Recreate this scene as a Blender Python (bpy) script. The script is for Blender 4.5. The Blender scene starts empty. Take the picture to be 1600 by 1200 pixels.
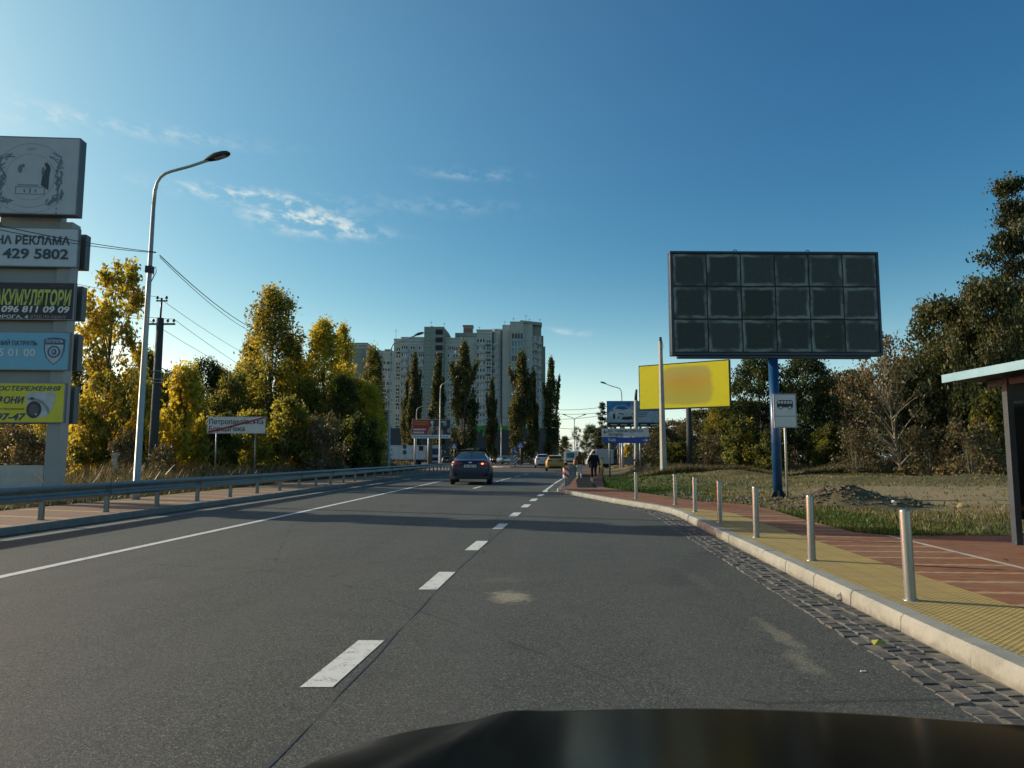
import bpy, bmesh, math, random
import numpy as np
from mathutils import Vector, Matrix, noise as mnoise

R = math.radians
C = bpy.context.scene.collection
SC = bpy.context.scene
rng = np.random.default_rng(7)
random.seed(7)

# ------------------------------------------------------------------ camera
F = 1130.0
PITCH = R(5.76)
CAM = Vector((0, 0, 1.4))
cam_d = bpy.data.cameras.new('camera')
cam_d.sensor_width = 36.0
cam_d.lens = F / 1600 * 36.0
cam_d.clip_start = 0.05
cam_d.clip_end = 6000
cam = bpy.data.objects.new('camera', cam_d)
cam.location = CAM
cam.rotation_euler = (R(90) + PITCH, 0, 0)
C.objects.link(cam)
SC.camera = cam

# ------------------------------------------------------------------ sky, sun, exposure
SUN_EL = R(22.0)
SUN_DIR = Vector((-1, 0.40, 0)).normalized()        # horizontal direction towards the sun
SUN_ROT = math.atan2(SUN_DIR.x, SUN_DIR.y)
SC.view_settings.view_transform = 'Standard'
SC.view_settings.look = 'None'
SC.view_settings.gamma = 1.0
SC.view_settings.exposure = 0.22
SC.cycles.use_denoising = True
SC.cycles.use_adaptive_sampling = False
SC.cycles.sample_clamp_indirect = 3.0
SC.cycles.max_bounces = 8
SC.cycles.diffuse_bounces = 5
SC.cycles.glossy_bounces = 3
SC.cycles.transmission_bounces = 4
SC.cycles.transparent_max_bounces = 6

world = bpy.data.worlds.new('World')
SC.world = world
world.use_nodes = True
WT = world.node_tree
for n in list(WT.nodes):
    WT.nodes.remove(n)


def pixdir(u, v):
    x, y = (u - 800) / F, (600 - v) / F
    c, s = math.cos(PITCH), math.sin(PITCH)
    return Vector((x, c - y * s, s + y * c))


def gp(u, v, z=0.0):
    d = pixdir(u, v)
    t = (z - CAM.z) / d.z
    return Vector((d.x * t, d.y * t, z))


def at(u, v, Y):
    d = pixdir(u, v)
    t = Y / d.y
    return Vector((d.x * t, Y, CAM.z + d.z * t))


def wnode(kind, **kw):
    n = WT.nodes.new(kind)
    for k, v in kw.items():
        setattr(n, k, v)
    return n


def wmath(op, a, b=None):
    n = WT.nodes.new('ShaderNodeMath')
    n.operation = op
    for i, x in enumerate((a, b)):
        if x is None:
            continue
        if isinstance(x, (int, float)):
            n.inputs[i].default_value = x
        else:
            WT.links.new(x, n.inputs[i])
    return n.outputs[0]


sky = wnode('ShaderNodeTexSky', sky_type='NISHITA', sun_disc=False, sun_elevation=SUN_EL,
            sun_rotation=SUN_ROT, altitude=120, air_density=1.0, dust_density=0.9, ozone_density=1.5)
tc = wnode('ShaderNodeTexCoord')
sep = wnode('ShaderNodeSeparateXYZ')
WT.links.new(tc.outputs['Generated'], sep.inputs[0])
az = wmath('ARCTAN2', sep.outputs[0], sep.outputs[1])
el = wmath('ARCSINE', sep.outputs[2])
comb = wnode('ShaderNodeCombineXYZ')
WT.links.new(wmath('MULTIPLY', wmath('ADD', az, wmath('MULTIPLY', el, -0.18)), 30.0), comb.inputs[0])
WT.links.new(wmath('MULTIPLY', wmath('ADD', el, wmath('MULTIPLY', az, 0.14)), 62.0), comb.inputs[1])
nz = wnode('ShaderNodeTexNoise')
nz.inputs['Scale'].default_value = 1.0
nz.inputs['Detail'].default_value = 7.0
nz.inputs['Roughness'].default_value = 0.62
nz.inputs['Distortion'].default_value = 0.15
WT.links.new(comb.outputs[0], nz.inputs['Vector'])
wisps = wnode('ShaderNodeMapRange', interpolation_type='SMOOTHSTEP')
wisps.inputs[1].default_value = 0.42
wisps.inputs[2].default_value = 0.66
WT.links.new(nz.outputs[0], wisps.inputs[0])
total = None
# thin cirrus wisps: the two ends of each streak, half thickness (degrees), strength
def azel(u, v):
    q = pixdir(u, v).normalized()
    return math.atan2(q.x, q.y), math.asin(q.z)


for (u0, v0, u1, v1, hh, st) in ((270, 290, 500, 318, .48, 1.2), (400, 334, 545, 352, .85, 1.6), (500, 355, 605, 368, .40, .7), (0, 165, 150, 190, .6, .55),
                                 (120, 185, 390, 226, .55, .42), (672, 268, 795, 274, .36, .42), (848, 516, 925, 522, .22, .55), (560, 312, 790, 325, .6, .22), (-200, 90, 20, 170, .9, .5)):
    (a0, e0), (a1, e1) = azel(u0, v0), azel(u1, v1)
    caz, cel = math.degrees((a0 + a1) / 2), math.degrees((e0 + e1) / 2)
    hl = math.degrees(math.hypot(a1 - a0, e1 - e0)) * .5
    tilt = math.degrees(math.atan2(e1 - e0, a1 - a0))
    da = wmath('SUBTRACT', az, R(caz))
    de = wmath('SUBTRACT', el, R(cel))
    ct, sn = math.cos(R(tilt)), math.sin(R(tilt))
    a = wmath('ADD', wmath('MULTIPLY', da, ct / R(hl)), wmath('MULTIPLY', de, sn / R(hl)))
    b = wmath('ADD', wmath('MULTIPLY', de, ct / R(hh)), wmath('MULTIPLY', da, -sn / R(hh)))
    g = wmath('EXPONENT', wmath('MULTIPLY', wmath('ADD', wmath('MULTIPLY', a, a), wmath('MULTIPLY', b, b)), -1.0))
    g = wmath('MULTIPLY', g, st)
    total = g if total is None else wmath('ADD', total, g)
cl = wmath('MINIMUM', wmath('MULTIPLY', total, wmath('MULTIPLY', wisps.outputs[0], 0.85)), 0.8)
# grade the clear sky: deeper blue away from the sun, paler and brighter near the sun and the horizon
spl = wnode('ShaderNodeSeparateColor')
WT.links.new(sky.outputs[0], spl.inputs[0])
hzn = wmath('EXPONENT', wmath('MULTIPLY', wmath('POWER', wmath('DIVIDE', wmath('MAXIMUM', el, 0.0), R(7.4)), 2.0), -1.0))
sd = wnode('ShaderNodeVectorMath', operation='DOT_PRODUCT')
WT.links.new(tc.outputs['Generated'], sd.inputs[0])
sd.inputs[1].default_value = (SUN_DIR.x * math.cos(SUN_EL), SUN_DIR.y * math.cos(SUN_EL), math.sin(SUN_EL))
ang = wmath('DIVIDE', wmath('ARCCOSINE', wmath('MINIMUM', wmath('MAXIMUM', sd.outputs['Value'], -1.0), 1.0)), R(50))
lift = wnode('ShaderNodeMapRange', interpolation_type='SMOOTHSTEP')
lift.inputs[1].default_value, lift.inputs[2].default_value = R(6), R(30)
WT.links.new(el, lift.inputs[0])
aur = wmath('MULTIPLY', wmath('EXPONENT', wmath('MULTIPLY', wmath('MULTIPLY', ang, ang), -1.0)), lift.outputs[0])
cmb = wnode('ShaderNodeCombineColor')
for i, (kk, gam, amp, hz_) in enumerate(((.0663, 1.95, 6.1, .41), (.0879, 1.38, 2.20, .46), (.0812, 1.03, 1.62, .49))):
    ch = wmath('MULTIPLY', wmath('POWER', wmath('MULTIPLY', spl.outputs[i], kk), gam), amp)
    WT.links.new(wmath('MULTIPLY', wmath('ADD', wmath('ADD', ch, wmath('MULTIPLY', hzn, hz_)), wmath('MULTIPLY', aur, (.17, .225, .16)[i])), 1 / (1.275 * .1)), cmb.inputs[i])
mixc = wnode('ShaderNodeMix', data_type='RGBA')
mixc.inputs[7].default_value = (6.2, 7.0, 6.9, 1)
WT.links.new(cl, mixc.inputs[0])
WT.links.new(cmb.outputs[0], mixc.inputs[6])
bg = wnode('ShaderNodeBackground')
bg.inputs[1].default_value = 0.10
WT.links.new(mixc.outputs[2], bg.inputs[0])
wo = wnode('ShaderNodeOutputWorld')
WT.links.new(bg.outputs[0], wo.inputs[0])

sun_d = bpy.data.lights.new('sun', 'SUN')
sun_d.energy = 3.9
sun_d.angle = R(0.53)
sun_d.color = (1.0, 0.955, 0.76)
sun = bpy.data.objects.new('sun', sun_d)
to_sun = Vector((SUN_DIR.x * math.cos(SUN_EL), SUN_DIR.y * math.cos(SUN_EL), math.sin(SUN_EL)))
sun.rotation_euler = to_sun.to_track_quat('Z', 'Y').to_euler()
sun.location = (-30, 12, 40)
C.objects.link(sun)

# ------------------------------------------------------------------ materials
class NT:
    def __init__(s, name):
        s.m = bpy.data.materials.new(name)
        s.m.use_nodes = True
        s.t = s.m.node_tree
        s.b = s.t.nodes['Principled BSDF']
        s.out = s.t.nodes['Material Output']

    def n(s, kind, **kw):
        x = s.t.nodes.new(kind)
        for k, v in kw.items():
            setattr(x, k, v)
        return x

    def link(s, a, b):
        s.t.links.new(a, b)

    def put(s, sock, v):
        if isinstance(v, (int, float)):
            sock.default_value = v
        elif isinstance(v, tuple):
            sock.default_value = v if len(v) == 4 or sock.type == 'VECTOR' else (*v, 1)
        else:
            s.link(v, sock)

    def math(s, op, a, b=None, c=None):
        x = s.n('ShaderNodeMath', operation=op)
        for i, v in enumerate((a, b, c)):
            if v is not None:
                s.put(x.inputs[i], v)
        return x.outputs[0]

    def coord(s, which='Object', scale=(1, 1, 1), loc=(0, 0, 0)):
        t = s.n('ShaderNodeTexCoord')
        mp = s.n('ShaderNodeMapping')
        mp.inputs['Scale'].default_value = scale
        mp.inputs['Location'].default_value = loc
        s.link(t.outputs[which], mp.inputs[0])
        return mp.outputs[0]

    def noise(s, vec, scale, detail=4, rough=.55, dist=0.0):
        x = s.n('ShaderNodeTexNoise')
        x.inputs['Scale'].default_value = scale
        x.inputs['Detail'].default_value = detail
        x.inputs['Roughness'].default_value = rough
        x.inputs['Distortion'].default_value = dist
        s.link(vec, x.inputs['Vector'])
        return x.outputs[0]

    def ramp(s, fac, stops, interp='LINEAR'):
        x = s.n('ShaderNodeValToRGB')
        cr = x.color_ramp
        cr.interpolation = interp
        while len(cr.elements) < len(stops):
            cr.elements.new(0.5)
        for e, (p, c) in zip(cr.elements, stops):
            e.position = p
            e.color = (*c, 1) if len(c) == 3 else c
        s.link(fac, x.inputs[0])
        return x.outputs[0]

    def step(s, v, a, b, lo=0.0, hi=1.0):
        x = s.n('ShaderNodeMapRange', interpolation_type='SMOOTHSTEP')
        s.link(v, x.inputs[0])
        x.inputs[1].default_value, x.inputs[2].default_value = a, b
        x.inputs[3].default_value, x.inputs[4].default_value = lo, hi
        return x.outputs[0]

    def mix(s, f, a, b, blend='MIX'):
        x = s.n('ShaderNodeMix', data_type='RGBA', blend_type=blend)
        s.put(x.inputs[0], f)
        s.put(x.inputs[6], a)
        s.put(x.inputs[7], b)
        return x.outputs[2]

    def bump(s, h, strength, dist=0.01):
        x = s.n('ShaderNodeBump')
        x.inputs['Strength'].default_value = strength
        x.inputs['Distance'].default_value = dist
        s.link(h, x.inputs['Height'])
        s.link(x.outputs[0], s.b.inputs['Normal'])

    def fin(s, col=None, rough=None, metal=None, spec=None):
        for nm, v in (('Base Color', col), ('Roughness', rough), ('Metallic', metal), ('Specular IOR Level', spec)):
            if v is not None:
                s.put(s.b.inputs[nm], v)
        return s.m


_mats = {}


def mat(name, col, rough=.6, metal=0.0, spec=.5, var=.25, vscale=3.0, bump=0.0, bscale=40.0, coat=0.0, coord='Object'):
    if name in _mats:
        return _mats[name]
    k = NT(name)
    v = k.coord(coord)
    n1 = k.noise(v, vscale, 5, .6)
    c = tuple(col)
    lo = tuple(x * (1 - var) for x in c)
    hi = tuple(min(1, x * (1 + var)) for x in c)
    k.fin(k.ramp(n1, [(.3, lo), (.7, hi)]), k.step(n1, .3, .7, rough * .85, min(1, rough * 1.15)), metal, spec)
    if coat:
        k.b.inputs['Coat Weight'].default_value = coat
        k.b.inputs['Coat Roughness'].default_value = .06
    if bump:
        k.bump(k.noise(v, bscale, 4), bump)
    _mats[name] = k.m
    return k.m


def emit(name, col, strength):
    if name in _mats:
        return _mats[name]
    k = NT(name)
    k.fin(col, .3)
    k.b.inputs['Emission Color'].default_value = (*col, 1)
    k.b.inputs['Emission Strength'].default_value = strength
    _mats[name] = k.m
    return k.m


# ------------------------------------------------------------------ mesh helpers
class MB:
    def __init__(s):
        s.v, s.f, s.mi, s.sm = [], [], [], []

    def add(s, verts, faces, mi=0, smooth=False):
        o = len(s.v)
        s.v += [tuple(p) for p in verts]
        for f in faces:
            s.f.append([i + o for i in f])
            s.mi.append(mi)
            s.sm.append(smooth)
        return s

    def box(s, x0, x1, y0, y1, z0, z1, mi=0, M=None):
        vs = [(x, y, z) for z in (z0, z1) for y in (y0, y1) for x in (x0, x1)]
        if M is not None:
            vs = [M @ Vector(p) for p in vs]
        return s.add(vs, [(0, 2, 3, 1), (4, 5, 7, 6), (0, 1, 5, 4), (2, 6, 7, 3), (0, 4, 6, 2), (1, 3, 7, 5)], mi)

    def cbox(s, c, size, mi=0, M=None):
        return s.box(c[0] - size[0] / 2, c[0] + size[0] / 2, c[1] - size[1] / 2, c[1] + size[1] / 2,
                     c[2] - size[2] / 2, c[2] + size[2] / 2, mi, M)

    def bbox(s, x0, x1, y0, y1, z0, z1, b=.02, mi=0, M=None):
        """box with chamfered edges"""
        bm = bmesh.new()
        bmesh.ops.create_cube(bm, size=1)
        for v in bm.verts:
            v.co = Vector(((x0 + x1) / 2 + v.co.x * (x1 - x0), (y0 + y1) / 2 + v.co.y * (y1 - y0), (z0 + z1) / 2 + v.co.z * (z1 - z0)))
        bmesh.ops.bevel(bm, geom=list(bm.edges), offset=b, segments=2, affect='EDGES', profile=.6)
        bm.verts.index_update()
        vs = [(M @ v.co if M is not None else v.co.copy()) for v in bm.verts]
        fs = [[v.index for v in f.verts] for f in bm.faces]
        bm.free()
        return s.add(vs, fs, mi)

    def tube(s, pts, rad, n=8, mi=0, cap=True, smooth=True):
        pts = [Vector(p) for p in pts]
        if not hasattr(rad, '__len__'):
            rad = [rad] * len(pts)
        vs, fs = [], []
        up = None
        for i, p in enumerate(pts):
            t = (pts[min(i + 1, len(pts) - 1)] - pts[max(i - 1, 0)])
            if t.length < 1e-9:
                t = Vector((0, 0, 1))
            t.normalize()
            if up is None:
                up = Vector((1, 0, 0)) if abs(t.x) < .8 else Vector((0, 1, 0))
            a = (up - t * up.dot(t)).normalized()
            up = a
            b = t.cross(a)
            for k in range(n):
                w = 2 * math.pi * k / n
                vs.append(p + (a * math.cos(w) + b * math.sin(w)) * rad[i])
        for i in range(len(pts) - 1):
            for k in range(n):
                k2 = (k + 1) % n
                fs.append((i * n + k, i * n + k2, (i + 1) * n + k2, (i + 1) * n + k))
        s.add(vs, fs, mi, smooth)
        if cap:
            o = len(s.v) - len(vs)
            s.f.append([o + k for k in reversed(range(n))]); s.mi.append(mi); s.sm.append(False)
            s.f.append([o + (len(pts) - 1) * n + k for k in range(n)]); s.mi.append(mi); s.sm.append(False)
        return s

    def cyl(s, x, y, z0, z1, r, n=16, mi=0, r1=None):
        return s.tube([(x, y, z0), (x, y, z1)], [r, r if r1 is None else r1], n, mi)

    def lathe(s, prof, n=20, mi=0, M=None, smooth=True):
        """prof: (radius, height) round the z axis"""
        vs, fs = [], []
        for (r, z) in prof:
            for k in range(n):
                w = 2 * math.pi * k / n
                p = Vector((r * math.cos(w), r * math.sin(w), z))
                vs.append(M @ p if M is not None else p)
        for i in range(len(prof) - 1):
            for k in range(n):
                k2 = (k + 1) % n
                fs.append((i * n + k, i * n + k2, (i + 1) * n + k2, (i + 1) * n + k))
        return s.add(vs, fs, mi, smooth)

    def poly(s, pts, y, t=.004, mi=0, M=None):
        """flat plate in the xz plane facing -y, front at y, thickness t; pts counter-clockwise seen from -y"""
        n = len(pts)
        vs = [(p[0], y, p[1]) for p in pts] + [(p[0], y + t, p[1]) for p in pts]
        if M is not None:
            vs = [M @ Vector(p) for p in vs]
        fs = [list(range(n)), list(reversed(range(n, 2 * n)))]
        fs += [(i, n + i, n + (i + 1) % n, (i + 1) % n) for i in range(n)]
        return s.add(vs, fs, mi)

    def disc(s, cx, cz, rx, rz, y, t=.004, n=20, mi=0, rot=0.0):
        c, q = math.cos(rot), math.sin(rot)
        pts = []
        for k in range(n):
            w = 2 * math.pi * k / n
            a, b = rx * math.cos(w), rz * math.sin(w)
            pts.append((cx + a * c - b * q, cz + a * q + b * c))
        return s.poly(pts, y, t, mi)

    def grid(s, rows, mi=0, smooth=True):
        nr, nc = len(rows), len(rows[0])
        fs = [(i * nc + j, i * nc + j + 1, (i + 1) * nc + j + 1, (i + 1) * nc + j) for i in range(nr - 1) for j in range(nc - 1)]
        return s.add([p for r in rows for p in r], fs, mi, smooth)

    def mesh(s, name, mats):
        me = bpy.data.meshes.new(name)
        me.from_pydata(s.v, [], s.f)
        for m in (mats if isinstance(mats, (list, tuple)) else [mats]):
            me.materials.append(m)
        me.polygons.foreach_set('material_index', s.mi)
        me.polygons.foreach_set('use_smooth', s.sm)
        me.update()
        return me

    def build(s, name, mats, parent=None, loc=None):
        return link(name, s.mesh(name, mats), parent, loc)


def link(name, data, parent=None, loc=None, rotz=None):
    o = bpy.data.objects.new(name, data)
    C.objects.link(o)
    if parent is not None:
        o.parent = parent
    if loc is not None:
        o.location = loc
    if rotz is not None:
        o.rotation_euler = (0, 0, rotz)
    return o


def tag(o, label, cat, group=None, kind=None):
    o['label'] = label
    o['category'] = cat
    if group:
        o['group'] = group
    if kind:
        o['kind'] = kind
    return o


def thing(name, label, cat, loc=(0, 0, 0), rotz=0.0, group=None):
    return tag(link(name, None, None, loc, rotz), label, cat, group)


def struct(name, mb, mats):
    o = mb.build(name, mats)
    o['kind'] = 'structure'
    return o


def rot_fix(me):
    bm = bmesh.new()
    bm.from_mesh(me)
    bmesh.ops.recalc_face_normals(bm, faces=bm.faces)
    bm.to_mesh(me)
    bm.free()


def bevel(o, w=.01, seg=2):
    m = o.modifiers.new('bevel', 'BEVEL')
    m.width = w
    m.segments = seg
    m.limit_method = 'ANGLE'
    return o


def lerp(pts, d):
    """piecewise linear: pts = [(d, x), ...]"""
    if d <= pts[0][0]:
        return pts[0][1]
    for (a, xa), (b, xb) in zip(pts, pts[1:]):
        if d <= b:
            return xa + (xb - xa) * (d - a) / (b - a)
    return pts[-1][1]


def lettering(s, parent, m, x, z, y, width=None, height=None, align='LEFT', bold=0.0, shear=0.0, name='lettering', depth=.004):
    """real text as a thin raised mesh on a plate facing -y; (x, z) is the baseline's left, centre or right end"""
    cu = bpy.data.curves.new('text', 'FONT')
    cu.body = s
    cu.offset = bold
    cu.shear = shear
    cu.extrude = .02
    cu.resolution_u = 3
    tmp = bpy.data.objects.new('text', cu)
    C.objects.link(tmp)
    dg = bpy.context.evaluated_depsgraph_get()
    me = bpy.data.meshes.new_from_object(tmp.evaluated_get(dg))
    bpy.data.objects.remove(tmp)
    bpy.data.curves.remove(cu)
    n = len(me.vertices)
    co = np.empty(n * 3)
    me.vertices.foreach_get('co', co)
    co = co.reshape(-1, 3)
    x0, x1 = co[:, 0].min(), co[:, 0].max()
    cap = 0.73
    sz = height / cap if height else width / (x1 - x0)
    sx = width / (x1 - x0) if width else sz
    new = np.empty_like(co)
    off = {'LEFT': x0, 'CENTER': (x0 + x1) / 2, 'RIGHT': x1}[align]
    new[:, 0] = (co[:, 0] - off) * sx + x
    new[:, 2] = co[:, 1] * sz + z
    new[:, 1] = y - np.where(co[:, 2] > 0, depth, 0)
    me.vertices.foreach_set('co', new.ravel())
    me.materials.clear()
    me.materials.append(m)
    me.update()
    return link(name, me, parent)


def leafmesh(name, quads, tints, m):
    """quads (N,4,3), tint per face"""
    n = len(quads)
    me = bpy.data.meshes.new(name)
    me.vertices.add(n * 4)
    me.vertices.foreach_set('co', quads.astype(np.float32).ravel())
    me.loops.add(n * 4)
    me.loops.foreach_set('vertex_index', np.arange(n * 4, dtype=np.int32))
    me.polygons.add(n)
    me.polygons.foreach_set('loop_start', np.arange(0, n * 4, 4, dtype=np.int32))
    at_ = me.attributes.new('tint', 'FLOAT', 'FACE')
    at_.data.foreach_set('value', tints.astype(np.float32))
    me.materials.append(m)
    me.update(calc_edges=True)
    me.validate()
    return me
# ------------------------------------------------------------------ ground materials
def asphalt_mat():
    k = NT('asphalt')
    v = k.coord()
    big = k.noise(v, .22, 5, .6)
    streak = k.noise(k.coord(scale=(1.3, .05, 1)), 1.0, 4, .55)
    fine = k.noise(v, 75, 4, .75)
    mid = k.noise(v, 1.7, 6, .7)
    vor = k.n('ShaderNodeTexVoronoi', feature='F1')
    vor.inputs['Scale'].default_value = 130
    k.link(v, vor.inputs['Vector'])
    base = k.ramp(k.math('ADD', k.math('MULTIPLY', big, .5), k.math('MULTIPLY', streak, .5)),
                  [(.34, (.035, .042, .037)), (.5, (.050, .0575, .0495)), (.68, (.069, .075, .063))])
    col = k.mix(k.step(fine, .40, .72, 0, .6), base, (.125, .125, .112))
    vs_ = k.n('ShaderNodeSeparateColor')
    k.link(vor.outputs['Color'], vs_.inputs[0])
    col = k.mix(k.step(vs_.outputs[0], .70, .95, 0, .9), col, (.175, .18, .16))
    col = k.mix(k.step(vs_.outputs[1], .62, .92, 0, .85), col, (.010, .012, .011))
    # worn wheel tracks and darker oil drips follow the lane, cracks wander across it
    col = k.mix(k.step(mid, .48, .72, 0, .35), col, (.034, .036, .035))
    sx_ = k.n('ShaderNodeSeparateXYZ')
    k.link(v, sx_.inputs[0])
    lane = k.math('SUBTRACT', sx_.outputs[0], k.math('MULTIPLY', sx_.outputs[1], .085))
    wob = k.math('MULTIPLY', k.math('SUBTRACT', k.noise(k.coord(scale=(.4, .08, 1)), 1, 3), .5), .9)
    tr_ = k.math('ABSOLUTE', k.math('SINE', k.math('MULTIPLY', k.math('ADD', lane, wob), 1.75)))
    col = k.mix(k.math('MULTIPLY', k.step(tr_, .75, 1.0), .22), col, (.085, .085, .078))
    cw = k.n('ShaderNodeTexVoronoi', feature='DISTANCE_TO_EDGE')
    cw.inputs['Scale'].default_value = .16
    k.link(k.mix(.12, v, k.n('ShaderNodeTexNoise').outputs['Color'], 'ADD'), cw.inputs['Vector'])
    col = k.mix(k.math('MULTIPLY', k.step(cw.outputs['Distance'], .001, .004, 1, 0), k.step(mid, .42, .6, 0, .6)), col, (.018, .018, .018))
    sp = k.noise(v, 5, 7, .8)
    for (u_, v_, rx, ry, st) in ((797, 932, .24, .34, .98), (785, 906, .3, .2, .15), (1215, 990, .10, .55, .42),
                                 (1255, 1035, .10, .35, .35), (1090, 905, .12, .9, .12)):
        p = gp(u_, v_)
        mp = k.n('ShaderNodeMapping')
        mp.inputs['Location'].default_value = (-p.x / rx, -p.y / ry, 0)
        mp.inputs['Scale'].default_value = (1 / rx, 1 / ry, 0)
        k.link(k.n('ShaderNodeTexCoord').outputs['Object'], mp.inputs[0])
        ln = k.n('ShaderNodeVectorMath', operation='LENGTH')
        k.link(mp.outputs[0], ln.inputs[0])
        d = k.math('ADD', ln.outputs['Value'], k.math('MULTIPLY', k.math('SUBTRACT', sp, .5), 3.2))
        f = k.math('MULTIPLY', k.step(d, .35, 1.15, st, 0), k.step(fine, .44, .56, .12, 1))
        col = k.mix(f, col, (.38, .34, .24))
    k.fin(col, k.step(fine, .3, .7, .72, .95), spec=.3)
    k.bump(vor.outputs['Distance'], .35, .004)
    return k.m


def paint_mat(name, col, wear):
    k = NT(name)
    v = k.coord()
    n1 = k.noise(v, 9, 6, .75)
    n2 = k.noise(v, 60, 3, .7)
    w = k.math('ADD', k.math('MULTIPLY', n1, .6), k.math('MULTIPLY', n2, .4))
    k.fin(k.mix(k.step(w, .56 - wear, .70 - wear, 0, .8), col, (.11, .105, .10)), .75)
    k.bump(n2, .3, .003)
    return k.m


def brick_mat(name, c1, c2, mortar, bw, bh, rotz=0.0, mort=.010):
    k = NT(name)
    t = k.n('ShaderNodeTexCoord')
    mp = k.n('ShaderNodeMapping')
    mp.inputs['Rotation'].default_value = (0, 0, rotz)
    k.link(t.outputs['Object'], mp.inputs[0])
    b = k.n('ShaderNodeTexBrick')
    b.inputs['Color1'].default_value = (*c1, 1)
    b.inputs['Color2'].default_value = (*c2, 1)
    b.inputs['Mortar'].default_value = (*mortar, 1)
    b.inputs['Scale'].default_value = 1
    b.inputs['Mortar Size'].default_value = mort
    b.inputs['Brick Width'].default_value = bw
    b.inputs['Row Height'].default_value = bh
    k.link(mp.outputs[0], b.inputs['Vector'])
    n1 = k.noise(t.outputs['Object'], 1.3, 5, .6)
    n2 = k.noise(t.outputs['Object'], 30, 3, .6)
    col = k.mix(k.step(n1, .35, .75, 0, .38), b.outputs['Color'], (.27, .22, .15))
    col = k.mix(k.step(n2, .4, .8, 0, .3), col, (.06, .04, .03))
    k.fin(col, .9, spec=.2)
    inv = k.math('SUBTRACT', 1.0, b.outputs['Fac'])
    k.bump(k.math('ADD', inv, k.math('MULTIPLY', n2, .4)), .5, .006)
    return k, b, mp


ASPHALT = asphalt_mat()
WHITE_PAINT = paint_mat('road_paint', (.62, .63, .58), .06)
SUN_STRIP = paint_mat('sunlit_strip_colour', (.20, .205, .185), .06)  # pale tone standing in for sunlit asphalt
kk_ = NT('kerb_concrete')
vk = kk_.coord()
nk = kk_.noise(vk, 2.2, 6, .7)
zk = kk_.n('ShaderNodeSeparateXYZ')
kk_.link(vk, zk.inputs[0])
ck = kk_.ramp(nk, [(.3, (.19, .20, .17)), (.5, (.26, .27, .23)), (.7, (.30, .31, .27))])
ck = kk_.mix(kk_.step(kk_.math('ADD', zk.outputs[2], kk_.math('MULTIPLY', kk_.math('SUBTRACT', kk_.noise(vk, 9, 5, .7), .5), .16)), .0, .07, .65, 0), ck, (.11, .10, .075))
ck = kk_.mix(kk_.step(kk_.noise(vk, 40, 4, .7), .58, .72, 0, .5), ck, (.12, .12, .10))
kk_.fin(ck, .88)
kk_.bump(kk_.noise(vk, 55, 5, .7), .4, .008)
KERB = kk_.m
OLD_KERB = mat('old_kerb_concrete', (.16, .16, .15), .9, var=.25, vscale=4, bump=.3)
CONCRETE = mat('concrete', (.36, .35, .30), .85, var=.2, vscale=4, bump=.25, bscale=50)
DARK_CONCRETE = mat('tarred_pole', (.042, .048, .046), .85, var=.3, vscale=5, bump=.3)
GALV = mat('galvanised_steel', (.17, .20, .205), .45, .6, var=.22, vscale=6)
POLE_GREY = mat('lamp_pole_steel', (.36, .38, .355), .5, .35, var=.12, vscale=2)
DARK_METAL = mat('dark_metal', (.035, .037, .038), .5, .3, var=.2)
SAND = mat('gutter_sand', (.165, .145, .105), .95, var=.35, vscale=12, bump=.5, bscale=60)
SOIL = mat('dug_soil', (.105, .088, .060), .95, var=.5, vscale=3, bump=.8, bscale=14)

# ------------------------------------------------------------------ road layout (metres, road surface z = 0)
L_PTS = [(-15, -10.9), (0, -9.9), (12.9, -9.1), (23.8, -8.4), (45, -7.3), (69, -6.0), (82, -5.45)]
R_PTS = [(-15, 1.9), (0, 2.72), (4.28, 3.03), (8.5, 3.30), (13.7, 3.66), (16.8, 3.90), (18.2, 3.93), (19.3, 3.78), (20.6, 3.46),
         (22.1, 3.10), (26, 2.36), (29.3, 1.80), (40, 2.95), (55, 4.75), (78, 7.7), (82, 8.6)]
E_PTS = [(-15, 12), (11.75, 12), (11.9, 8.3), (11.95, 6.2), (12.4, 5.80), (14.8, 5.96), (17.9, 6.30), (19.7, 6.26), (21, 5.45),
         (26.8, 4.53), (30.5, 3.85), (39.9, 4.95), (60, 7.4), (78, 9.8), (82, 13), (170, 13)]
left = lambda d: lerp(L_PTS, d)
right = lambda d: lerp(R_PTS, d)
edge = lambda d: lerp(E_PTS, d)
KW = .17                                        # kerb width
SW = .13                                        # pavement height


def ss(a, b, x):
    t = min(1, max(0, (x - a) / (b - a)))
    return t * t * (3 - 2 * t)


def strip(fa, fb, ds, z):
    mb = MB()
    n = len(ds)
    mb.add([(f(d), d, z) for d in ds for f in (fa, fb)], [(2 * i, 2 * i + 1, 2 * i + 3, 2 * i + 2) for i in range(n - 1)])
    return mb


rows = sorted(set([-15 + i for i in range(98)] + [d for d, _ in L_PTS + R_PTS + E_PTS if -15 <= d <= 82]))
g = MB().add([(-2500, -400, -.04), (2500, -400, -.04), (2500, 4000, -.04), (-2500, 4000, -.04)], [(0, 1, 2, 3)])
struct('ground', g, mat('far_ground', (.09, .085, .05), .95, var=.3, vscale=.05))
struct('road', strip(left, right, rows, 0), ASPHALT)
struct('junction', MB().add([(-75, 82, 0), (13, 82, 0), (13, 240, 0), (-75, 240, 0)], [(0, 1, 2, 3)]), ASPHALT)

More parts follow.
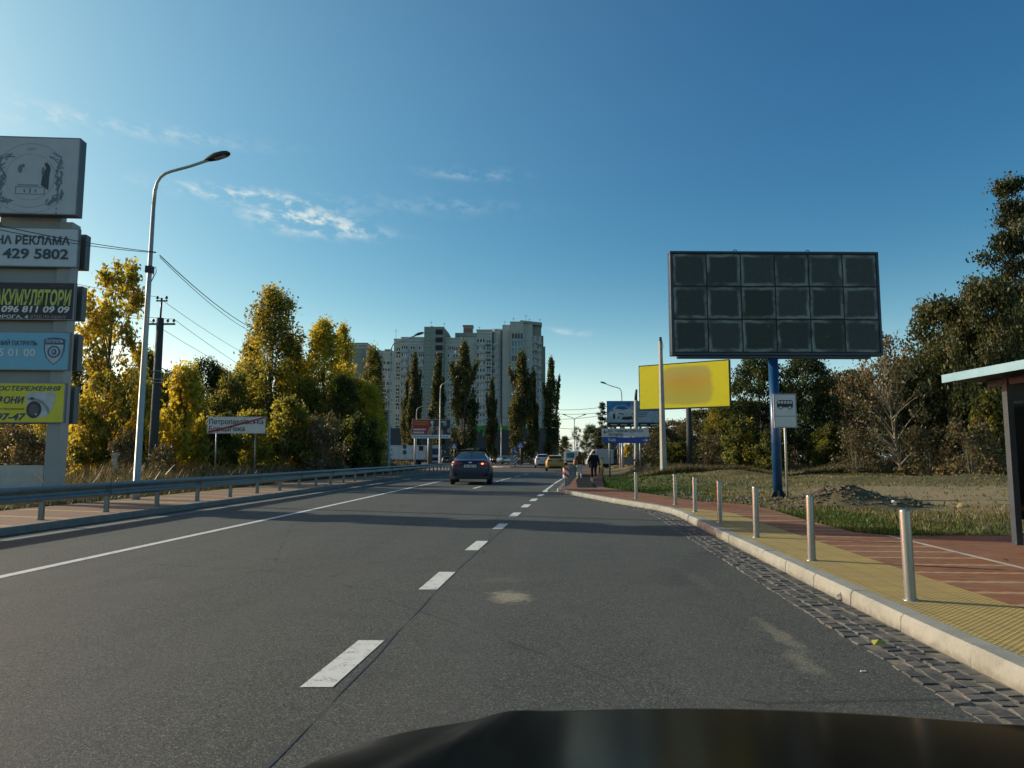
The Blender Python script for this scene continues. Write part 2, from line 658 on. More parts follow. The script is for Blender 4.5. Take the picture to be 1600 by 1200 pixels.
# painted lines, and the sunlit strip along the left kerb
centre = [(-15, -7.6), (0, -6.55), (8.5, -6.0), (18.4, -5.4), (45.2, -4.0), (62, -3.0)]
struct('centre_line', strip(lambda d: lerp(centre, d) - .075, lambda d: lerp(centre, d) + .075, rows[:80], .004), WHITE_PAINT)
struct('sunlit_kerb_strip', strip(lambda d: left(d) + .50, lambda d: left(d) + .68, rows[:90], .004), SUN_STRIP)  # strip of sunlight beside the left kerb, laid on as colour
bay = [(4.39, -1.19), (11.46, -.58), (17.6, .045), (23.6, .67), (29.8, 1.40)]
mb = MB()
for (v0, v1) in ((1074.5, 1001), (921.5, 894), (860, 845.5), (826.5, 818.5), (807, 801), (792.8, 788.3), (783, 779.3), (775.3, 772.3), (769, 766.6)):
    d0, d1 = gp(800, v0).y, gp(800, v1).y
    x0, x1 = lerp(bay, d0), lerp(bay, d1)
    if v0 > 1000:
        x0 -= .02
    mb.add([(x0 - .10, d0, .004), (x0 + .10, d0, .004), (x1 + .10, d1, .004), (x1 - .10, d1, .004)], [(0, 1, 2, 3)])
struct('bay_dashes', mb, WHITE_PAINT)
mb = MB()
for (u0, v0, u1, v1) in ((740, 763.3, 752, 760), (769, 754.3, 779, 751.7), (782, 750.8, 790, 748.7), (791, 748.6, 799, 746.5), (805, 745, 813, 743.2), (818, 741.8, 826, 740.2)):
    p, q = gp(u0, v0), gp(u1, v1)
    mb.add([(p.x - .08, p.y, .004), (p.x + .08, p.y, .004), (q.x + .08, q.y, .004), (q.x - .08, q.y, .004)], [(0, 1, 2, 3)])
struct('lane_dashes', mb, WHITE_PAINT)
struct('right_edge_line', strip(lambda d: right(d) - .60, lambda d: right(d) - .48, [d for d in rows if 30.4 <= d <= 78], .004), WHITE_PAINT)
# tar seam between the two asphalt passes
seam = [(-6, -1.75), (3.0, -1.15), (4.39, -1.02), (8.3, -.76), (11.46, -.46), (17.6, .17), (23.6, .80)]
struct('tar_seam', strip(lambda d: lerp(seam, d) - .006 + .008 * math.sin(d * 5.1), lambda d: lerp(seam, d) + .006 + .008 * math.sin(d * 3.7 + 1), [-6 + .25 * i for i in range(110)], .003),
       mat('tar', (.036, .039, .037), .6, var=.3, vscale=20))

# ------------------------------------------------------------------ right pavement, kerb, cobbled gutter
red1, red2 = (.30, .098, .040), (.20, .066, .030)
ROADROT = math.atan(.0667)
kb, _, _ = brick_mat('red_pavers', red1, red2, (.16, .12, .09), .2, .1, ROADROT)
PAVE = kb.m
prow = [d for d in rows if d <= 78]
struct('pavement', strip(lambda d: right(d) + KW, edge, prow, SW), PAVE)


# striped part: red pavers with a course of sandy ones every metre
def striped():
    k, b, mp = brick_mat('striped_pavers', red1, red2, (.17, .13, .10), .2, .1, ROADROT)
    s = k.n('ShaderNodeSeparateXYZ')
    k.link(mp.outputs[0], s.inputs[0])
    y = k.math('ADD', s.outputs[1], k.math('MULTIPLY', k.math('PINGPONG', s.outputs[0], .1), .35))
    fr = k.math('FRACT', k.math('DIVIDE', y, .60))
    band = k.math('LESS_THAN', fr, .16)
    old = k.b.inputs['Base Color'].links[0].from_socket
    k.link(k.mix(k.math('MULTIPLY', band, .6), old, (.46, .34, .17)), k.b.inputs['Base Color'])
    return k.m


struct('striped_paving', strip(lambda d: right(d) + KW + .95, lambda d: min(right(d) + KW + 2.35, edge(d) - .04), [d for d in prow if d <= 17.5], SW + .004), striped())
lm = mat('pale_joint', (.42, .38, .32), .9)
struct('joint_line', strip(lambda d: right(d) + KW + 2.35, lambda d: right(d) + KW + 2.43, [d for d in prow if d <= 11.9], SW + .004), lm)
cross_band = MB().add([(6.9, 8.3, SW + .004), (11, 8.3, SW + .004), (11, 8.5, SW + .004), (6.9, 8.5, SW + .004)], [(0, 1, 2, 3)])


def tactile():
    k = NT('yellow_tactile_tiles')
    t = k.n('ShaderNodeTexCoord')
    mp = k.n('ShaderNodeMapping')
    mp.inputs['Rotation'].default_value = (0, 0, ROADROT)
    k.link(t.outputs['Object'], mp.inputs[0])
    s = k.n('ShaderNodeSeparateXYZ')
    k.link(mp.outputs[0], s.inputs[0])
    pit = 2 * math.pi / .06
    h = k.math('MULTIPLY', k.math('SINE', k.math('MULTIPLY', s.outputs[0], pit)), k.math('SINE', k.math('MULTIPLY', s.outputs[1], pit)))
    dome = k.step(h, .1, .75)
    b = k.n('ShaderNodeTexBrick')
    b.inputs['Scale'].default_value = 1
    b.offset = 0
    b.inputs['Mortar Size'].default_value = .005
    b.inputs['Brick Width'].default_value = .3
    b.inputs['Row Height'].default_value = .3
    b.inputs['Color1'].default_value = (.50, .37, .10, 1)
    b.inputs['Color2'].default_value = (.42, .31, .10, 1)
    b.inputs['Mortar'].default_value = (.17, .12, .06, 1)
    k.link(mp.outputs[0], b.inputs['Vector'])
    n1 = k.noise(t.outputs['Object'], 2, 5, .65)
    col = k.mix(k.step(n1, .4, .8, 0, .45), b.outputs['Color'], (.24, .19, .10))
    k.fin(k.mix(dome, k.mix(.45, col, (.13, .09, .03)), k.mix(.35, col, (.62, .50, .20))), .8)
    k.bump(k.math('ADD', dome, k.math('MULTIPLY', b.outputs['Fac'], -.6)), .9, .006)
    return k.m


struct('tactile_strip', strip(lambda d: right(d) + KW + .01, lambda d: right(d) + KW + .01 + .94 * ss(19, 16.5, d) + .01, [d for d in prow if d <= 18.2], SW + .0045), tactile())
patch = MB().add([(2.72, 30.3, SW + .004), (3.55, 30.3, SW + .004), (4.3, 40, SW + .004), (5.6, 52, SW + .004), (4.9, 52, SW + .004), (3.5, 40, SW + .004)], [(0, 1, 2, 3, 4, 5)])
struct('asphalt_path', patch, mat('dark_path_asphalt', (.020, .023, .023), .95, 0, .08, var=.25, vscale=3, bump=.3))

# kerb stones: 1 m lengths with chamfered tops and open joints
def kerb_run(f, d0, d1, side, step, w, z1, name, m, drop=None):
    mb = MB()
    d = d0
    while d < d1 - .05:
        e = min(d + step, d1)
        gap = .006
        for (a, b) in ((d + gap, e - gap),):
            pts = []
            for q in (a, b):
                top = z1 + random.uniform(-.004, .004)
                x = f(q) + random.uniform(-.004, .004)
                pts.append([(x - side * .012, q, -.05), (x, q, top - .03), (x + side * .022, q, top), (x + side * w, q, top), (x + side * w, q, -.05)])
            mb.grid(pts, smooth=False)
            n = len(mb.v)
            mb.f += [[n - 1, n - 2, n - 3, n - 4, n - 5], [n - 10, n - 9, n - 8, n - 7, n - 6]]
            mb.mi += [0, 0]
            mb.sm += [False, False]
        d = e
    me = mb.mesh(name, m)
    rot_fix(me)
    o = link(name, me)
    o['kind'] = 'structure'
    return o


kerb_run(right, -8, 29.4, 1, 1.0, KW, SW + .012, 'kerb', KERB)
kerb_run(right, 29.4, 78, 1, 2.0, KW, SW + .008, 'far_kerb', OLD_KERB)
kerb_run(left, -14, 82, -1, 2.0, KW, SW + .01, 'left_kerb', OLD_KERB)
# cut end of the bay: kerb return joining both kerb lines
struct('gutter_bed', strip(lambda d: right(d) - lerp([(-8, .50), (18, .50), (30, .25)], d) - .05 * mnoise.noise(Vector((d * 1.9, 0, 0))) - .03 * mnoise.noise(Vector((d * 7.3, 2, 0))), lambda d: right(d) - .01, [-8 + .1 * i for i in range(380)], .002), SAND)


def sett_mat():
    k = NT('granite_setts')
    gi = k.n('ShaderNodeNewGeometry')
    v = k.coord()
    n1 = k.noise(v, 25, 5, .7)
    c = k.ramp(gi.outputs['Random Per Island'], [(0, (.032, .037, .040)), (.6, (.060, .065, .064)), (1, (.10, .098, .088))])
    k.fin(k.mix(k.step(n1, .42, .75, 0, .6), c, (.20, .17, .12)), .8)
    k.bump(n1, .6, .01)
    return k.m


mb = MB()
d = -6.0
while d < 29.0:
    wid = lerp([(-8, .50), (18, .50), (30, .25)], d)
    L = random.uniform(.11, .16)
    for kx in range(4):
        w = wid / 4
        if random.random() < .03:
            continue
        x1 = right(d) - .02 - kx * w - random.uniform(0, .02)
        x0 = x1 - w + random.uniform(.004, .018)
        yo = random.uniform(-.012, .012) + (kx % 2) * .06 + (kx // 2) * .03
        h = random.uniform(.004, .015)
        tx, ty = random.uniform(-.05, .05), random.uniform(-.05, .05)
        a = random.uniform(-.12, .12)
        cx, cy = (x0 + x1) / 2, d + yo + L / 2
        hx, hy = (x1 - x0) / 2, L / 2 - random.uniform(.002, .008)
        vs = []
        for (s, z) in ((1.0, -.03), (1.0, h - .014), (.82, h)):
            for (sx, sy) in ((-1, -1), (1, -1), (1, 1), (-1, 1)):
                px, py = sx * hx * s, sy * hy * s
                px += random.uniform(-.008, .008)
                py += random.uniform(-.01, .01)
                vs.append((cx + px * math.cos(a) - py * math.sin(a), cy + px * math.sin(a) + py * math.cos(a), z + (tx * px + ty * py if z > 0 else 0)))
        mb.add(vs, [(8, 9, 10, 11)] + [(4 * r_ + i, 4 * r_ + (i + 1) % 4, 4 * r_ + 4 + (i + 1) % 4, 4 * r_ + 4 + i) for r_ in (0, 1) for i in range(4)])
    d += L
struct('cobbled_gutter', mb, sett_mat())

# ------------------------------------------------------------------ left pavement and verge
kl, _, _ = brick_mat('left_pavers', (.27, .16, .11), (.22, .14, .10), (.17, .13, .10), .2, .1, .05)
s_ = kl.n('ShaderNodeSeparateXYZ')
kl.link(kl.coord(), s_.inputs[0])
fr = kl.math('FRACT', kl.math('DIVIDE', kl.math('ADD', s_.outputs[1], kl.math('MULTIPLY', s_.outputs[0], .35)), 1.7))
old = kl.b.inputs['Base Color'].links[0].from_socket
kl.link(kl.mix(kl.math('MULTIPLY', kl.math('LESS_THAN', fr, .12), .75), old, (.46, .36, .14)), kl.b.inputs['Base Color'])
lrow = [d for d in rows if d <= 82]
struct('left_pavement', strip(lambda d: left(d) - 3.3, lambda d: left(d) - KW, lrow, SW), kl.m)


def field_mat(name, sandy):
    k = NT(name)
    v = k.coord()
    n1 = k.noise(v, .35, 6, .62)
    n2 = k.noise(v, 2.2, 5, .65)
    n3 = k.noise(v, 22, 4, .7)
    a = k.math('ADD', k.math('MULTIPLY', n1, .55), k.math('MULTIPLY', n2, .45))
    col = k.ramp(a, [(.34, (.060, .075, .024)), (.45, (.10, .092, .040)), (.54, (.155, .128, .066)), (.64, (.215, .175, .098))])
    if sandy:
        mp = k.n('ShaderNodeMapping')
        mp.inputs['Location'].default_value = (-15.0 / 7, -21.5 / 6.0, 0)
        mp.inputs['Scale'].default_value = (1 / 7, 1 / 6.0, 0)
        k.link(k.n('ShaderNodeTexCoord').outputs['Object'], mp.inputs[0])
        ln = k.n('ShaderNodeVectorMath', operation='LENGTH')
        k.link(mp.outputs[0], ln.inputs[0])
        dd = k.math('ADD', ln.outputs['Value'], k.math('MULTIPLY', k.math('SUBTRACT', a, .5), 2.9))
        col = k.mix(k.step(dd, .65, 1.35, .9, 0), col, k.ramp(n3, [(.3, (.24, .19, .105)), (.7, (.36, .29, .175))]))
    col = k.mix(k.step(n3, .4, .8, 0, .5), col, (.035, .035, .016))
    k.fin(col, .95, spec=.2)
    k.bump(k.math('ADD', n3, n2), .8, .05)
    return k.m


MOUNDS = [(8.4, 18.4, 1.05, .75, .50), (7.3, 19.4, .9, .8, .16), (6.6, 20.6, .6, .9, .12), (9.8, 18.2, .6, .5, .14), (5.6, 24, .5, 1.4, .10), (11.4, 37.5, 2.0, .8, .22), (6.3, 33, .9, .8, .16),
          (14.5, 31, 2.0, 1.0, .22), (19, 30, 3, 1.2, .25), (8.3, 47, 1.5, 1.0, .3)]


def field_z(x, y):
    e = edge(y)
    dx = x - e
    z = .09 + ss(0, 5, dx) * min(.55, max(0, .0145 * (y - 10)))
    if y < 12.4 and x < 12:
        z = .09
    f = ss(.3, 2.0, dx)
    z += f * .09 * mnoise.noise(Vector((x * .45, y * .45, 1.3))) + f * .04 * mnoise.noise(Vector((x * 1.7, y * 1.7, 4)))
    for (mx, my, sx, sy, h) in MOUNDS:
        q = ((x - mx) / sx) ** 2 + ((y - my) / sy) ** 2
        if q < 6:
            z += h * math.exp(-q) * (1 + .35 * mnoise.noise(Vector((x * 2.5, y * 2.5, 0)))) * min(1, max(0, dx * 2))
    return z


fr_rows = sorted(set([d for d, _ in E_PTS if d > 11] + [11.9 + .25 * i for i in range(140)] + [47 + 1.5 * i for i in range(82)]))
cols = [0, .02, .1, .25, .45, .7, 1.0, 1.3, 1.6, 1.95, 2.3, 2.7, 3.1, 3.5, 3.9, 4.3, 4.8, 5.3, 5.9, 6.5, 7.2, 8, 9, 10, 11.2, 12.5, 14, 16, 18, 21, 25, 30, 38, 50, 70, 110]
mb = MB()
mb.grid([[(edge(y) + c - (.05 if c == 0 else 0), y, -.03 if c == 0 else field_z(edge(y) + c, y)) for c in cols] for y in fr_rows])
struct('field', mb, field_mat('rough_grass_ground', True))
mb = MB()
mb.grid([[(x, y, .09) for x in (11.9, 14, 18, 25, 40, 70, 120)] for y in (-15, 0, 5, 11.95)])
struct('near_field', mb, field_mat('near_grass_ground', False))


def verge_z(x, y):
    dx = left(y) - 3.3 - x
    return .09 + ss(0, 6, dx) * .16 + ss(.3, 2, dx) * .08 * mnoise.noise(Vector((x * .4, y * .4, 9)))


mb = MB()
vcols = [0, .05, .4, .9, 1.5, 2.2, 3, 4, 5.2, 6.5, 8, 10, 13, 17, 22, 30, 45, 70, 110]
mb.grid([[(left(y) - 3.3 - c + (.05 if c == 0 else 0), y, -.03 if c == 0 else verge_z(left(y) - 3.3 - c, y)) for c in reversed(vcols)] for y in [-15 + i * 1.0 for i in range(98)]])
struct('verge', mb, field_mat('verge_ground', False))

# dug clods on the mounds by the bus stop
mb = MB()
for i in range(1900):
    if i < 1250:
        m_ = MOUNDS[random.choice((0, 0, 0, 1, 2, 3))]
        x, y = random.gauss(m_[0], m_[2] * .6), random.gauss(m_[1], m_[3] * .6)
    else:
        x, y = random.uniform(0, 1), random.uniform(17.5, 27)
        x = edge(y) + .25 + abs(random.gauss(0, .55))
    if x < edge(y) + .1:
        continue
    r = abs(random.gauss(0, .030)) + .012
    z = field_z(x, y)
    vs = [(x + r * random.uniform(.6, 1.3) * a, y + r * random.uniform(.6, 1.3) * b, z + r * .8 * random.uniform(.6, 1.2) * c + r * .2) for (a, b, c) in ((1, 0, 0), (-1, 0, 0), (0, 1, 0), (0, -1, 0), (0, 0, 1), (0, 0, -1))]
    mb.add(vs, [(0, 2, 4), (2, 1, 4), (1, 3, 4), (3, 0, 4), (2, 0, 5), (1, 2, 5), (3, 1, 5), (0, 3, 5)])
tag(mb.build('soil_clods', SOIL), 'dug up dark soil clods strewn beside the red pavement', 'soil', kind='stuff')
# ------------------------------------------------------------------ left guardrail
def wbeam(f, ds, z0, z1, side):
    """corrugated W profile swept along x = f(d); side = +1: corrugations point to +x"""
    prof = [(0, 0), (.035, .06), (.075, .13), (.075, .24), (.02, .36), (0, .46), (0, .54), (.02, .64), (.075, .76), (.075, .87), (.035, .94), (0, 1)]
    mb = MB()
    mb.grid([[(f(d) + side * px, d, z0 + (z1 - z0) * pz) for (px, pz) in prof] for d in ds])
    mb.grid([[(f(d) + side * px - side * .006, d, z0 + (z1 - z0) * pz) for (px, pz) in reversed(prof)] for d in ds])
    return mb


rail_x = lambda d: left(d) - .46
gr = thing('guardrail', 'long grey steel guardrail along the left kerb behind the opposite lane', 'guardrail', (0, 0, 0))
wbeam(rail_x, [-12 + .75 * i for i in range(126)], .50, .82, 1).build('rail_beam', GALV, gr)
pm = MB().box(-.05, .05, -.03, .03, SW - .02, .80).box(-.062, .062, -.042, .042, SW - .01, SW + .012).box(.05, .094, -.05, .05, .56, .76).mesh('post', GALV)
d = 10.6
k = 0
while d < 81:
    link('post', pm, gr, (rail_x(d) - .10, d, 0))
    d += 2.12
    k += 1
d = 12.6
while d < 50:
    bm_ = MB()
    bm_.tube([(rail_x(d) + .0, d, .66), (rail_x(d) + .03, d, .66)], .016, 6)
    bm_.box(rail_x(d) + .05, rail_x(d) + .081, d - .004, d + .004, .52, .81)
    bm_.build('splice_joint', GALV, gr)
    d += 4.24
# small reflector lugs on the rail

# ------------------------------------------------------------------ right pedestrian railing with striped end
rr_x = lambda d: right(d) + .30
rr = thing('safety_railing', 'low dark steel guardrail with red and white striped end beside the walkers', 'guardrail')
wbeam(rr_x, [31.8 + .8 * i for i in range(19)], .62, .92, -1).build('rail_beam', GALV, rr)
d = 32.0
while d < 46.5:
    link('post', pm, rr, (rr_x(d) + .09, d, 0.05))
    d += 2.0


def stripes_mat(name, c1, c2, freq, ax=0.7, az=1.0):
    k = NT(name)
    s = k.n('ShaderNodeSeparateXYZ')
    k.link(k.coord(), s.inputs[0])
    t = k.math('ADD', k.math('MULTIPLY', s.outputs[0], ax), k.math('MULTIPLY', s.outputs[2], az))
    f = k.math('LESS_THAN', k.math('FRACT', k.math('MULTIPLY', t, freq)), .5)
    k.fin(k.mix(f, c1, c2), .45)
    return k.m


mb = MB()
prof = [(-.17 + .34 * i / 10, 0) for i in range(11)]
rows_ = []
for z in (.48, .95):
    rows_.append([(.135 * math.sin(R(-100 + 20 * i)), -.12 * math.cos(R(-100 + 20 * i)) , z) for i in range(11)])
mb.grid(rows_)
mb.grid([[(p[0] * .97, p[1] * .97 + .004, p[2]) for p in reversed(r_)] for r_ in rows_])
mb.build('striped_end', stripes_mat('red_white_stripes', (.62, .60, .56), (.42, .03, .025), 3.6), rr, (rr_x(31.6), 31.75, 0))
MB().cbox((0, 0, .3), (.12, .12, .42)).build('end_post', GALV, rr, (rr_x(31.6), 31.75, .02))

# ------------------------------------------------------------------ steel bollards on the bus platform
STEEL = NT('polished_steel')
STEEL.fin((.27, .30, .285), STEEL.step(STEEL.noise(STEEL.coord(scale=(1, 1, .3)), 8, 3), .3, .7, .26, .34), .5)
STEEL = STEEL.m
bol = MB().lathe([(.0, .795), (.040, .795), (.0455, .788), (.047, .775), (.047, .012)], 28).mesh('tube', STEEL)
fl = MB().lathe([(.0, .79), (.0, .014), (.052, .014), (.064, .012), (.066, .0)], 28).mesh('flange', STEEL)
BL = ['polished steel bollard nearest the camera, standing on yellow tactile tiles',
      'second polished bollard from the camera, just right of the blue billboard column',
      'third polished bollard from the camera, left of the blue billboard column',
      'fourth steel bollard from the camera, on yellow tiles along the kerb',
      'fifth steel bollard from the camera, at the tip of the yellow tiles',
      'steel bollard at the bend of the kerb, where red pavers begin',
      'farthest steel bollard, alone on red pavers left of the grey concrete pole']
for (u, v), lb in zip(((1423, 938), (1268.5, 875.7), (1182, 839.5), (1125, 816.4), (1086, 799.7), (1055.5, 788), (994, 778.4)), BL):
    p = gp(u, v, SW + .004)
    o = thing('steel_bollard', lb, 'bollard', p, 0, 'steel bollards along the bus platform kerb')
    o.rotation_euler = (R(random.uniform(-.8, .8)), R(random.uniform(-.8, .8)), random.random())
    link('tube', bol, o)
    link('flange', fl, o)

# ------------------------------------------------------------------ street lamps
LED = mat('lamp_lens', (.30, .32, .32), .2)


def street_lamp(loc, h, arm_dx, arm_dy, label, lean=0.0, r=.09, arms=1, group='street lamps along the road', brackets=False, rise=.55):
    o = thing('street_lamp', label, 'street lamp', loc, 0, group)
    o.rotation_euler = (0, R(lean), 0)
    mb = MB()
    mb.tube([(0, 0, 0), (0, 0, .35), (0, 0, .36), (0, 0, h * .55), (0, 0, h * .86)], [r * 1.35, r * 1.35, r * 1.1, r * .85, r * .62], 14)
    mb.build('pole', POLE_GREY, o)
    L = math.hypot(arm_dx, arm_dy)
    ang0 = math.atan2(arm_dy, arm_dx)
    for i in range(arms):
        a = ang0 + (2 * math.pi * i / arms)
        ux, uy = math.cos(a), math.sin(a)
        pts = [(0, 0, h * .84), (ux * .02, uy * .02, h - 1.0)]
        for t in (0, .25, .5, .75, 1):
            w = R(90) * t * .88
            pts.append((ux * (.04 + .55 * (1 - math.cos(w))), uy * (.04 + .55 * (1 - math.cos(w))), h - .95 + .55 * math.sin(w)))
        ex, ez = L - .35, h - .40 + rise * .55
        pts.append((ux * (L * .55), uy * (L * .55), h - .38 + rise * .22))
        pts.append((ux * ex, uy * ex, ez))
        MB().tube(pts, [r * .60] * 3 + [r * .5] * (len(pts) - 3), 10).build('arm', POLE_GREY, o)
        # flat luminaire, wider in the middle
        mh = Matrix.Translation((ux * ex, uy * ex, ez + .02)) @ Matrix.Rotation(a, 4, 'Z') @ Matrix.Rotation(R(-17), 4, 'Y')
        mb = MB()
        st = [(-.10, .05, .06), (.05, .10, .11), (.25, .15, .15), (.5, .155, .13), (.66, .12, .085), (.72, .05, .03)]
        mb.grid([[tuple(mh @ Vector((x, w * math.cos(q), hh * max(-.35, math.sin(q))))) for q in [2 * math.pi * j / 12 for j in range(13)]] for (x, w, hh) in st])
        hd = mb.build('luminaire', DARK_METAL, o)
        mb = MB()
        mb.box(.22, .58, -.1, .1, -.062, -.050, 0, mh)
        mb.build('lens', LED, hd)
    if brackets:
        MB().box(-r * 1.1, r * 1.1, -r * 1.1, r * 1.1, h * .655, h * .675).tube([(0, 0, h * .665), (.14, -.1, h * .655), (.2, -.1, h * .645), (.1, -.08, h * .625)], .012, 6).tube([(0, 0, h * .665), (-.12, -.05, h * .668)], .02, 6).tube([(.04, -.1, h * .66), (.25, -.12, h * .67), (.27, -.12, h * .655), (.14, -.1, h * .63)], .01, 6).build('cable_clamp', DARK_METAL, o)
    return o


p = at(216, 750, 22.0)
LAMP1 = Vector((p.x - .05, 22.0, .12))
top = at(262, 262, 22.0)
street_lamp(LAMP1, top.z + .28 - .12, 2.02, -.1, 'tall grey street lamp beside the advertising pylon, arm reaching right', lean=.55, r=.09, brackets=True, rise=.62)
p = at(607, 722, 57)
street_lamp(Vector((at(607, 722, 57).x, 57, .12)), at(614, 527, 57).z - .1, 2.3, -.2, 'grey street lamp left of the apartment tower, head against its roof', lean=.25, r=.10, rise=.9)
street_lamp(Vector((at(687, 722, 88).x, 88, 0)), at(690, 594, 88).z, 1.4, -.2, 'street lamp rising in front of the red billboard', r=.10, rise=.7)
street_lamp(Vector((at(650, 722, 128).x, 128, 0)), at(651, 633, 128).z, 1.9, -.2, 'far thin street lamp left behind the red billboard', r=.11, rise=.7)
street_lamp(Vector((at(973, 722, 92).x, 92, .3)), at(971, 601, 92).z - .3, -2.4, -.1, 'street lamp behind the car billboard, arm reaching left', r=.10, rise=.9)
street_lamp(Vector((at(898, 715, 140).x, 140, 0)), at(898, 649, 140).z, 2.0, .1, 'far double armed street lamp left of the dark pines', r=.10, arms=2, rise=.7)
for u, v0, lb in ((783, 655, 'far slim street lamp before the shop, right of the green letters'), (828, 648, 'far slim street lamp between the two right poplars')):
    street_lamp(Vector((at(u, 720, 150).x, 150, 0)), at(u, v0, 150).z, -1.2, 0, lb, r=.09, rise=.4)

# ------------------------------------------------------------------ utility pole with crossarms
UP = Vector((at(243, 700, 33).x - .1, 33, .2))
o = thing('utility_pole', 'dark tarred utility pole with insulators behind the tall street lamp', 'utility pole', UP)
hp = at(247, 497, 33).z - UP.z
MB().tube([(0, 0, 0), (0, 0, hp * .3), (0.03, 0, hp)], [.21, .19, .155], 14).build('pole', DARK_CONCRETE, o)
mb = MB().tube([(.03, 0, hp - .1), (.05, 0, hp + .95)], .045, 8).box(-.66, .72, -.04, .04, hp - .32, hp - .24).box(-.2, .32, -.03, .03, hp + .78, hp + .84)
mb.build('crossarm', DARK_METAL, o)
ins = [(-.6, hp - .24), (-.28, hp - .24), (.38, hp - .24), (.66, hp - .24), (-.15, hp + .84), (.27, hp + .84)]
INS = mat('insulator', (.03, .028, .026), .25)
im = MB().lathe([(.015, 0), (.015, .06), (.075, .07), (.045, .11), (.07, .12), (.04, .17), (.05, .19), (.0, .21)], 10).mesh('insulator', INS)
for (x, z) in ins:
    link('insulator', im, o, (x, 0, z))
MB().box(-.21, .21, -.21, .21, hp * .62, hp * .625).box(-.21, .21, -.21, .21, hp * .60, hp * .605).box(-.2, .2, -.2, .2, hp * .67, hp * .675).build('steel_band', GALV, o)

WIRE = mat('cable_sheath', (.03, .03, .032), .6)


def cable(p, q, sag, r, label, name='power_cable', n=14, group=None):
    p, q = Vector(p), Vector(q)
    pts = []
    for i in range(n + 1):
        t = i / n
        a = p.lerp(q, t)
        a.z -= sag * 4 * t * (1 - t)
        pts.append(a)
    return tag(MB().tube(pts, r, 5).build(name, WIRE), label, 'cable', group)


lc = at(244, 394, 21.85)
e1, e2 = at(-330, 262, 15), at(430, 525, 50)
cable(e1, lc, .25, .012, 'upper of the two cables running left from the tall street lamp', group='cables on the tall street lamp')
cable(e1 + Vector((0, 0, -.10)), lc + Vector((0, 0, -.02)), .30, .011, 'lower of the two cables running left from the tall street lamp', group='cables on the tall street lamp')
cable(lc + Vector((.12, 0, -.1)), e2, .5, .016, 'thick cable sloping down right from the tall street lamp to the trees', group='cables on the tall street lamp')
cable(lc + Vector((.12, 0, -.16)), e2 + Vector((0, 0, -.25)), .55, .011, 'thin cable just below the thick one, sloping right to the trees', group='cables on the tall street lamp')
ug = 'wires on the utility pole'
for (ix, iz), (ul, vl, dl), (ur, vr, dr), nm in (((-.15, hp + 1.0), (60, 430, 30), (430, 575, 62), 'topmost'), ((.66, hp - .05), (40, 470, 30), (450, 610, 62), 'middle'), ((-.6, hp - .05), (20, 470, 30), (420, 600, 62), 'lowest')):
    s_ = UP + Vector((ix, 0, iz))
    cable(at(ul, vl, dl), s_, .1, .010, nm + ' wire running left from the utility pole', 'wire', group=ug)
    cable(s_, at(ur, vr, dr), .3, .011, nm + ' wire running right from the utility pole to the tall tree', 'wire', group=ug)
cable(at(-60, 541, 36), UP + Vector((-.1, 0, hp * .70)), .1, .022, 'low thick cable left of the utility pole, below its crossarm', group=ug)
cable(UP + Vector((.1, 0, hp * .70)), at(300, 590, 40), .1, .022, 'short low cable right of the utility pole, above yellow leaves', group=ug)
fg = 'far wires between poplars and pines'
for i, (v0, v1) in enumerate(((646, 642), (640, 633), (655, 645), (668, 667))):
    cable(at(862, v0, 118), at(960, v1, 112), .3, .035, ('second', 'topmost', 'third', 'lowest')[i] + ' far wire crossing the sky between poplars and pines', 'wire', group=fg)
cable(at(776, 651, 140), at(835, 653, 140), .3, .04, 'far wire crossing the plain grey wall of the apartment block', 'wire')

# ------------------------------------------------------------------ concrete poles on the right
pb = Vector((at(1037, 739, 40).x, 40, field_z(at(1037, 739, 40).x, 40) - .1))
o = thing('concrete_pole', 'square grey concrete pole with cut wire ends in front of the yellow billboard', 'pole', pb)
h = at(1037, 533, 40).z - pb.z
mb = MB().add([(-.155, -.13, 0), (.155, -.13, 0), (.155, .13, 0), (-.155, .13, 0), (-.085, -.075, h), (.085, -.075, h), (.085, .075, h), (-.085, .075, h)],
              [(0, 1, 5, 4), (1, 2, 6, 5), (2, 3, 7, 6), (3, 0, 4, 7), (4, 5, 6, 7)])
o.rotation_euler = (0, R(-.3), R(22))
bevel(mb.build('shaft', CONCRETE, o), .02)
MB().tube([(0, 0, h - .3), (-.10, -.1, h - .05), (-.14, -.1, h + .1), (-.08, -.1, h + .2)], .014, 6).tube([(.0, 0, h - .3), (.05, -.12, h - .5), (.1, -.12, h - .35), (.02, -.1, h + .12)], .012, 6).tube([(0, 0, h - .05), (.02, 0, h + .22)], .07, 8).build('wire_stub', DARK_METAL, o)
pb = Vector((at(995, 733, 58).x, 58, field_z(at(995, 733, 58).x, 58) - .1))
o = thing('round_pole', 'round grey pole with slanted dark tip behind the street name sign', 'pole', pb)
h = at(995, 625, 58).z - pb.z
MB().tube([(0, 0, 0), (0, 0, 1.2), (.02, 0, h)], [.22, .20, .15], 12).build('shaft', CONCRETE, o)
MB().tube([(.02, 0, h), (.04, 0, h + .5), (.09, 0, h + .85)], [.12, .11, .08], 8).build('slanted_tip', DARK_METAL, o)

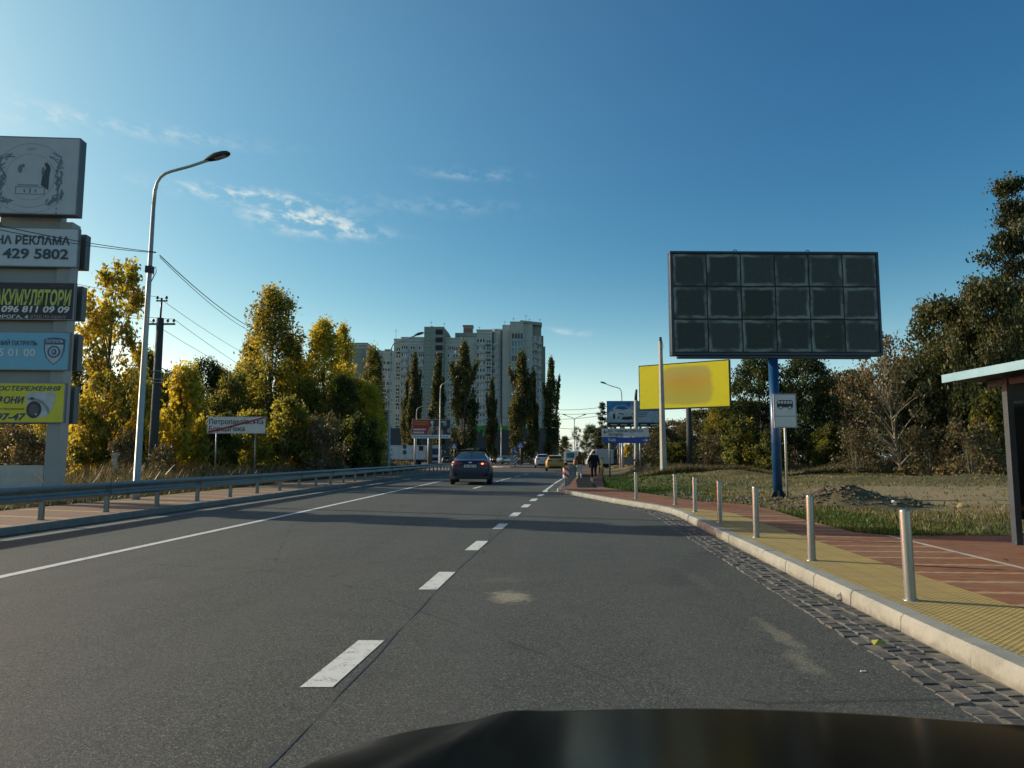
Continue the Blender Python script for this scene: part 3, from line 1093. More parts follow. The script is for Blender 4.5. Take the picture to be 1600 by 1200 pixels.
# ------------------------------------------------------------------ small helpers for signs
SIGN_GREY = mat('sign_white_sheet', (.54, .555, .545), .5, var=.09, vscale=1.5)
SIGN_BACK = mat('sign_edge', (.22, .23, .23), .5, .5)
BLACK = mat('black_vinyl', (.012, .012, .013), .5, var=.1)
NAVY = mat('navy_paint', (.006, .021, .045), .4, var=.25, vscale=3)
BLUE_POST = mat('blue_enamel', (.008, .056, .145), .32, var=.25, vscale=2.5, bump=.08, bscale=6)
RED_V = mat('red_vinyl', (.26, .02, .02), .5)
WHITE_V = mat('white_vinyl', (.66, .66, .64), .5, var=.05)
YEL_V = mat('yellow_vinyl', (.62, .56, .03), .5, var=.08)
SKYBLUE_V = mat('light_blue_vinyl', (.17, .42, .56), .5, var=.06)


def arrow_left(mb, x, z, L, w, y, mi=0):
    mb.poly([(x + w * 1.3, z - w * .28), (x + L, z - w * .28), (x + L, z + w * .28), (x + w * 1.3, z + w * .28)], y, mi=mi)
    mb.poly([(x, z), (x + w * 1.5, z - w * 1.3), (x + w * 1.9, z - w * .75), (x + w * 1.0, z + 0), (x + w * 1.9, z + w * .75), (x + w * 1.5, z + w * 1.3)], y - .001, mi=mi)


# town-end sign
D_ = 31.0
a, b = at(325, 651.5, D_), at(414, 677, D_)
W, H = b.x - a.x, a.z - b.z
o = thing('town_end_sign', 'white town name sign crossed by a red diagonal on two thin posts', 'road sign', ((a.x + b.x) / 2, D_, .1), 0)
zb = b.z - .1
pl = MB().bbox(-W / 2, W / 2, -.02, .02, zb, zb + H, .008).build('sign_plate', SIGN_GREY, o)
lettering('Петропавлівська', pl, BLACK, -W / 2 + .07, zb + H * .56, -.022, width=W * .94, height=.215, bold=.012)
lettering('Борщагівка', pl, BLACK, -W / 2 + .07, zb + H * .13, -.022, width=W * .62, height=.215, bold=.012)
mb = MB()
mb.poly([(-W / 2 + .02, zb + .02), (-W / 2 + .16, zb + .02), (W / 2 - .01, zb + H - .06), (W / 2 - .01, zb + H - .015), (W / 2 - .12, zb + H - .015), (-W / 2 + .02, zb + .075)], -.031, .003)
mb.build('red_diagonal', RED_V, pl)
MB().box(-W / 2 - .012, W / 2 + .012, -.012, .026, zb - .016, zb - .001).box(-W / 2 - .012, W / 2 + .012, -.012, .026, zb + H + .001, zb + H + .016).box(-W / 2 - .016, -W / 2 - .001, -.012, .026, zb, zb + H).box(W / 2 + .001, W / 2 + .016, -.012, .026, zb, zb + H).build('rim', SIGN_BACK, pl)
for x in (-W / 2 + W * .15, W / 2 - W * .17):
    MB().cyl(x, .06, 0, zb + H * .9, .03, 10).build('post', GALV, o)

# street name and direction sign
D_ = 45.0
a, b = at(940.5, 669.5, D_), at(1014, 692.5, D_)
W, H = b.x - a.x, a.z - b.z
cx = (a.x + b.x) / 2
zg = field_z(cx, D_)
o = thing('direction_sign', 'grey and blue street direction sign with two arrows on thin posts', 'road sign', (cx, D_, zg))
zb = b.z - zg
hs = H * .42
p1 = MB().bbox(-W / 2, W / 2, -.02, .02, zb + hs + .005, zb + H, .008).build('street_plate', SIGN_GREY, o)
lettering('вул. Авіаконструктора', p1, BLACK, -W * .37, zb + H * .755, -.022, width=W * .75, height=.20, bold=.01)
lettering('Антонова', p1, BLACK, -W * .37, zb + H * .50, -.022, width=W * .32, height=.20, bold=.01)
mb = MB()
arrow_left(mb, -W * .48, zb + H * .75, .30, .085, -.024)
mb.build('arrow', BLACK, p1)
p2 = MB().bbox(-W / 2, W / 2, -.02, .02, zb, zb + hs - .005, .008).build('direction_plate', mat('sign_blue', (.015, .06, .30), .45, var=.1), o)
lettering('Київ', p2, WHITE_V, -W * .37, zb + hs * .32, -.022, height=.18, bold=.01)
mb = MB()
arrow_left(mb, -W * .48, zb + hs * .5, .32, .085, -.024)
for i in range(len(mb.v)):
    x, y, z = mb.v[i]
    mb.v[i] = (-x, y, z)
mb.build('arrow', WHITE_V, p2)
for uu in (952.6, 1000.6):
    x = at(uu, 700, D_).x - cx
    MB().cyl(x, .06, -.15, zb + H * .95, .05, 10).build('post', GALV, o)

# bus stop sign
D_ = 19.6
a, b = at(1208, 615.5, D_), at(1246, 668.5, D_)
W, H = b.x - a.x, a.z - b.z
cx = at(1226.5, 640, D_).x
zg = field_z(cx, D_) - .05
o = thing('bus_stop_sign', 'grey bus stop sign with black bus symbol on a thin post', 'road sign', (cx, D_, zg))
zb = b.z - zg
pl = MB().bbox(-W / 2, W / 2, -.015, .015, zb, zb + H, .01).build('sign_plate', SIGN_GREY, o)
mb = MB()
t = .012
for q in (0,):
    mb.box(-W / 2 + .012, W / 2 - .012, -.019, -.0155, zb + .012, zb + .012 + t).box(-W / 2 + .012, W / 2 - .012, -.019, -.0155, zb + H - .012 - t, zb + H - .012)
    mb.box(-W / 2 + .012, -W / 2 + .012 + t, -.019, -.0155, zb + .025, zb + H - .025).box(W / 2 - .012 - t, W / 2 - .012, -.019, -.0155, zb + .025, zb + H - .025)
    mb.box(-W / 2 + .025, W / 2 - .025, -.019, -.0155, zb + H * .335, zb + H * .335 + t)
mb.build('border', mat('sign_border', (.05, .05, .05), .5), pl)
mb = MB()
bw, bz = W * .69, zb + H * .60
x0 = -bw / 2
mb.poly([(x0, bz), (x0 + bw, bz), (x0 + bw, bz + .10), (x0, bz + .105)], -.019)
wins = [x0 + .012 + i * bw * .196 for i in range(5)]
mb.poly([(x0 + .02, bz + .175), (x0 + bw - .02, bz + .175), (x0 + bw - .025, bz + .198), (x0 + .035, bz + .198)], -.019)
for wx in wins + [x0 + bw - .012]:
    mb.poly([(wx - .010, bz + .101), (wx + .010, bz + .101), (wx + .010, bz + .176), (wx - .010, bz + .176)], -.0185)
for wx in (x0 + bw * .22, x0 + bw * .79):
    mb.disc(wx, bz - .005, .052, .052, -.0205)
mb.build('bus_symbol', BLACK, pl)
mb = MB()
for wx in (x0 + bw * .22, x0 + bw * .79):
    mb.disc(wx, bz - .005, .034, .034, -.022, .002)
mb.build('symbol_wheel', SIGN_GREY, pl)
MB().cyl(0, .055, 0, zb + H * .9, .032, 12).build('post', POLE_GREY, o)

# ------------------------------------------------------------------ big empty billboard
D_ = 21.2
tl, tr, bl_, br = at(1045, 395, D_), at(1371, 394, D_), at(1046, 556.5, D_), at(1376, 557, D_)
W = (br.x - bl_.x + tr.x - tl.x) / 2
z0, z1 = bl_.z, tl.z
cx = (tl.x + tr.x + bl_.x + br.x) / 4
zg = field_z(cx, D_) - .15
o = thing('large_billboard', 'large empty dark billboard of worn panels on a blue column', 'billboard', (cx, D_, zg), R(1.0))
z0 -= zg
z1 -= zg
H = z1 - z0


def panel_mat():
    k = NT('bare_billboard_panel')
    t = k.n('ShaderNodeTexCoord')
    s = k.n('ShaderNodeSeparateXYZ')
    k.link(t.outputs['Object'], s.inputs[0])
    oi = k.n('ShaderNodeObjectInfo')
    off = k.n('ShaderNodeVectorMath', operation='ADD')
    k.link(t.outputs['Object'], off.inputs[0])
    c3 = k.n('ShaderNodeCombineXYZ')
    k.link(k.math('MULTIPLY', oi.outputs['Random'], 37.0), c3.inputs[0])
    k.link(k.math('MULTIPLY', oi.outputs['Random'], 91.0), c3.inputs[2])
    k.link(c3.outputs[0], off.inputs[1])
    n1 = k.noise(off.outputs[0], 2.0, 5, .6)
    n2 = k.noise(off.outputs[0], 9.0, 5, .7)
    ax = k.math('ABSOLUTE', s.outputs[0])
    az_ = k.math('ABSOLUTE', s.outputs[2])
    e = k.math('MAXIMUM', k.math('DIVIDE', ax, .47), k.math('DIVIDE', az_, .44))
    e = k.math('ADD', e, k.math('MULTIPLY', k.math('SUBTRACT', n1, .5), .34))
    ring = k.math('MULTIPLY', k.step(e, .80, .97), k.step(e, 1.0, 1.10, 1, .1))
    ring = k.math('MULTIPLY', ring, k.step(k.noise(off.outputs[0], 1.1, 3, .6), .36, .62, .05, 1.1))
    base = k.mix(oi.outputs['Random'], (.036, .050, .042), (.058, .072, .070))
    base = k.mix(k.step(n2, .45, .75, 0, .5), base, (.026, .033, .030))
    col = k.mix(k.math('MULTIPLY', ring, .9), base, (.22, .265, .25))
    bl = k.step(k.noise(off.outputs[0], 2.6, 2, .4), .66, .74)
    col = k.mix(k.math('MULTIPLY', bl, .55), col, (.13, .15, .145))
    scr = k.noise(k.coord(scale=(2.2, 1, .35)), 5.0, 5, .75, 1.5)
    col = k.mix(k.step(scr, .56, .68, 0, .35), col, (.012, .013, .013))
    k.fin(col, .7, spec=.3)
    k.bump(n2, .3, .01)
    return k.m


PANEL = panel_mat()
ft = .075
mb = MB().box(-W / 2, W / 2, -.16, .16, z1 - ft, z1).box(-W / 2, W / 2, -.16, .16, z0, z0 + .085)
mb.box(-W / 2, -W / 2 + ft, -.16, .16, z0 + .085, z1 - ft).box(W / 2 - ft, W / 2, -.16, .16, z0 + .085, z1 - ft)
mb.box(-W / 2 + .2, W / 2 - .35, -.12, .12, z0 - .075, z0 - .001)
bevel(mb.build('frame', NAVY, o), .012)
MB().box(-W / 2 + ft, W / 2 - ft, -.10, .10, z0 + .085, z1 - ft).build('backing', mat('billboard_backing', (.030, .036, .035), .8, var=.3, vscale=6), o)
iw, ih = W - 2 * ft, H - ft - .085
pwid, ph = iw / 6, ih / 3
pmsh = MB().bbox(-pwid / 2 + .012, pwid / 2 - .012, -.012, .012, -ph / 2 + .012, ph / 2 - .012, .004).mesh('panel', PANEL)
for i in range(6):
    for j in range(3):
        link('panel', pmsh, o, (-iw / 2 + pwid * (i + .5), -.125 + random.uniform(-.004, .004), z0 + .085 + ph * (j + .5)))
mb = MB()
for lx in (-W / 2 + 2.0, W / 2 - 2.06):
    mb.tube([(lx + .06 * math.cos(R(q)), 0, z1 + .03 + .055 * math.sin(R(q))) for q in range(-60, 241, 25)], .012, 6)
mb.build('lifting_eye', DARK_METAL, o)
cxl = at(1211, 650, D_).x - cx
MB().tube([(cxl, .0, .0), (cxl, .0, z0 - .08)], .137, 28).build('column', BLUE_POST, o)
mb = MB()
for q in range(6):
    w = R(60 * q + 15)
    M = Matrix.Translation((cxl, 0, 0)) @ Matrix.Rotation(w, 4, 'Z')
    vs = [M @ Vector(p) for p in ((.12, -.03, .10), (.30, -.05, .08), (.26, -.045, .22), (.14, -.03, .40), (.12, .03, .10), (.30, .05, .08), (.26, .045, .22), (.14, .03, .40))]
    mb.add(vs, [(0, 1, 2, 3), (7, 6, 5, 4), (0, 4, 5, 1), (1, 5, 6, 2), (2, 6, 7, 3), (3, 7, 4, 0)])
mb.build('anchor_foot', mat('rusty_footing', (.045, .036, .028), .8, bump=.5, var=.4), o)

# ------------------------------------------------------------------ yellow billboard
D_ = 46.0
def yellow_mat():
    k = NT('yellow_billboard_sheet')
    t = k.n('ShaderNodeTexCoord')
    s = k.n('ShaderNodeSeparateXYZ')
    k.link(t.outputs['Object'], s.inputs[0])
    n1 = k.noise(t.outputs['Object'], .9, 4, .5)
    n2 = k.noise(t.outputs['Object'], 3.0, 4, .55, .5)
    # printed soft-edged ochre patch with rounded corners, fading to grey-green at its foot
    dx = k.math('DIVIDE', k.math('ABSOLUTE', k.math('ADD', s.outputs[0], -.18)), 1.85)
    dz = k.math('DIVIDE', k.math('ABSOLUTE', k.math('ADD', s.outputs[2], -.02)), 1.30)
    q = k.math('POWER', k.math('ADD', k.math('POWER', dx, 4.0), k.math('POWER', dz, 4.0)), .25)
    f = k.step(k.math('ADD', q, k.math('MULTIPLY', k.math('SUBTRACT', n1, .5), .2)), .86, 1.04, 1, 0)
    hz = k.step(s.outputs[2], -1.3, 1.3)
    core = k.ramp(hz, [(0, (.50, .44, .06)), (.3, (.58, .43, .03)), (.65, (.62, .37, .025)), (1, (.52, .41, .10))])
    q2 = k.step(q, .2, 1.0)
    core = k.mix(k.math('MULTIPLY', q2, .55), core, (.60, .53, .06))
    y = k.mix(k.step(n2, .35, .7, 0, .3), (.84, .73, .004), (.72, .64, .006))
    k.fin(k.mix(f, y, core), .5)
    k.bump(n2, .06, .02)
    # opaque sheet; its bright yellow is plain base colour
    return k.m


cl_, cr_ = at(1000.5, 604, D_ + 1.6), at(1140, 601, D_ - 1.6)
zt, zb_ = at(1070, 568.5, D_).z, at(1070, 637, D_).z
W = math.hypot(cr_.x - cl_.x, cr_.y - cl_.y)
ang = math.atan2(cr_.y - cl_.y, cr_.x - cl_.x)
cx = (cl_.x + cr_.x) / 2
zg = field_z(cx, D_)
o = thing('yellow_billboard', 'yellow billboard with a soft ochre patch behind the grey concrete pole', 'billboard', (cx, D_, zg), ang)
H = zt - zb_
zc = (zt + zb_) / 2 - zg
MB().bbox(-W / 2, W / 2, -.10, -.07, -H / 2, H / 2, .01).build('poster', yellow_mat(), o, (0, 0, zc))
mb = MB().box(-W / 2 - .06, W / 2 + .06, -.09, .12, zc + H / 2 + .001, zc + H / 2 + .07).box(-W / 2 - .06, W / 2 + .06, -.09, .12, zc - H / 2 - .08, zc - H / 2 - .001)
mb.box(-W / 2 - .06, -W / 2 - .001, -.09, .12, zc - H / 2, zc + H / 2).box(W / 2 + .001, W / 2 + .06, -.09, .12, zc - H / 2, zc + H / 2).box(-W / 2, W / 2, -.069, .10, zc - H / 2, zc + H / 2)
mb.build('frame', DARK_METAL, o)
MB().tube([(.3, 0, -.3), (.3, 0, zc - H / 2)], [.19, .16], 16).build('column', DARK_CONCRETE, o)

# ------------------------------------------------------------------ car advertisement billboard
D_ = 80.0
a, b = at(948, 626.5, D_), at(1030.5, 667, D_)
W, H = b.x - a.x, a.z - b.z
cx = (a.x + b.x) / 2
zg = .4
o = thing('car_advert_billboard', 'billboard with a pale car advertisement behind the street direction sign', 'billboard', (cx, D_, zg))
zb = b.z - zg
q = lambda fx, fz: (-W / 2 + W * fx, zb + H * fz)
bd = MB().bbox(-W / 2, W / 2, -.08, .12, zb, zb + H, .02, 0).build('board', DARK_METAL, o)
mb = MB()
mb.poly([q(.01, .17), q(.99, .17), q(.99, .985), q(.01, .985)], -.09, .008, 0)
mb.poly([q(.01, .55), q(.42, .62), q(.47, .985), q(.01, .985)], -.094, .003, 1)
mb.poly([q(.58, .60), q(.985, .60), q(.985, .74), q(.60, .74)], -.094, .003, 1)
mb.build('poster', [mat('pale_blue_print', (.34, .42, .45), .5), mat('mid_blue_print', (.03, .20, .42), .5)], bd)
mb = MB()   # generic pale car seen from its front corner
mb.poly([q(.05, .40), q(.06, .60), q(.12, .72), q(.20, .82), q(.34, .84), q(.44, .70), q(.53, .58), q(.56, .44), q(.52, .28), q(.40, .22), q(.22, .24), q(.10, .32)], -.098, .003, 0)
mb.poly([q(.15, .70), q(.21, .80), q(.34, .82), q(.42, .69), q(.30, .66)], -.102, .003, 1)
mb.poly([q(.07, .62), q(.13, .69), q(.20, .78), q(.14, .70), q(.10, .60)], -.102, .003, 1)
mb.poly([q(.22, .50), q(.32, .46), q(.33, .50), q(.22, .54)], -.102, .003, 2)
mb.poly([q(.46, .48), q(.54, .51), q(.54, .55), q(.47, .51)], -.102, .003, 2)
mb.poly([q(.26, .28), q(.30, .38), q(.48, .41), q(.50, .31), q(.42, .26)], -.102, .003, 2)
mb.disc(W * (-.5 + .135), zb + H * .40, W * .025, H * .12, -.102, .003, 16, 2)
mb.disc(W * (-.5 + .22), zb + H * .35, W * .028, H * .07, -.103, .003, 16, 3)
mb.build('car_picture', [mat('print_white', (.50, .53, .52), .5), mat('print_deep_blue', (.02, .13, .32), .5), mat('print_black', (.02, .025, .03), .5), mat('print_grey', (.22, .25, .26), .5)], bd)
PB = mat('print_royal_blue', (.02, .07, .34), .5)
lettering('АВТОЦЕНТР', bd, PB, W * (-.5 + .36), zb + H * .82, -.096, width=W * .62, height=H * .13, bold=.02, shear=.25)
mb = MB()
for i, zz in enumerate((.53, .46, .39)):
    mb.poly([q(.585, zz), q(.80 - .03 * i, zz), q(.80 - .03 * i, zz + .025), q(.585, zz + .025)], -.096, .003)
for i in range(5):
    mb.poly([q(.07 + .19 * i, .065), q(.07 + .19 * i + .12, .065), q(.07 + .19 * i + .12, .095), q(.07 + .19 * i, .095)], -.085, .004, 1)
for i in range(10):
    mb.poly([q(.63 + .033 * i, .645), q(.63 + .033 * i + .02, .645), q(.63 + .033 * i + .02, .695), q(.63 + .033 * i, .695)], -.099, .003, 1)
mb.poly([q(.57, .22), q(.80, .22), q(.80, .32), q(.57, .32)], -.096, .003, 2)
mb.build('small_print', [mat('print_dark_line', (.08, .09, .10), .5), WHITE_V, mat('print_light_panel', (.42, .45, .45), .5)], bd)
for x in (-W * .24, W * .42):
    MB().cyl(x, .25, -.4, zb + H * .5, .16, 12).build('post', POLE_GREY, o)
for x in (-.36, -.2, .02, .12):
    MB().cbox((W * x, -.5, zb - .12), (.28, .2, .16)).box(W * x - .02, W * x + .02, -.5, -.08, zb - .06, zb - .03).build('floodlight', DARK_METAL, o)

# ------------------------------------------------------------------ red far billboard
D_ = 100.0
a, b = at(644, 655, D_), at(704, 685, D_)
W, H = b.x - a.x, a.z - b.z
cx = (a.x + b.x) / 2
o = thing('red_billboard', 'far billboard, red on the left half, above a white truck', 'billboard', (cx, D_, 0), R(2))
zb = b.z
q = lambda fx, fz: (-W / 2 + W * fx, zb + H * fz)
bd = MB().bbox(-W / 2, W / 2, -.08, .12, zb, zb + H, .02).build('board', WHITE_V, o)
mb = MB()
mb.poly([q(.005, .19), q(.5, .19), q(.46, .99), q(.005, .99)], -.088, .006, 0)
mb.poly([q(.5, .19), q(.995, .19), q(.995, .99), q(.46, .99)], -.088, .006, 1)
mb.build('poster', [mat('red_print', (.34, .035, .03), .5), mat('dark_print', (.045, .04, .05), .5)], bd)
mb = MB()
for (fx, fz, n, mi) in ((.05, .83, 9, 0), (.05, .70, 9, 0), (.04, .42, 8, 1), (.04, .26, 7, 1)):
    for i in range(n):
        x = fx + i * .041
        mb.poly([q(x, fz), q(x + .030, fz), q(x + .030, fz + .09), q(x, fz + .09)], -.095, .004, mi)
for i in range(34):
    fx, fz = random.uniform(.47, .96), random.uniform(.26, .92)
    mb.disc(W * (fx - .5), zb + H * fz, random.uniform(.08, .3), random.uniform(.08, .32), -.092 - .0004 * i, .002, 10, random.choice((1, 2, 3, 3, 4, 4)))
mb.poly([q(.38, .2), q(.44, .55), q(.5, .58), q(.53, .2)], -.107, .003, 2)
for i in range(12):
    mb.poly([q(.06 + .075 * i, .07), q(.06 + .075 * i + .05, .07), q(.06 + .075 * i + .05, .11), q(.06 + .075 * i, .11)], -.085, .004, 4)
mb.build('printed_picture', [mat('orange_print', (.50, .17, .03), .5), WHITE_V, mat('skin_print', (.36, .22, .13), .5), mat('grey_print', (.25, .25, .27), .5), mat('black_print', (.03, .03, .035), .5)], bd)
for x in (-W * .42, W * -.07):
    MB().cyl(x, .25, 0, zb + H * .5, .13, 10).build('post', POLE_GREY, o)
MB().cyl(W * -.01, .3, 0, zb, .2, 10).build('wooden_post', mat('brown_post', (.17, .11, .06), .8), o)
# ------------------------------------------------------------------ advertising pylon on the left
PY = 20.6
PYG = .05
px = at(80, 700, PY).x
pylon = thing('advertising_pylon', 'tall grey advertising pylon with five stacked sign boards at the left', 'advertising pylon', (px, PY, PYG), R(4.0))
PYL = mat('pylon_grey_sheet', (.27, .29, .29), .5, var=.10, vscale=1.2)
BOARD_EDGE = mat('pylon_board_edge', (.075, .088, .092), .5, var=.2)


def pz(u, v):
    return at(u, v, PY).z - PYG


ptop = pz(100, 345)
mb = MB().box(-.22, .16, .10, .55, 0, ptop).box(-2.35, -1.97, .10, .55, 0, ptop)
bevel(mb.build('post', PYL, pylon), .015)
for (za, zb_) in ((pz(60, 357), pz(60, 343)), (pz(60, 440), pz(60, 419)), (pz(60, 518), pz(60, 502)), (pz(60, 598), pz(60, 580))):
    MB().box(-1.96, -.24, .22, .5, za - .25, zb_ + .25).build('cross_panel', PYL, pylon)
BWD = 2.95
specs = [(221, 340, 125.5, None, .34), (357, 418, 119, (133, 366, 420), .12), (441.5, 500.5, 113, (127, 447, 500), .12), (519, 579, 105, (121, 522, 579), .12), (598, 661, 98, (115, 603, 662), .12)]
mats_ = [mat('crest_board_sheet', (.42, .46, .48), .5, var=.05), mat('pale_board_sheet', (.46, .53, .57), .5, var=.05), mat('black_board_sheet', (.020, .020, .026), .45, var=.2), SKYBLUE_V, YEL_V]
boards = []
for i, (va, vb, ue, back, th) in enumerate(specs):
    zt, zb_ = pz(ue, va), pz(ue, vb)
    xr = at(ue, (va + vb) / 2, PY - .1).x - px
    b = MB().bbox(xr - BWD, xr, -th + .1, .095, zb_, zt, .012).build('sign_board', BOARD_EDGE, pylon)
    fr_ = .03
    MB().box(xr - BWD + fr_, xr - fr_, -th + .090, -th + .0985, zb_ + fr_, zt - fr_).build('board_face', mats_[i], b)
    MB().box(xr - BWD, xr, -th + .084, -th + .099, zb_, zb_ + fr_ - .001).box(xr - BWD, xr, -th + .084, -th + .099, zt - fr_ + .001, zt).box(xr - fr_ + .001, xr, -th + .084, -th + .099, zb_ + fr_, zt - fr_).build('board_rim', SIGN_BACK, b)
    boards.append((b, xr, zb_, zt, -th + .088))
    if back:
        xb = at(back[0], (va + vb) / 2, PY + .62).x - px + .05
        MB().bbox(xb - BWD, xb, .62, .90, at(back[0], back[2], PY + .62).z - PYG, at(back[0], back[1], PY + .62).z - PYG, .012).build('rear_board', BOARD_EDGE, pylon)
DK = mat('print_charcoal', (.045, .06, .07), .5)
# crest board
b, xr, zb_, zt, yf = boards[0]
H = zt - zb_
S = H / 119.0                                     # metres per photo pixel on this board
cx, cz = xr - 69 * S, zt - 62 * S
FAINT = mat('print_faint_grey', (.29, .33, .35), .5)
MIDG = mat('print_mid_grey', (.13, .18, .20), .5)
LEAFP = mat('print_leaf_green', (.10, .21, .21), .5)
lettering('1497', b, FAINT, cx, zt - 19 * S - .05, yf - .002, height=.10, align='CENTER')
mb = MB()
for (r0, a0, a1, w) in ((51, 20, 160, .8), (35, 0, 360, .6)):
    n = 40
    for i in range(n):
        w0, w1 = R(a0 + (a1 - a0) * i / n), R(a0 + (a1 - a0) * (i + 1) / n)
        pts = [(cx + r_ * S * math.cos(w_), cz + r_ * S * math.sin(w_)) for (r_, w_) in ((r0, w0), (r0 + w, w0), (r0 + w, w1), (r0, w1))]
        mb.poly(pts, yf - .003, .003)
n = 24
for i in range(n):                                # ribbon under the wreath
    w0, w1 = R(222 + 96 * i / n), R(222 + 96 * (i + 1) / n)
    for (ra, rb) in ((48, 48.9), (57, 57.9)):
        mb.poly([(cx + r_ * S * math.cos(w_) * 1.05, cz + 2 * S + r_ * S * math.sin(w_)) for (r_, w_) in ((ra, w0), (rb, w0), (rb, w1), (ra, w1))], yf - .003, .003)
mb.build('emblem_ring', FAINT, b)
mb, mg = MB(), MB()
for sd in (-1, 1):
    mg = MB()
    for i in range(26):
        t = i / 25
        w = R(-52 + 104 * t)
        rr_ = 45 + 5 * math.sin(t * 9)
        for k in range(3):
            off = random.uniform(-5, 5)
            ln = random.uniform(2.2, 5.0) * (1.25 - .5 * t)
            a = w + R(90) + random.uniform(-.9, .9)
            x = cx + sd * (rr_ + off) * S * math.cos(w)
            z = cz + (rr_ + off) * S * math.sin(w) - 3 * S
            ca, sa = math.cos(a), math.sin(a)
            pts = [(x + sd * ln * S * ca, z + ln * S * sa), (x - sd * ln * .35 * S * sa, z + ln * .35 * S * ca), (x - sd * ln * S * ca, z - ln * S * sa), (x + sd * ln * .35 * S * sa, z - ln * .35 * S * ca)]
            (mb if (t < .3 and k < 2) else mg).poly(pts, yf - .003 - .0002 * k, .003)
    mg.build('emblem_twigs', MIDG, b)
mb.build('emblem_leaves', LEAFP, b)
for sd in (-1, 1):
    mg = MB()
    mg.disc(cx + sd * 40 * S, cz - 48 * S, .9 * S, 2.2 * S, yf - .004, .003, 8)
    mg.disc(cx + sd * 40 * S, cz - 55 * S, 1.1 * S, 1.5 * S, yf - .004, .003, 8)
    mg.build('ribbon_tassel', MIDG, b)
mg = MB()
# chest with three small figures
for (x0, x1, z0, z1) in ((-20, 22, -24, -23), (-20, 22, -35, -34), (-20, -19, -34, -24), (21, 22, -34, -24), (-8, -6, -32, -27), (0, 2, -33, -25), (8, 10, -32, -27), (-17, 12, -21.5, -20)):
    mg.poly([(cx + x0 * S, cz + z0 * S + 8 * S), (cx + x1 * S, cz + z0 * S + 8 * S), (cx + x1 * S, cz + z1 * S + 8 * S), (cx + x0 * S, cz + z1 * S + 8 * S)], yf - .003, .003)
mg.build('emblem_chest', MIDG, b)
mg = MB()
mg.disc(cx - 15 * S, cz + 12 * S, 3.2 * S, 6.5 * S, yf - .003, .003, 12)
mg.disc(cx - 11 * S, cz + 17 * S, 2.2 * S, 3.0 * S, yf - .0035, .003, 10)
mg.build('emblem_small_figure', MIDG, b)
mb = MB()
mb.poly([(cx + x * S, cz + z * S) for (x, z) in ((16, -12), (24, -18), (27, -20), (27, 2), (28.5, 12), (27, 18), (24, 20.5), (23.5, 24), (22, 20.5), (20, 23), (19.5, 19), (22, 14), (19, 6), (17, 0))], yf - .005, .003)
mb.build('emblem_figure', DK, b)
MB().disc(cx + 18 * S, cz + 9 * S, 2.2 * S, 7 * S, yf - .0062, .003, 12).build('emblem_cloak', MIDG, b)
# board 2
b, xr, zb_, zt, yf = boards[1]
H = zt - zb_
lettering('НА РЕКЛАМА', b, DK, xr - .245, zt - H * .43, yf - .003, width=2.05, height=H * .215, align='RIGHT', bold=.03)
lettering('429 5802', b, DK, xr - .265, zt - H * .79, yf - .003, width=1.83, height=H * .255, align='RIGHT', bold=.03)
# board 3
b, xr, zb_, zt, yf = boards[2]
H = zt - zb_
YL = mat('print_lime_yellow', (.46, .48, .10), .5)
lettering('АКУМУЛЯТОРИ', b, YL, xr - .09, zt - H * .60, yf - .003, width=2.14, height=H * .385, align='RIGHT', bold=.035, shear=.14)
lettering('096 811 09 09', b, WHITE_V, xr - .12, zt - H * .80, yf - .003, width=1.88, height=H * .165, align='RIGHT', bold=.03, shear=.14)
lettering('ДОРОГА, 4', b, WHITE_V, xr - 1.25, zt - H * .965, yf - .003, width=1.05, height=H * .085, align='RIGHT', bold=.02)
lettering("В'ЇЗД ПО АШАНУ", b, mat('print_pink', (.42, .25, .24), .5), xr - .20, zt - H * .955, yf - .003, width=.98, height=H * .075, align='RIGHT', bold=.01)
MB().poly([(xr - .75, zt - H * .1), (xr - .3, zt - H * .095), (xr - .2, zt - H * .075), (xr - .7, zt - H * .085)], yf - .003, .003).build('red_stroke', RED_V, b)
# board 4
b, xr, zb_, zt, yf = boards[3]
H = zt - zb_
lettering('НИЙ ПАТРУЛЬ', b, DK, xr - .90, zt - H * .36, yf - .003, width=1.06, height=H * .12, align='RIGHT', bold=.015)
lettering('5 01 00', b, WHITE_V, xr - .93, zt - H * .63, yf - .003, width=1.0, height=H * .19, align='RIGHT', bold=.01)
sx, sz = xr - .42, zt - H * .5
sh = [(-.30, .34), (-.15, .385), (0, .40), (.15, .385), (.30, .34), (.285, .02), (.22, -.18), (.10, -.32), (0, -.40), (-.10, -.32), (-.22, -.18), (-.285, .02)]
SHD = mat('print_slate_blue', (.05, .11, .19), .5)
MB().poly([(sx + x, sz + z) for x, z in sh], yf - .003, .003).build('shield_edge', SHD, b)
mb = MB().poly([(sx + x * .86, sz - .012 + z * .90) for x, z in sh if z < .1] + [(sx - .255, sz + .20), (sx + .255, sz + .20)][::-1][::-1], yf - .006, .003)
mb = MB().poly([(sx + x * .86, sz - .012 + z * .9) for x, z in [(.30, .22), (.285, .02), (.22, -.18), (.10, -.32), (0, -.40), (-.10, -.32), (-.22, -.18), (-.285, .02), (-.30, .22)]][::-1], yf - .006, .003)
mb.build('shield_field', mat('print_pale_blue', (.42, .50, .55), .5), b)
lettering('ПАТРУЛЬ', b, WHITE_V, sx, sz + .245, yf - .007, width=.48, height=.085, align='CENTER', bold=.01)
mb = MB()
for i in range(22):
    w = R(360 * i / 22)
    mb.disc(sx + .155 * math.cos(w), sz - .02 + .155 * math.sin(w), .035, .022, yf - .009, .002, 8, rot=w)
mb.disc(sx, sz - .02, .075, .095, yf - .0095, .002, 14)
mb.build('shield_wreath', SHD, b)
MB().disc(sx - .015, sz - .01, .035, .06, yf - .012, .002, 12).build('shield_centre', SKYBLUE_V, b)
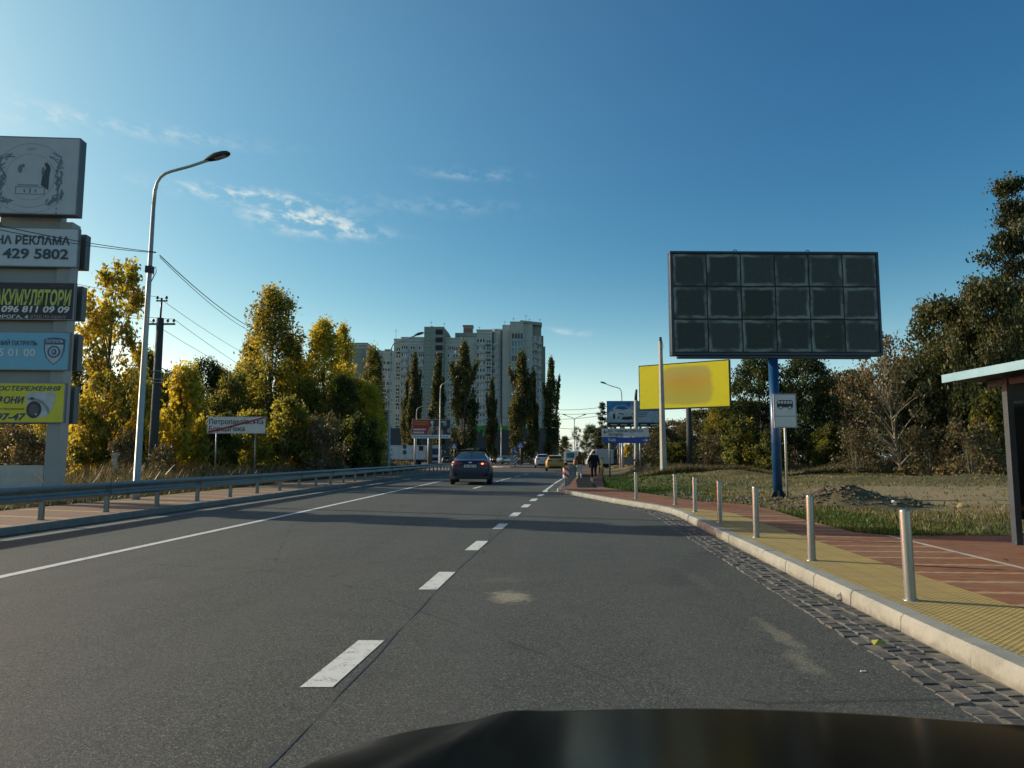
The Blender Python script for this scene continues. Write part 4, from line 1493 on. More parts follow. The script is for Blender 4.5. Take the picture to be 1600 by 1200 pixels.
# board 5
b, xr, zb_, zt, yf = boards[4]
H = zt - zb_
INK = mat('print_navy_ink', (.03, .05, .12), .5)
lettering('ОСТЕРЕЖЕННЯ', b, INK, xr - .13, zt - H * .205, yf - .003, width=1.70, height=H * .115, align='RIGHT', bold=.02, shear=.2)
lettering('ФОНИ', b, INK, xr - 1.11, zt - H * .52, yf - .003, width=.76, height=H * .17, align='RIGHT', bold=.03, shear=.2)
lettering('обслуговування', b, mat('print_dark_red', (.28, .10, .05), .5), xr - 1.10, zt - H * .675, yf - .003, width=1.02, height=H * .05, align='RIGHT', bold=.02)
lettering('97-47', b, INK, xr - 1.03, zt - H * .93, yf - .003, width=.80, height=H * .17, align='RIGHT', bold=.03, shear=.2)
mb = MB()
c_x, c_z = xr - .66, zt - H * .56
mb.poly([(c_x + x, c_z + z) for (x, z) in ((-.40, .30), (-.39, .02), (-.30, -.24), (-.1, -.36), (.14, -.34), (.30, -.16), (.38, .10), (.40, .32), (.36, .38), (-.36, .37))], yf - .003, .003, 0)
mb.poly([(c_x + x, c_z + z) for (x, z) in ((-.36, .20), (-.2, .22), (.05, .12), (.24, -.08), (.27, -.2), (.22, -.26), (.1, .0), (-.1, .12), (-.36, .14))], yf - .006, .003, 1)
mb.disc(c_x - .17, c_z - .13, .205, .245, yf - .009, .003, 24, 2)
mb.disc(c_x - .17, c_z - .13, .13, .16, yf - .012, .002, 20, 3)
mb.disc(c_x - .24, c_z + .19, .05, .035, yf - .0125, .002, 12, 2)
mb.disc(c_x - .10, c_z - .26, .03, .03, yf - .0145, .002, 10, 0)
mb.build('camera_picture', [mat('print_camera_white', (.44, .46, .47), .5), mat('print_camera_grey', (.22, .24, .25), .5), mat('print_camera_black', (.02, .022, .028), .4), mat('print_lens_grey', (.07, .075, .085), .4)], b)
MB().cyl(xr - .035, yf - .002, zt - H * .3 - .01, zt - H * .3 + .01, .01, 6).build('rivet', DARK_METAL, b)

# low pale metal wall behind the pylon
D_ = 24.5
o = thing('low_wall', 'low pale panel wall with dark posts behind the advertising pylon', 'wall', (at(0, 740, D_).x, D_, 0))
zt = at(0, 727, D_).z
xr = at(72, 730, D_).x - o.location.x
for i in range(3):
    MB().box(xr - 1.72 * (i + 1), xr - 1.72 * i - .06, -.02, .02, .1, zt).build('panel', mat('pale_wall_sheet', (.40, .43, .42), .6, var=.15, vscale=2), o)
    MB().box(xr - 1.72 * i - .055, xr - 1.72 * i - .005, -.04, .04, -.1, zt + .08).build('post', DARK_METAL, o)
MB().box(xr - 5.2, xr, -.03, .03, zt + .081, zt + .11).build('top_rail', mat('rusty_rail', (.12, .06, .04), .8), o)
# small concrete marker in the weeds
p = at(180, 722, 30)
o = thing('marker_post', 'small pale stone marker post in the dry grass right of the pylon', 'marker', (p.x, 30, .1))
MB().add([(-.12, -.1, 0), (.12, -.1, 0), (.12, .1, 0), (-.12, .1, 0), (-.05, -.05, 1.35), (.05, -.05, 1.35), (.05, .05, 1.35), (-.05, .05, 1.35)], [(0, 1, 5, 4), (1, 2, 6, 5), (2, 3, 7, 6), (3, 0, 4, 7), (4, 5, 6, 7)]).build('shaft', CONCRETE, o)
MB().box(-.11, .11, -.1, .1, 1.351, 1.47).build('cap', CONCRETE, o)

# ------------------------------------------------------------------ bus shelter
SHX, SHY = 7.34, 10.75
o = thing('bus_shelter', 'dark grey bus shelter with pale blue roof edge on the red platform', 'bus shelter', (SHX, SHY, SW))
FRAME = mat('shelter_frame', (.044, .056, .066), .5, .0, .25, var=.12)
DGLASS = mat('shelter_dark_panel', (.006, .008, .008), .12, spec=.5, var=.1)
mb = MB()
for y in (0, -2.3, -4.6):
    mb = MB().bbox(-.02, .075, -.09, .02, 0, 2.36, .006)
    mb.box(-.035, .09, -.105, .035, .0, .012)
    link('post', mb.mesh('post', FRAME), o, (0, y, 0))
    link('post', mb.mesh('post', FRAME), o, (1.25, y, 0))
zr = at(1475, 588, 11.45).z - SW
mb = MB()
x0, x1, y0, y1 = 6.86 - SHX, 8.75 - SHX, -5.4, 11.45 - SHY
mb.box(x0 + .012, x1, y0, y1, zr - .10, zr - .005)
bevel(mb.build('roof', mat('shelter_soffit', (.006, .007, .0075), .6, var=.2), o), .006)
MB().box(x0 - .012, x0 + .011, y0 - .01, y1 + .01, zr - .105, zr + .02).build('fascia', mat('pale_blue_fascia', (.20, .37, .44), .4, var=.06), o)
mb = MB()
for y in (-.15, -.75, -1.35, -1.95, -2.55):
    mb.box(x0 + .35, x1 - .3, y, y + .06, zr - .107, zr - .101)
mb.build('soffit_batten', mat('batten', (.22, .21, .18), .6), o)
MB().box(x0 + .5, x0 + .56, y0, y1 - .3, zr - .21, zr - .101).box(.0, 1.25, -.08, .0, zr - .30, zr - .11).box(.076, 1.24, -.07, -.01, 2.10, 2.24).build('roof_beam', FRAME, o)
MB().box(.085, 1.24, -.045, -.03, .36, 2.09).build('end_panel', DGLASS, o)
for k in range(2):
    MB().box(1.27, 1.285, -2.2 - 2.3 * k, -.12 - 2.3 * k, .3, 2.2).build('rear_panel', DGLASS, o)
mb = MB().box(.75, 1.15, -4.2, -.5, .43, .47)
mb.build('bench_seat', mat('bench_wood', (.20, .12, .06), .6), o)
for y in (-.8, -2.3, -3.9):
    MB().box(.85, 1.05, y, y + .06, 0, .429).build('bench_leg', FRAME, o)

# litter: paper scrap on the grass and stones by the kerb
p = gp(1398, 797, .12)
zl = field_z(p.x, p.y)
tag(MB().add([(p.x - .07, p.y, zl + .02), (p.x + .06, p.y - .03, zl + .03), (p.x + .08, p.y + .06, zl + .05), (p.x - .03, p.y + .07, zl + .09), (p.x + .01, p.y + .01, zl + .08)], [(0, 1, 4), (1, 2, 4), (2, 3, 4), (3, 0, 4), (0, 3, 2, 1)]).build('paper_scrap', WHITE_V), 'crumpled white paper scrap at the right foot of the soil heap', 'litter')


def rock(name, loc, r, col, label, cat, seed=0):
    bm = bmesh.new()
    bmesh.ops.create_icosphere(bm, subdivisions=2, radius=1)
    for v in bm.verts:
        f = 1 + .35 * mnoise.noise(v.co * 1.3 + Vector((seed, 0, 0)))
        v.co = Vector((v.co.x * r[0], v.co.y * r[1], max(-.3 * r[2], v.co.z * r[2]))) * f
    me = bpy.data.meshes.new(name)
    bm.to_mesh(me)
    bm.free()
    me.materials.append(mat(name + '_stone_%d' % seed, col, .9, bump=.4, var=.3, vscale=12))
    return tag(link(name, me, None, loc), label, cat)


p = gp(1314, 934, .03)
rock('stone', p, (.05, .045, .045), (.20, .20, .19), 'round grey stone at the foot of the kerb on the cobbles', 'stone', 1)
p = gp(1505, 795, .16)
rock('yellow_stone', Vector((p.x, p.y, field_z(p.x, p.y) + .03)), (.14, .10, .10), (.36, .27, .10), 'yellowish stone lying alone on the bare ground left of the shelter', 'stone', 2)
p = gp(1373, 1007, .03)
tag(MB().add([(p.x - .05, p.y - .03, .03), (p.x + .05, p.y - .02, .035), (p.x + .06, p.y + .03, .05), (p.x - .04, p.y + .03, .055), (p.x, p.y, .065)], [(0, 1, 4), (1, 2, 4), (2, 3, 4), (3, 0, 4)]).build('fallen_leaf', mat('fallen_leaf_yellow', (.36, .34, .05), .7)), 'yellow green fallen leaf on the dark cobbles', 'leaf')
p = gp(1349, 1049, .004)
tag(MB().box(p.x - .018, p.x + .018, p.y - .006, p.y + .006, .002, .008).build('cigarette_butt', WHITE_V), 'tiny white scrap on the asphalt beside the cobbles', 'litter')
p = gp(1570, 876, SW)
tag(MB().add([(p.x - .04, p.y, SW + .006), (p.x, p.y - .03, SW + .01), (p.x + .05, p.y, SW + .006), (p.x, p.y + .03, SW + .03)], [(0, 1, 3), (1, 2, 3), (2, 0, 3)]).build('fallen_leaf', mat('fallen_leaf_brown', (.12, .06, .03), .8)), 'curled brown leaf on the red pavers below the shelter post', 'leaf')

# yellow marker post, chevron island, crossing signs
D_ = 52.0
zg = field_z(at(940.5, 730, D_).x, D_)
o = thing('yellow_marker_post', 'short yellow marker post right of the walker in black', 'marker', (at(940.5, 730, D_).x, D_, zg - .1))
MB().cyl(0, 0, 0, 1.25, .085, 12).build('shaft', mat('yellow_post_paint', (.58, .43, .04), .5), o)
MB().cyl(0, 0, 1.251, 1.42, .075, 12).build('cap', mat('grey_post_cap', (.25, .26, .24), .5), o)

D_ = 100.0
ix, iz = at(806, 728, D_).x, 0
mb = MB()
n = 26
ring = [(ix + 1.0 + 4.6 * math.cos(2 * math.pi * i / n), D_ + 2 + 5.5 * math.sin(2 * math.pi * i / n)) for i in range(n)]
mb.add([(x, y, .16) for x, y in ring] + [(x, y, 0) for x, y in ring], [list(range(n))] + [(i, n + i, n + (i + 1) % n, (i + 1) % n) for i in range(n)])
struct('traffic_island', mb, mat('island_soil', (.13, .10, .075), .9, var=.3, vscale=.7))
mb = MB()
for i in range(n):
    a, b = ring[i], ring[(i + 1) % n]
    if i % 13 in (0, 12):
        continue
    c = Vector((ix + 1, D_ + 2))
    A, B = Vector(a), Vector(b)
    A2, B2 = c + (A - c) * 1.05, c + (B - c) * 1.05
    mb.add([(A.x, A.y, .19), (B.x, B.y, .19), (B2.x, B2.y, .17), (A2.x, A2.y, .17), (B2.x, B2.y, 0), (A2.x, A2.y, 0)], [(0, 1, 2, 3), (3, 2, 4, 5)])
struct('island_kerb', mb, mat('island_kerb_stone', (.30, .27, .22), .9))
BLUE_S = mat('sign_blue_enamel', (.02, .07, .24), .4)
o = thing('chevron_post', 'keep right post with round blue arrow above a striped plate on the island', 'road sign', (at(805, 728, D_).x, D_ - 1.5, .16))
MB().cyl(0, .1, 0, 2.6, .05, 8).build('post', GALV, o)
MB().box(-.28, .28, -.02, .02, .2, 1.45).build('striped_plate', stripes_mat('black_white_stripes', (.02, .025, .06), (.55, .56, .56), 2.3, -.8, 1.0), o)
pl = MB().disc(0, 1.95, .42, .42, -.03, .03, 24).build('arrow_disc', BLUE_S, o)
mb = MB().poly([(-.22, 2.17), (-.16, 2.23), (.15, 1.92), (.09, 1.86)], -.036, .004).poly([(.21, 1.80), (.19, 2.0), (.0, 1.84)], -.036, .004)
mb.build('arrow', WHITE_V, pl)


def crossing_sign(u, D, zbase, vc, label, s=.8):
    zc = at(u, vc, D).z - zbase
    o = thing('crossing_sign', label, 'road sign', (at(u, 700, D).x, D, zbase), 0, 'pedestrian crossing signs')
    MB().cyl(0, .06, 0, zc + s / 2, .05, 8).build('post', GALV, o)
    pl = MB().bbox(-s / 2, s / 2, -.02, .02, zc - s / 2, zc + s / 2, .01).build('sign_plate', BLUE_S, o)
    MB().poly([(-.40 * s, zc - .36 * s), (.40 * s, zc - .36 * s), (0, zc + .40 * s)], -.028, .005).build('white_triangle', WHITE_V, pl)
    mb = MB().poly([(-.03 * s, zc - .05 * s), (.05 * s, zc - .05 * s), (.07 * s, zc + .12 * s), (-.02 * s, zc + .12 * s)], -.034, .004).disc(.02 * s, zc + .19 * s, .05 * s, .05 * s, -.034, .004, 10)
    mb.poly([(-.14 * s, zc - .3 * s), (-.07 * s, zc - .3 * s), (.04 * s, zc - .05 * s), (-.03 * s, zc - .05 * s)], -.034, .004).poly([(.16 * s, zc - .3 * s), (.10 * s, zc - .3 * s), (.0 * s, zc - .05 * s), (.06 * s, zc - .05 * s)], -.0345, .004)
    mb.build('walking_figure', BLACK, pl)
    return o


crossing_sign(813, 99.0, .16, 695.5, 'blue crossing sign on the traffic island right of the striped plate')
crossing_sign(709.5, 108, 0, 697, 'blue crossing sign between the truck and the tall poplar, above the sedan')
crossing_sign(965.5, 84, .4, 697, 'blue crossing sign below the blue direction plate, by the far pavement', .75)
o = thing('signal_post', 'slim post with two dark round signs in front of the white truck', 'road sign', (at(632, 720, 104).x, 104, 0))
MB().cyl(0, .05, 0, 3.1, .04, 8).build('post', GALV, o)
for z in (2.05, 2.85):
    MB().disc(0, z, .28, .34, -.03, .04, 16).build('sign_disc', mat('dark_sign_back', (.05, .055, .06), .5), o)
for u, D, v0, lb in ((986, 88, 640, 'brown wooden pole behind the direction sign, left of the round grey pole'), (972.5, 78, 690, 'thick pale post below the car billboard, near the grey box')):
    zg = .4
    x = at(u, 700, D).x
    o = thing('wooden_pole' if v0 < 660 else 'pale_post', lb, 'pole', (x, D, zg))
    MB().tube([(0, 0, -.3), (0, 0, at(u, v0, D).z - zg)], [.16, .12], 10).build('shaft', mat('weathered_wood', (.20, .17, .12), .85) if v0 < 660 else POLE_GREY, o)
    MB().tube([(0, 0, at(u, v0, D).z - zg - .02), (0, 0, at(u, v0, D).z - zg + .05)], .13, 10).build('cap', DARK_METAL, o)
o = thing('grey_barrier', 'low grey panel barrier beneath the car billboard', 'fence', (at(983, 718, 84).x, 84, .35))
MB().box(-1.2, 1.3, -.04, .04, .15, 1.05).build('panel', mat('barrier_grey', (.17, .19, .19), .7), o)
for x in (-1.1, 0, 1.2):
    MB().box(x - .04, x + .04, .041, .1, -.2, 1.1).build('post', GALV, o)
o = thing('meter_box', 'small pale box on a leg beside the grey barrier', 'utility box', (at(969.5, 718, 82).x, 82, .35))
MB().bbox(-.14, .14, -.1, .1, .35, 1.0, .02).build('cabinet', POLE_GREY, o)
MB().cyl(0, 0, -.2, .36, .05, 8).build('leg', GALV, o)
# ------------------------------------------------------------------ vehicles
GLASS = mat('car_glass', (.010, .013, .015), .06, spec=.6, var=.1)
TYRE = mat('tyre_rubber', (.016, .016, .017), .85, var=.2)
RIM = mat('wheel_rim', (.32, .33, .34), .3, .8, var=.1)
PLASTIC = mat('black_plastic', (.014, .014, .015), .6, var=.2)
PLATE = mat('number_plate', (.58, .58, .56), .5, var=.06)
CHROME = mat('chrome', (.6, .6, .6), .15, 1.0, var=.05)
RED_LAMP = emit('tail_lamp_red', (.28, .016, .018), .03)
DULL_LAMP = mat('unlit_tail_lamp', (.25, .02, .02), .25, var=.1)
WHITE_LAMP = mat('headlamp_glass', (.55, .56, .56), .1)
ORANGE_LAMP = emit('brake_lamp', (1.0, .28, .12), 1.6)


def car_paint(name, c, rough=.28, metal=.25):
    return mat(name, c, rough, metal, var=.05, vscale=1, coat=.6)


# station: y, z low, z belt, half width, z top, half width at top
SEDAN = [(-2.29, .42, .74, .62, .80, .45), (-2.25, .34, .90, .76, 1.00, .58), (-2.10, .27, .96, .855, 1.07, .64), (-1.72, .24, .97, .895, 1.09, .66), (-1.52, .23, .97, .90, 1.105, .655),
         (-1.18, .22, .965, .905, 1.24, .62), (-.72, .22, .96, .91, 1.40, .57), (-.1, .22, .95, .91, 1.455, .575), (.45, .22, .94, .91, 1.43, .575), (.95, .22, .93, .905, 1.22, .61), (1.3, .22, .92, .90, 1.02, .65),
         (1.75, .24, .84, .88, .92, .66), (2.1, .27, .74, .82, .80, .60), (2.26, .32, .62, .70, .66, .5)]
HATCH = [(-2.02, .42, .78, .64, .95, .50), (-1.98, .32, .95, .78, 1.08, .62), (-1.86, .27, 1.0, .85, 1.20, .64), (-1.62, .24, 1.01, .885, 1.44, .60), (-1.30, .23, 1.0, .89, 1.50, .60), (-.6, .22, .98, .90, 1.53, .60),
         (.1, .22, .97, .90, 1.52, .595), (.55, .22, .96, .90, 1.42, .60), (1.05, .22, .95, .895, 1.12, .65), (1.35, .22, .93, .885, 1.0, .66), (1.7, .25, .82, .85, .90, .62), (1.98, .30, .68, .76, .73, .52)]


def car(kind, loc, yaw, col_mat, label, scale=1.0, zscale=1.0, group=None, cat='car', sign=None, lit=False, small=False, roof_rails=False):
    st = SEDAN if kind == 'sedan' else HATCH
    o = thing({'sedan': 'sedan', 'hatch': 'hatchback'}[kind], label, cat, loc, yaw, group)
    o.scale = (scale, scale, scale * zscale)
    # loft
    rows_ = []
    for (y, zl, zb, hw, zt, ht) in st:
        half = [(hw * .55, zl), (hw * .93, zl + .02), (hw * .985, zl + (zb - zl) * .35), (hw, zl + (zb - zl) * .72), (hw * .965, zb), (ht, zt - .035 if zt - zb > .2 else zt - .012), (ht * .5, zt)]
        row = [(0, zl)] + half + [(0, zt)] + [(-x, z) for x, z in reversed(half)]
        rows_.append([(x, y, z) for x, z in row])
    nr, nc = len(rows_), len(rows_[0])
    vs = [p for r_ in rows_ for p in r_]
    sides, rearg, front, body = [], [], [], []
    for i in range(nr - 1):
        y0, y1 = st[i][0], st[i + 1][0]
        ym = (y0 + y1) / 2
        for j in range(nc):
            j2 = (j + 1) % nc
            f = (i * nc + j, i * nc + j2, (i + 1) * nc + j2, (i + 1) * nc + j)
            jj = j if j < 8 else nc - 1 - j
            dz = st[i][4] - st[i][2]
            dz2 = st[i + 1][4] - st[i + 1][2]
            top = jj in (6, 7)
            if jj == 5 and dz > .2 and dz2 > .2:
                sides.append(f)
            elif kind == 'sedan' and top and -1.53 < ym < -.75:
                rearg.append(f)
            elif kind == 'hatch' and top and -1.87 < ym < -1.6:
                rearg.append(f)
            elif top and (.44 if kind == 'sedan' else .11) < ym < (1.28 if kind == 'sedan' else 1.06) and dz2 > .1:
                front.append(f)
            else:
                body.append(f)
    body.append(tuple(reversed(range(nc))))
    body.append(tuple((nr - 1) * nc + j for j in range(nc)))

    def piece(name, faces, m):
        used = sorted({i for f in faces for i in f})
        ix = {u: k for k, u in enumerate(used)}
        mb = MB().add([vs[u] for u in used], [[ix[i] for i in f] for f in faces], 0, True)
        me = mb.mesh(name, m)
        rot_fix(me)
        ob = link(name, me, o)
        md = ob.modifiers.new('smooth', 'SUBSURF')
        md.levels = md.render_levels = 2
        return ob

    bo = piece('body', body, col_mat)
    lf = [f for f in sides if sum(vs[i][0] for i in f) < 0]
    piece('side_window', lf, GLASS)
    piece('side_window', [f for f in sides if f not in lf], GLASS)
    piece('rear_window', rearg, GLASS)
    piece('windscreen', front, GLASS)
    rear, nose = st[0][0], st[-1][0]
    # dark inner box fills the cabin below the glass
    wr = .325
    wl = MB()
    M = Matrix.Rotation(R(90), 4, 'Y')
    tm = MB().lathe([(.19, -.10), (wr - .03, -.105), (wr, -.08), (wr, .08), (wr - .03, .105), (.19, .10)], 24, 0, M).mesh('wheel', TYRE)
    rm = MB().lathe([(.0, -.085), (.06, -.09), (.08, -.07), (.18, -.085), (.195, -.10), (.195, .10), (.18, .085), (.08, .07), (.06, .09), (.0, .085)], 20, 0, M).mesh('rim', RIM)
    for y in (rear + .88, nose - .86):
        for sx in (-1, 1):
            w = link('wheel', tm, o, (sx * .80, y, wr))
            link('rim', rm, w)
    # lamps, plate, bumper, mirrors
    lz = .90 if kind == 'sedan' else .98
    lamp = RED_LAMP if lit else DULL_LAMP
    for sx in (-1, 1):
        mb = MB()
        pts = []
        for (dx, dy, w) in ((.33, -.005, .035), (.5, .0, .06), (.66, .045, .085), (.76, .13, .085), (.815, .27, .05)):
            pts.append([(sx * dx, rear - .02 + dy, lz - w), (sx * dx * 1.01, rear - .035 + dy, lz), (sx * dx, rear - .005 + dy, lz + w)])
        mb.grid(pts)
        lo_ = mb.build('taillight', lamp, o)
        if lit and sx > 0:
            MB().disc(sx * .52, lz, .06, .04, rear - .05, .02, 12).build('bulb', ORANGE_LAMP, lo_)
        # headlight
        mb = MB()
        mb.grid([[(sx * dx, nose - .03 - dy, .66 - w), (sx * dx, nose - .005 - dy, .68), (sx * dx, nose - .05 - dy, .70 + w)] for (dx, dy, w) in ((.34, .02, .03), (.55, .08, .05), (.72, .2, .05))])
        mb.build('headlight', WHITE_LAMP, o)
        mh = MB().bbox(sx * 1.0 - .10, sx * 1.0 + .10, .52, .66, .93, 1.07, .03).box(sx * .94 - .05, sx * .94 + .03, .56, .62, .96, 1.0)
        mh.build('wing_mirror', col_mat if kind != 'sedan' else PLASTIC, o)
    bz = .30
    mb = MB()
    mb.grid([[(x, rear - .035 + .22 * abs(x / .85) ** 3, z) for x in [-.83 + .166 * i for i in range(11)]] for z in (.24, .34, .47)])
    bp = mb.build('rear_bumper', PLASTIC, o)
    pl_z = .80 if kind == 'sedan' else .74
    MB().box(-.26, .26, rear - .055, rear - .03, pl_z - .055, pl_z + .055).build('number_plate', PLATE, o)
    if not small:
        mb = MB()
        for i in range(8):
            if i == 2 or i == 6:
                continue
            mb.box(-.21 + .055 * i, -.17 + .055 * i, rear - .058, rear - .0551, pl_z - .03, pl_z + .03)
        mb.build('plate_text', BLACK, o)
        MB().bbox(-.07, .07, rear + .03, rear + .05, lz + .03, lz + .07, .008).build('trunk_badge', CHROME, o)
        MB().box(-.38, .38, rear - .042, rear - .036, .855, .872).build('boot_seam', PLASTIC, o)
        MB().tube([(0, -.95, 1.36), (0, -1.02, 1.47)], [.03, .012], 6).build('antenna_fin', PLASTIC, o)
        for sx in (-1, 1):
            MB().tube([(sx * .905, y, .45 + .0 * y) for y in (-1.3, -.5, .3, 1.1)], .012, 6).build('sill_trim', PLASTIC, o)
    if roof_rails:
        for sx in (-1, 1):
            MB().tube([(sx * .55, -1.4, 1.5), (sx * .56, -1.2, 1.57), (sx * .56, .0, 1.59), (sx * .55, .2, 1.53)], .02, 6).build('roof_rail', DARK_METAL, o)
    if sign == 'taxi':
        MB().bbox(-.30, .30, .02, .16, 1.50, 1.60, .02).build('taxi_sign', mat('taxi_sign_shell', (.03, .03, .03), .4), o)
        mb = MB()
        for x0, x1 in ((-.27, -.11), (-.09, .05), (.20, .25)):
            mb.box(x0, x1, .005, .019, 1.525, 1.57)
        mb.build('taxi_sign_panel', mat('taxi_amber', (.60, .38, .08), .4), o)
        MB().tube([(-.52, .09, 1.47), (-.5, .09, 1.52), (.5, .09, 1.52), (.52, .09, 1.47)], .02, 6).build('roof_bar', DARK_METAL, o)
    return o


p = gp(734, 757.5)
car('sedan', (p.x, p.y + 2.5, 0), R(.6), mat('deep_blue_paint', (.005, .014, .046), .35, .1, var=.05, vscale=1, coat=.1), 'dark blue sedan taxi with lit tail lights driving ahead', scale=1.18, sign='taxi', lit=True, cat='car')
p = gp(867, 736.3)
car('hatch', (p.x + .1, p.y + 2, 0), R(-1.5), car_paint('taxi_yellow_paint', (.55, .31, .012), .35, 0), 'yellow taxi driving away beside the striped railing', scale=1.05, cat='car')
p = gp(849, 731.5)
car('hatch', (p.x - .1, p.y + 2, 0), R(-1), car_paint('white_paint', (.55, .56, .56), .35, 0), 'white estate car with dark roof rails just left of the yellow taxi', scale=1.06, zscale=1.1, roof_rails=True, cat='car')
for (u, D, yaw, kind, c, lb) in (
        (697, 142, 8, 'hatch', (.02, .022, .024), 'black parked car between the truck and the poplar'),
        (785, 146, 155, 'sedan', (.38, .41, .42), 'silver parked car facing us by the shop, left of the arrow post'),
        (768, 150, 30, 'sedan', (.05, .055, .06), 'dark parked car partly behind the blue sedan mirror'),
        (821, 146, 80, 'sedan', (.22, .27, .31), 'grey blue parked car right of the crossing sign on the island'),
        (836, 148, 170, 'hatch', (.45, .45, .42), 'pale parked car left of the white estate car'),
        (959, 97, 85, 'hatch', (.03, .035, .04), 'dark car behind the grass, right of the white van')):
    p = at(u, 715, D)
    car(kind, (p.x, D, 0.02 if u < 900 else .1), R(yaw), car_paint('parked_paint_%d' % u, c, .35, .2), lb, group='parked cars near the shop' if u < 900 else None, small=True)

# white lorry with box trailer, seen from its side
D_ = 116.0
TW = mat('lorry_white', (.55, .56, .55), .5, var=.06, vscale=.6)
x0, x1 = at(605, 720, D_).x, at(666, 720, D_).x
x2 = at(688.5, 720, D_).x
o = thing('lorry', 'white lorry with long box trailer and blue windscreen under the red billboard', 'truck', (x0, D_, 0))
zt = at(640, 696, D_).z
MB().bbox(0, x1 - x0, -1.2, 1.2, .95, zt, .05).build('trailer', TW, o)
mb = MB().box(.05, x1 - x0 - .05, -1.215, -1.201, zt - .12, zt - .05).box(.05, x1 - x0 - .05, -1.215, -1.201, .98, 1.08)
for i in range(1, 6):
    mb.box((x1 - x0) * i / 6 - .015, (x1 - x0) * i / 6 + .015, -1.212, -1.201, 1.1, zt - .13)
mb.build('trailer_rail', mat('trailer_rail_grey', (.33, .34, .34), .5), o)
MB().box(.2, x1 - x0 - .2, -1.0, 1.0, .55, .94).build('chassis', PLASTIC, o)
MB().bbox(x1 - x0 - 1.0, x1 - x0 - .35, -1.32, -1.21, zt - .85, zt - .1, .04).build('cooling_unit', PLASTIC, o)
c0 = at(673.5, 720, D_).x - x0
MB().bbox(c0, x2 - x0, -1.15, 1.15, .5, zt - .02, .10).build('cab', mat('cab_white_blue', (.36, .42, .46), .45, var=.08), o)
MB().box(c0 + .12, x2 - x0 - .12, -1.175, -1.151, 1.75, 2.75).build('cab_window', mat('cab_window_blue', (.02, .06, .12), .12), o)
MB().box(c0 + .3, x2 - x0 - .3, -1.18, -1.151, .8, 1.35).build('grille', PLASTIC, o)
M = Matrix.Rotation(R(90), 4, 'X')
wmm = MB().lathe([(.0, -.15), (.3, -.14), (.5, -.15), (.5, .15), (.3, .14), (.0, .15)], 20, 0, M).mesh('wheel', TYRE)
for xx in (1.0, 2.2, x1 - x0 - 1.4, c0 + .7):
    for yy in (-.95, .95):
        link('wheel', wmm, o, (xx, yy, .5))

# white panel van and a small teal fronted bus
D_ = 92.0
p0 = at(916, 720, D_).x
p1 = at(957, 720, D_).x
o = thing('panel_van', 'white box van turning behind the two walkers', 'van', (p0, D_, .05))
L = p1 - p0
zt = at(930, 702.0, D_).z - .05
prof = [(0, .45), (0, .95), (.25, 1.15), (.55, zt * .80), (.85, zt - .05), (1.15, zt), (1.35, zt), (1.35, .4)]
mb = MB()
n = len(prof)
mb.add([(x, -.95, z) for x, z in prof] + [(x, .95, z) for x, z in prof], [list(range(n)), list(reversed(range(n, 2 * n)))] + [(i, n + i, n + (i + 1) % n, (i + 1) % n) for i in range(n)])
me = mb.mesh('cab', car_paint('van_white', (.60, .61, .60), .4, 0))
rot_fix(me)
bevel(link('cab', me, o), .05)
MB().bbox(1.36, L, -1.0, 1.0, .5, zt - .02, .05).build('cargo_box', mat('van_box_grey', (.42, .45, .46), .5, var=.08), o)
MB().poly([(.32, 1.2), (.95, 1.2), (.95, zt - .22), (.66, zt - .25)], -.965, .01).build('side_window', GLASS, o)
for xx in (.65, L - .8):
    for yy in (-.85, .85):
        link('wheel', wmm, o, (xx, yy, .34)).scale = (.68, .68, .68)
MB().box(.02, L - .1, -.9, .9, .28, .44).build('chassis', PLASTIC, o)
D_ = 125.0
p0 = at(882, 720, D_).x
o = thing('minibus', 'small white minibus with teal glass right of the far poplar', 'bus', (p0, D_, .0))
MB().bbox(0, 2.1, -2.5, 2.5, .45, 2.35, .12).build('body', car_paint('bus_white', (.55, .58, .58), .4, 0), o)
MB().box(.12, 1.45, -2.53, -2.501, 1.25, 2.1).build('windscreen', mat('teal_glass', (.04, .17, .20), .1), o)
MB().box(.2, 1.9, -2.53, -2.501, .55, .8).build('bumper', PLASTIC, o)
for xx in (.25, 1.85):
    for yy in (-1.6, 1.6):
        MB().lathe([(.0, -.1), (.36, -.1), (.36, .1), (.0, .1)], 16, 0, Matrix.Rotation(R(90), 4, 'Y')).build('wheel', TYRE, o, (xx, yy, .36))
p0 = at(895, 720, D_).x
o = thing('delivery_van', 'small white van half hidden by the woman with the brown bag', 'van', (p0, D_, .0))
MB().bbox(0, 1.9, -2.3, 2.3, .4, 1.95, .14).build('body', car_paint('bus_white', (.55, .58, .58), .4, 0), o)
MB().box(.15, 1.75, -2.33, -2.301, 1.15, 1.75).build('rear_window', GLASS, o)
for xx in (.25, 1.65):
    for yy in (-1.5, 1.5):
        MB().lathe([(.0, -.1), (.33, -.1), (.33, .1), (.0, .1)], 16, 0, Matrix.Rotation(R(90), 4, 'Y')).build('wheel', TYRE, o, (xx, yy, .33))


# ------------------------------------------------------------------ people
def skin(name, verts, edges, m, parent, root=0, levels=2):
    """verts: (x, y, z, rx, ry)"""
    me = bpy.data.meshes.new(name)
    me.from_pydata([v[:3] for v in verts], edges, [])
    me.materials.append(m)
    ob = link(name, me, parent)
    sk = ob.modifiers.new('skin', 'SKIN')
    sk.use_smooth_shade = True
    for i, v in enumerate(verts):
        d = me.skin_vertices[0].data[i]
        d.radius = (v[3], v[4] if len(v) > 4 else v[3])
        d.use_root = (i == root)
    sb = ob.modifiers.new('sub', 'SUBSURF')
    sb.levels = sb.render_levels = levels
    return ob


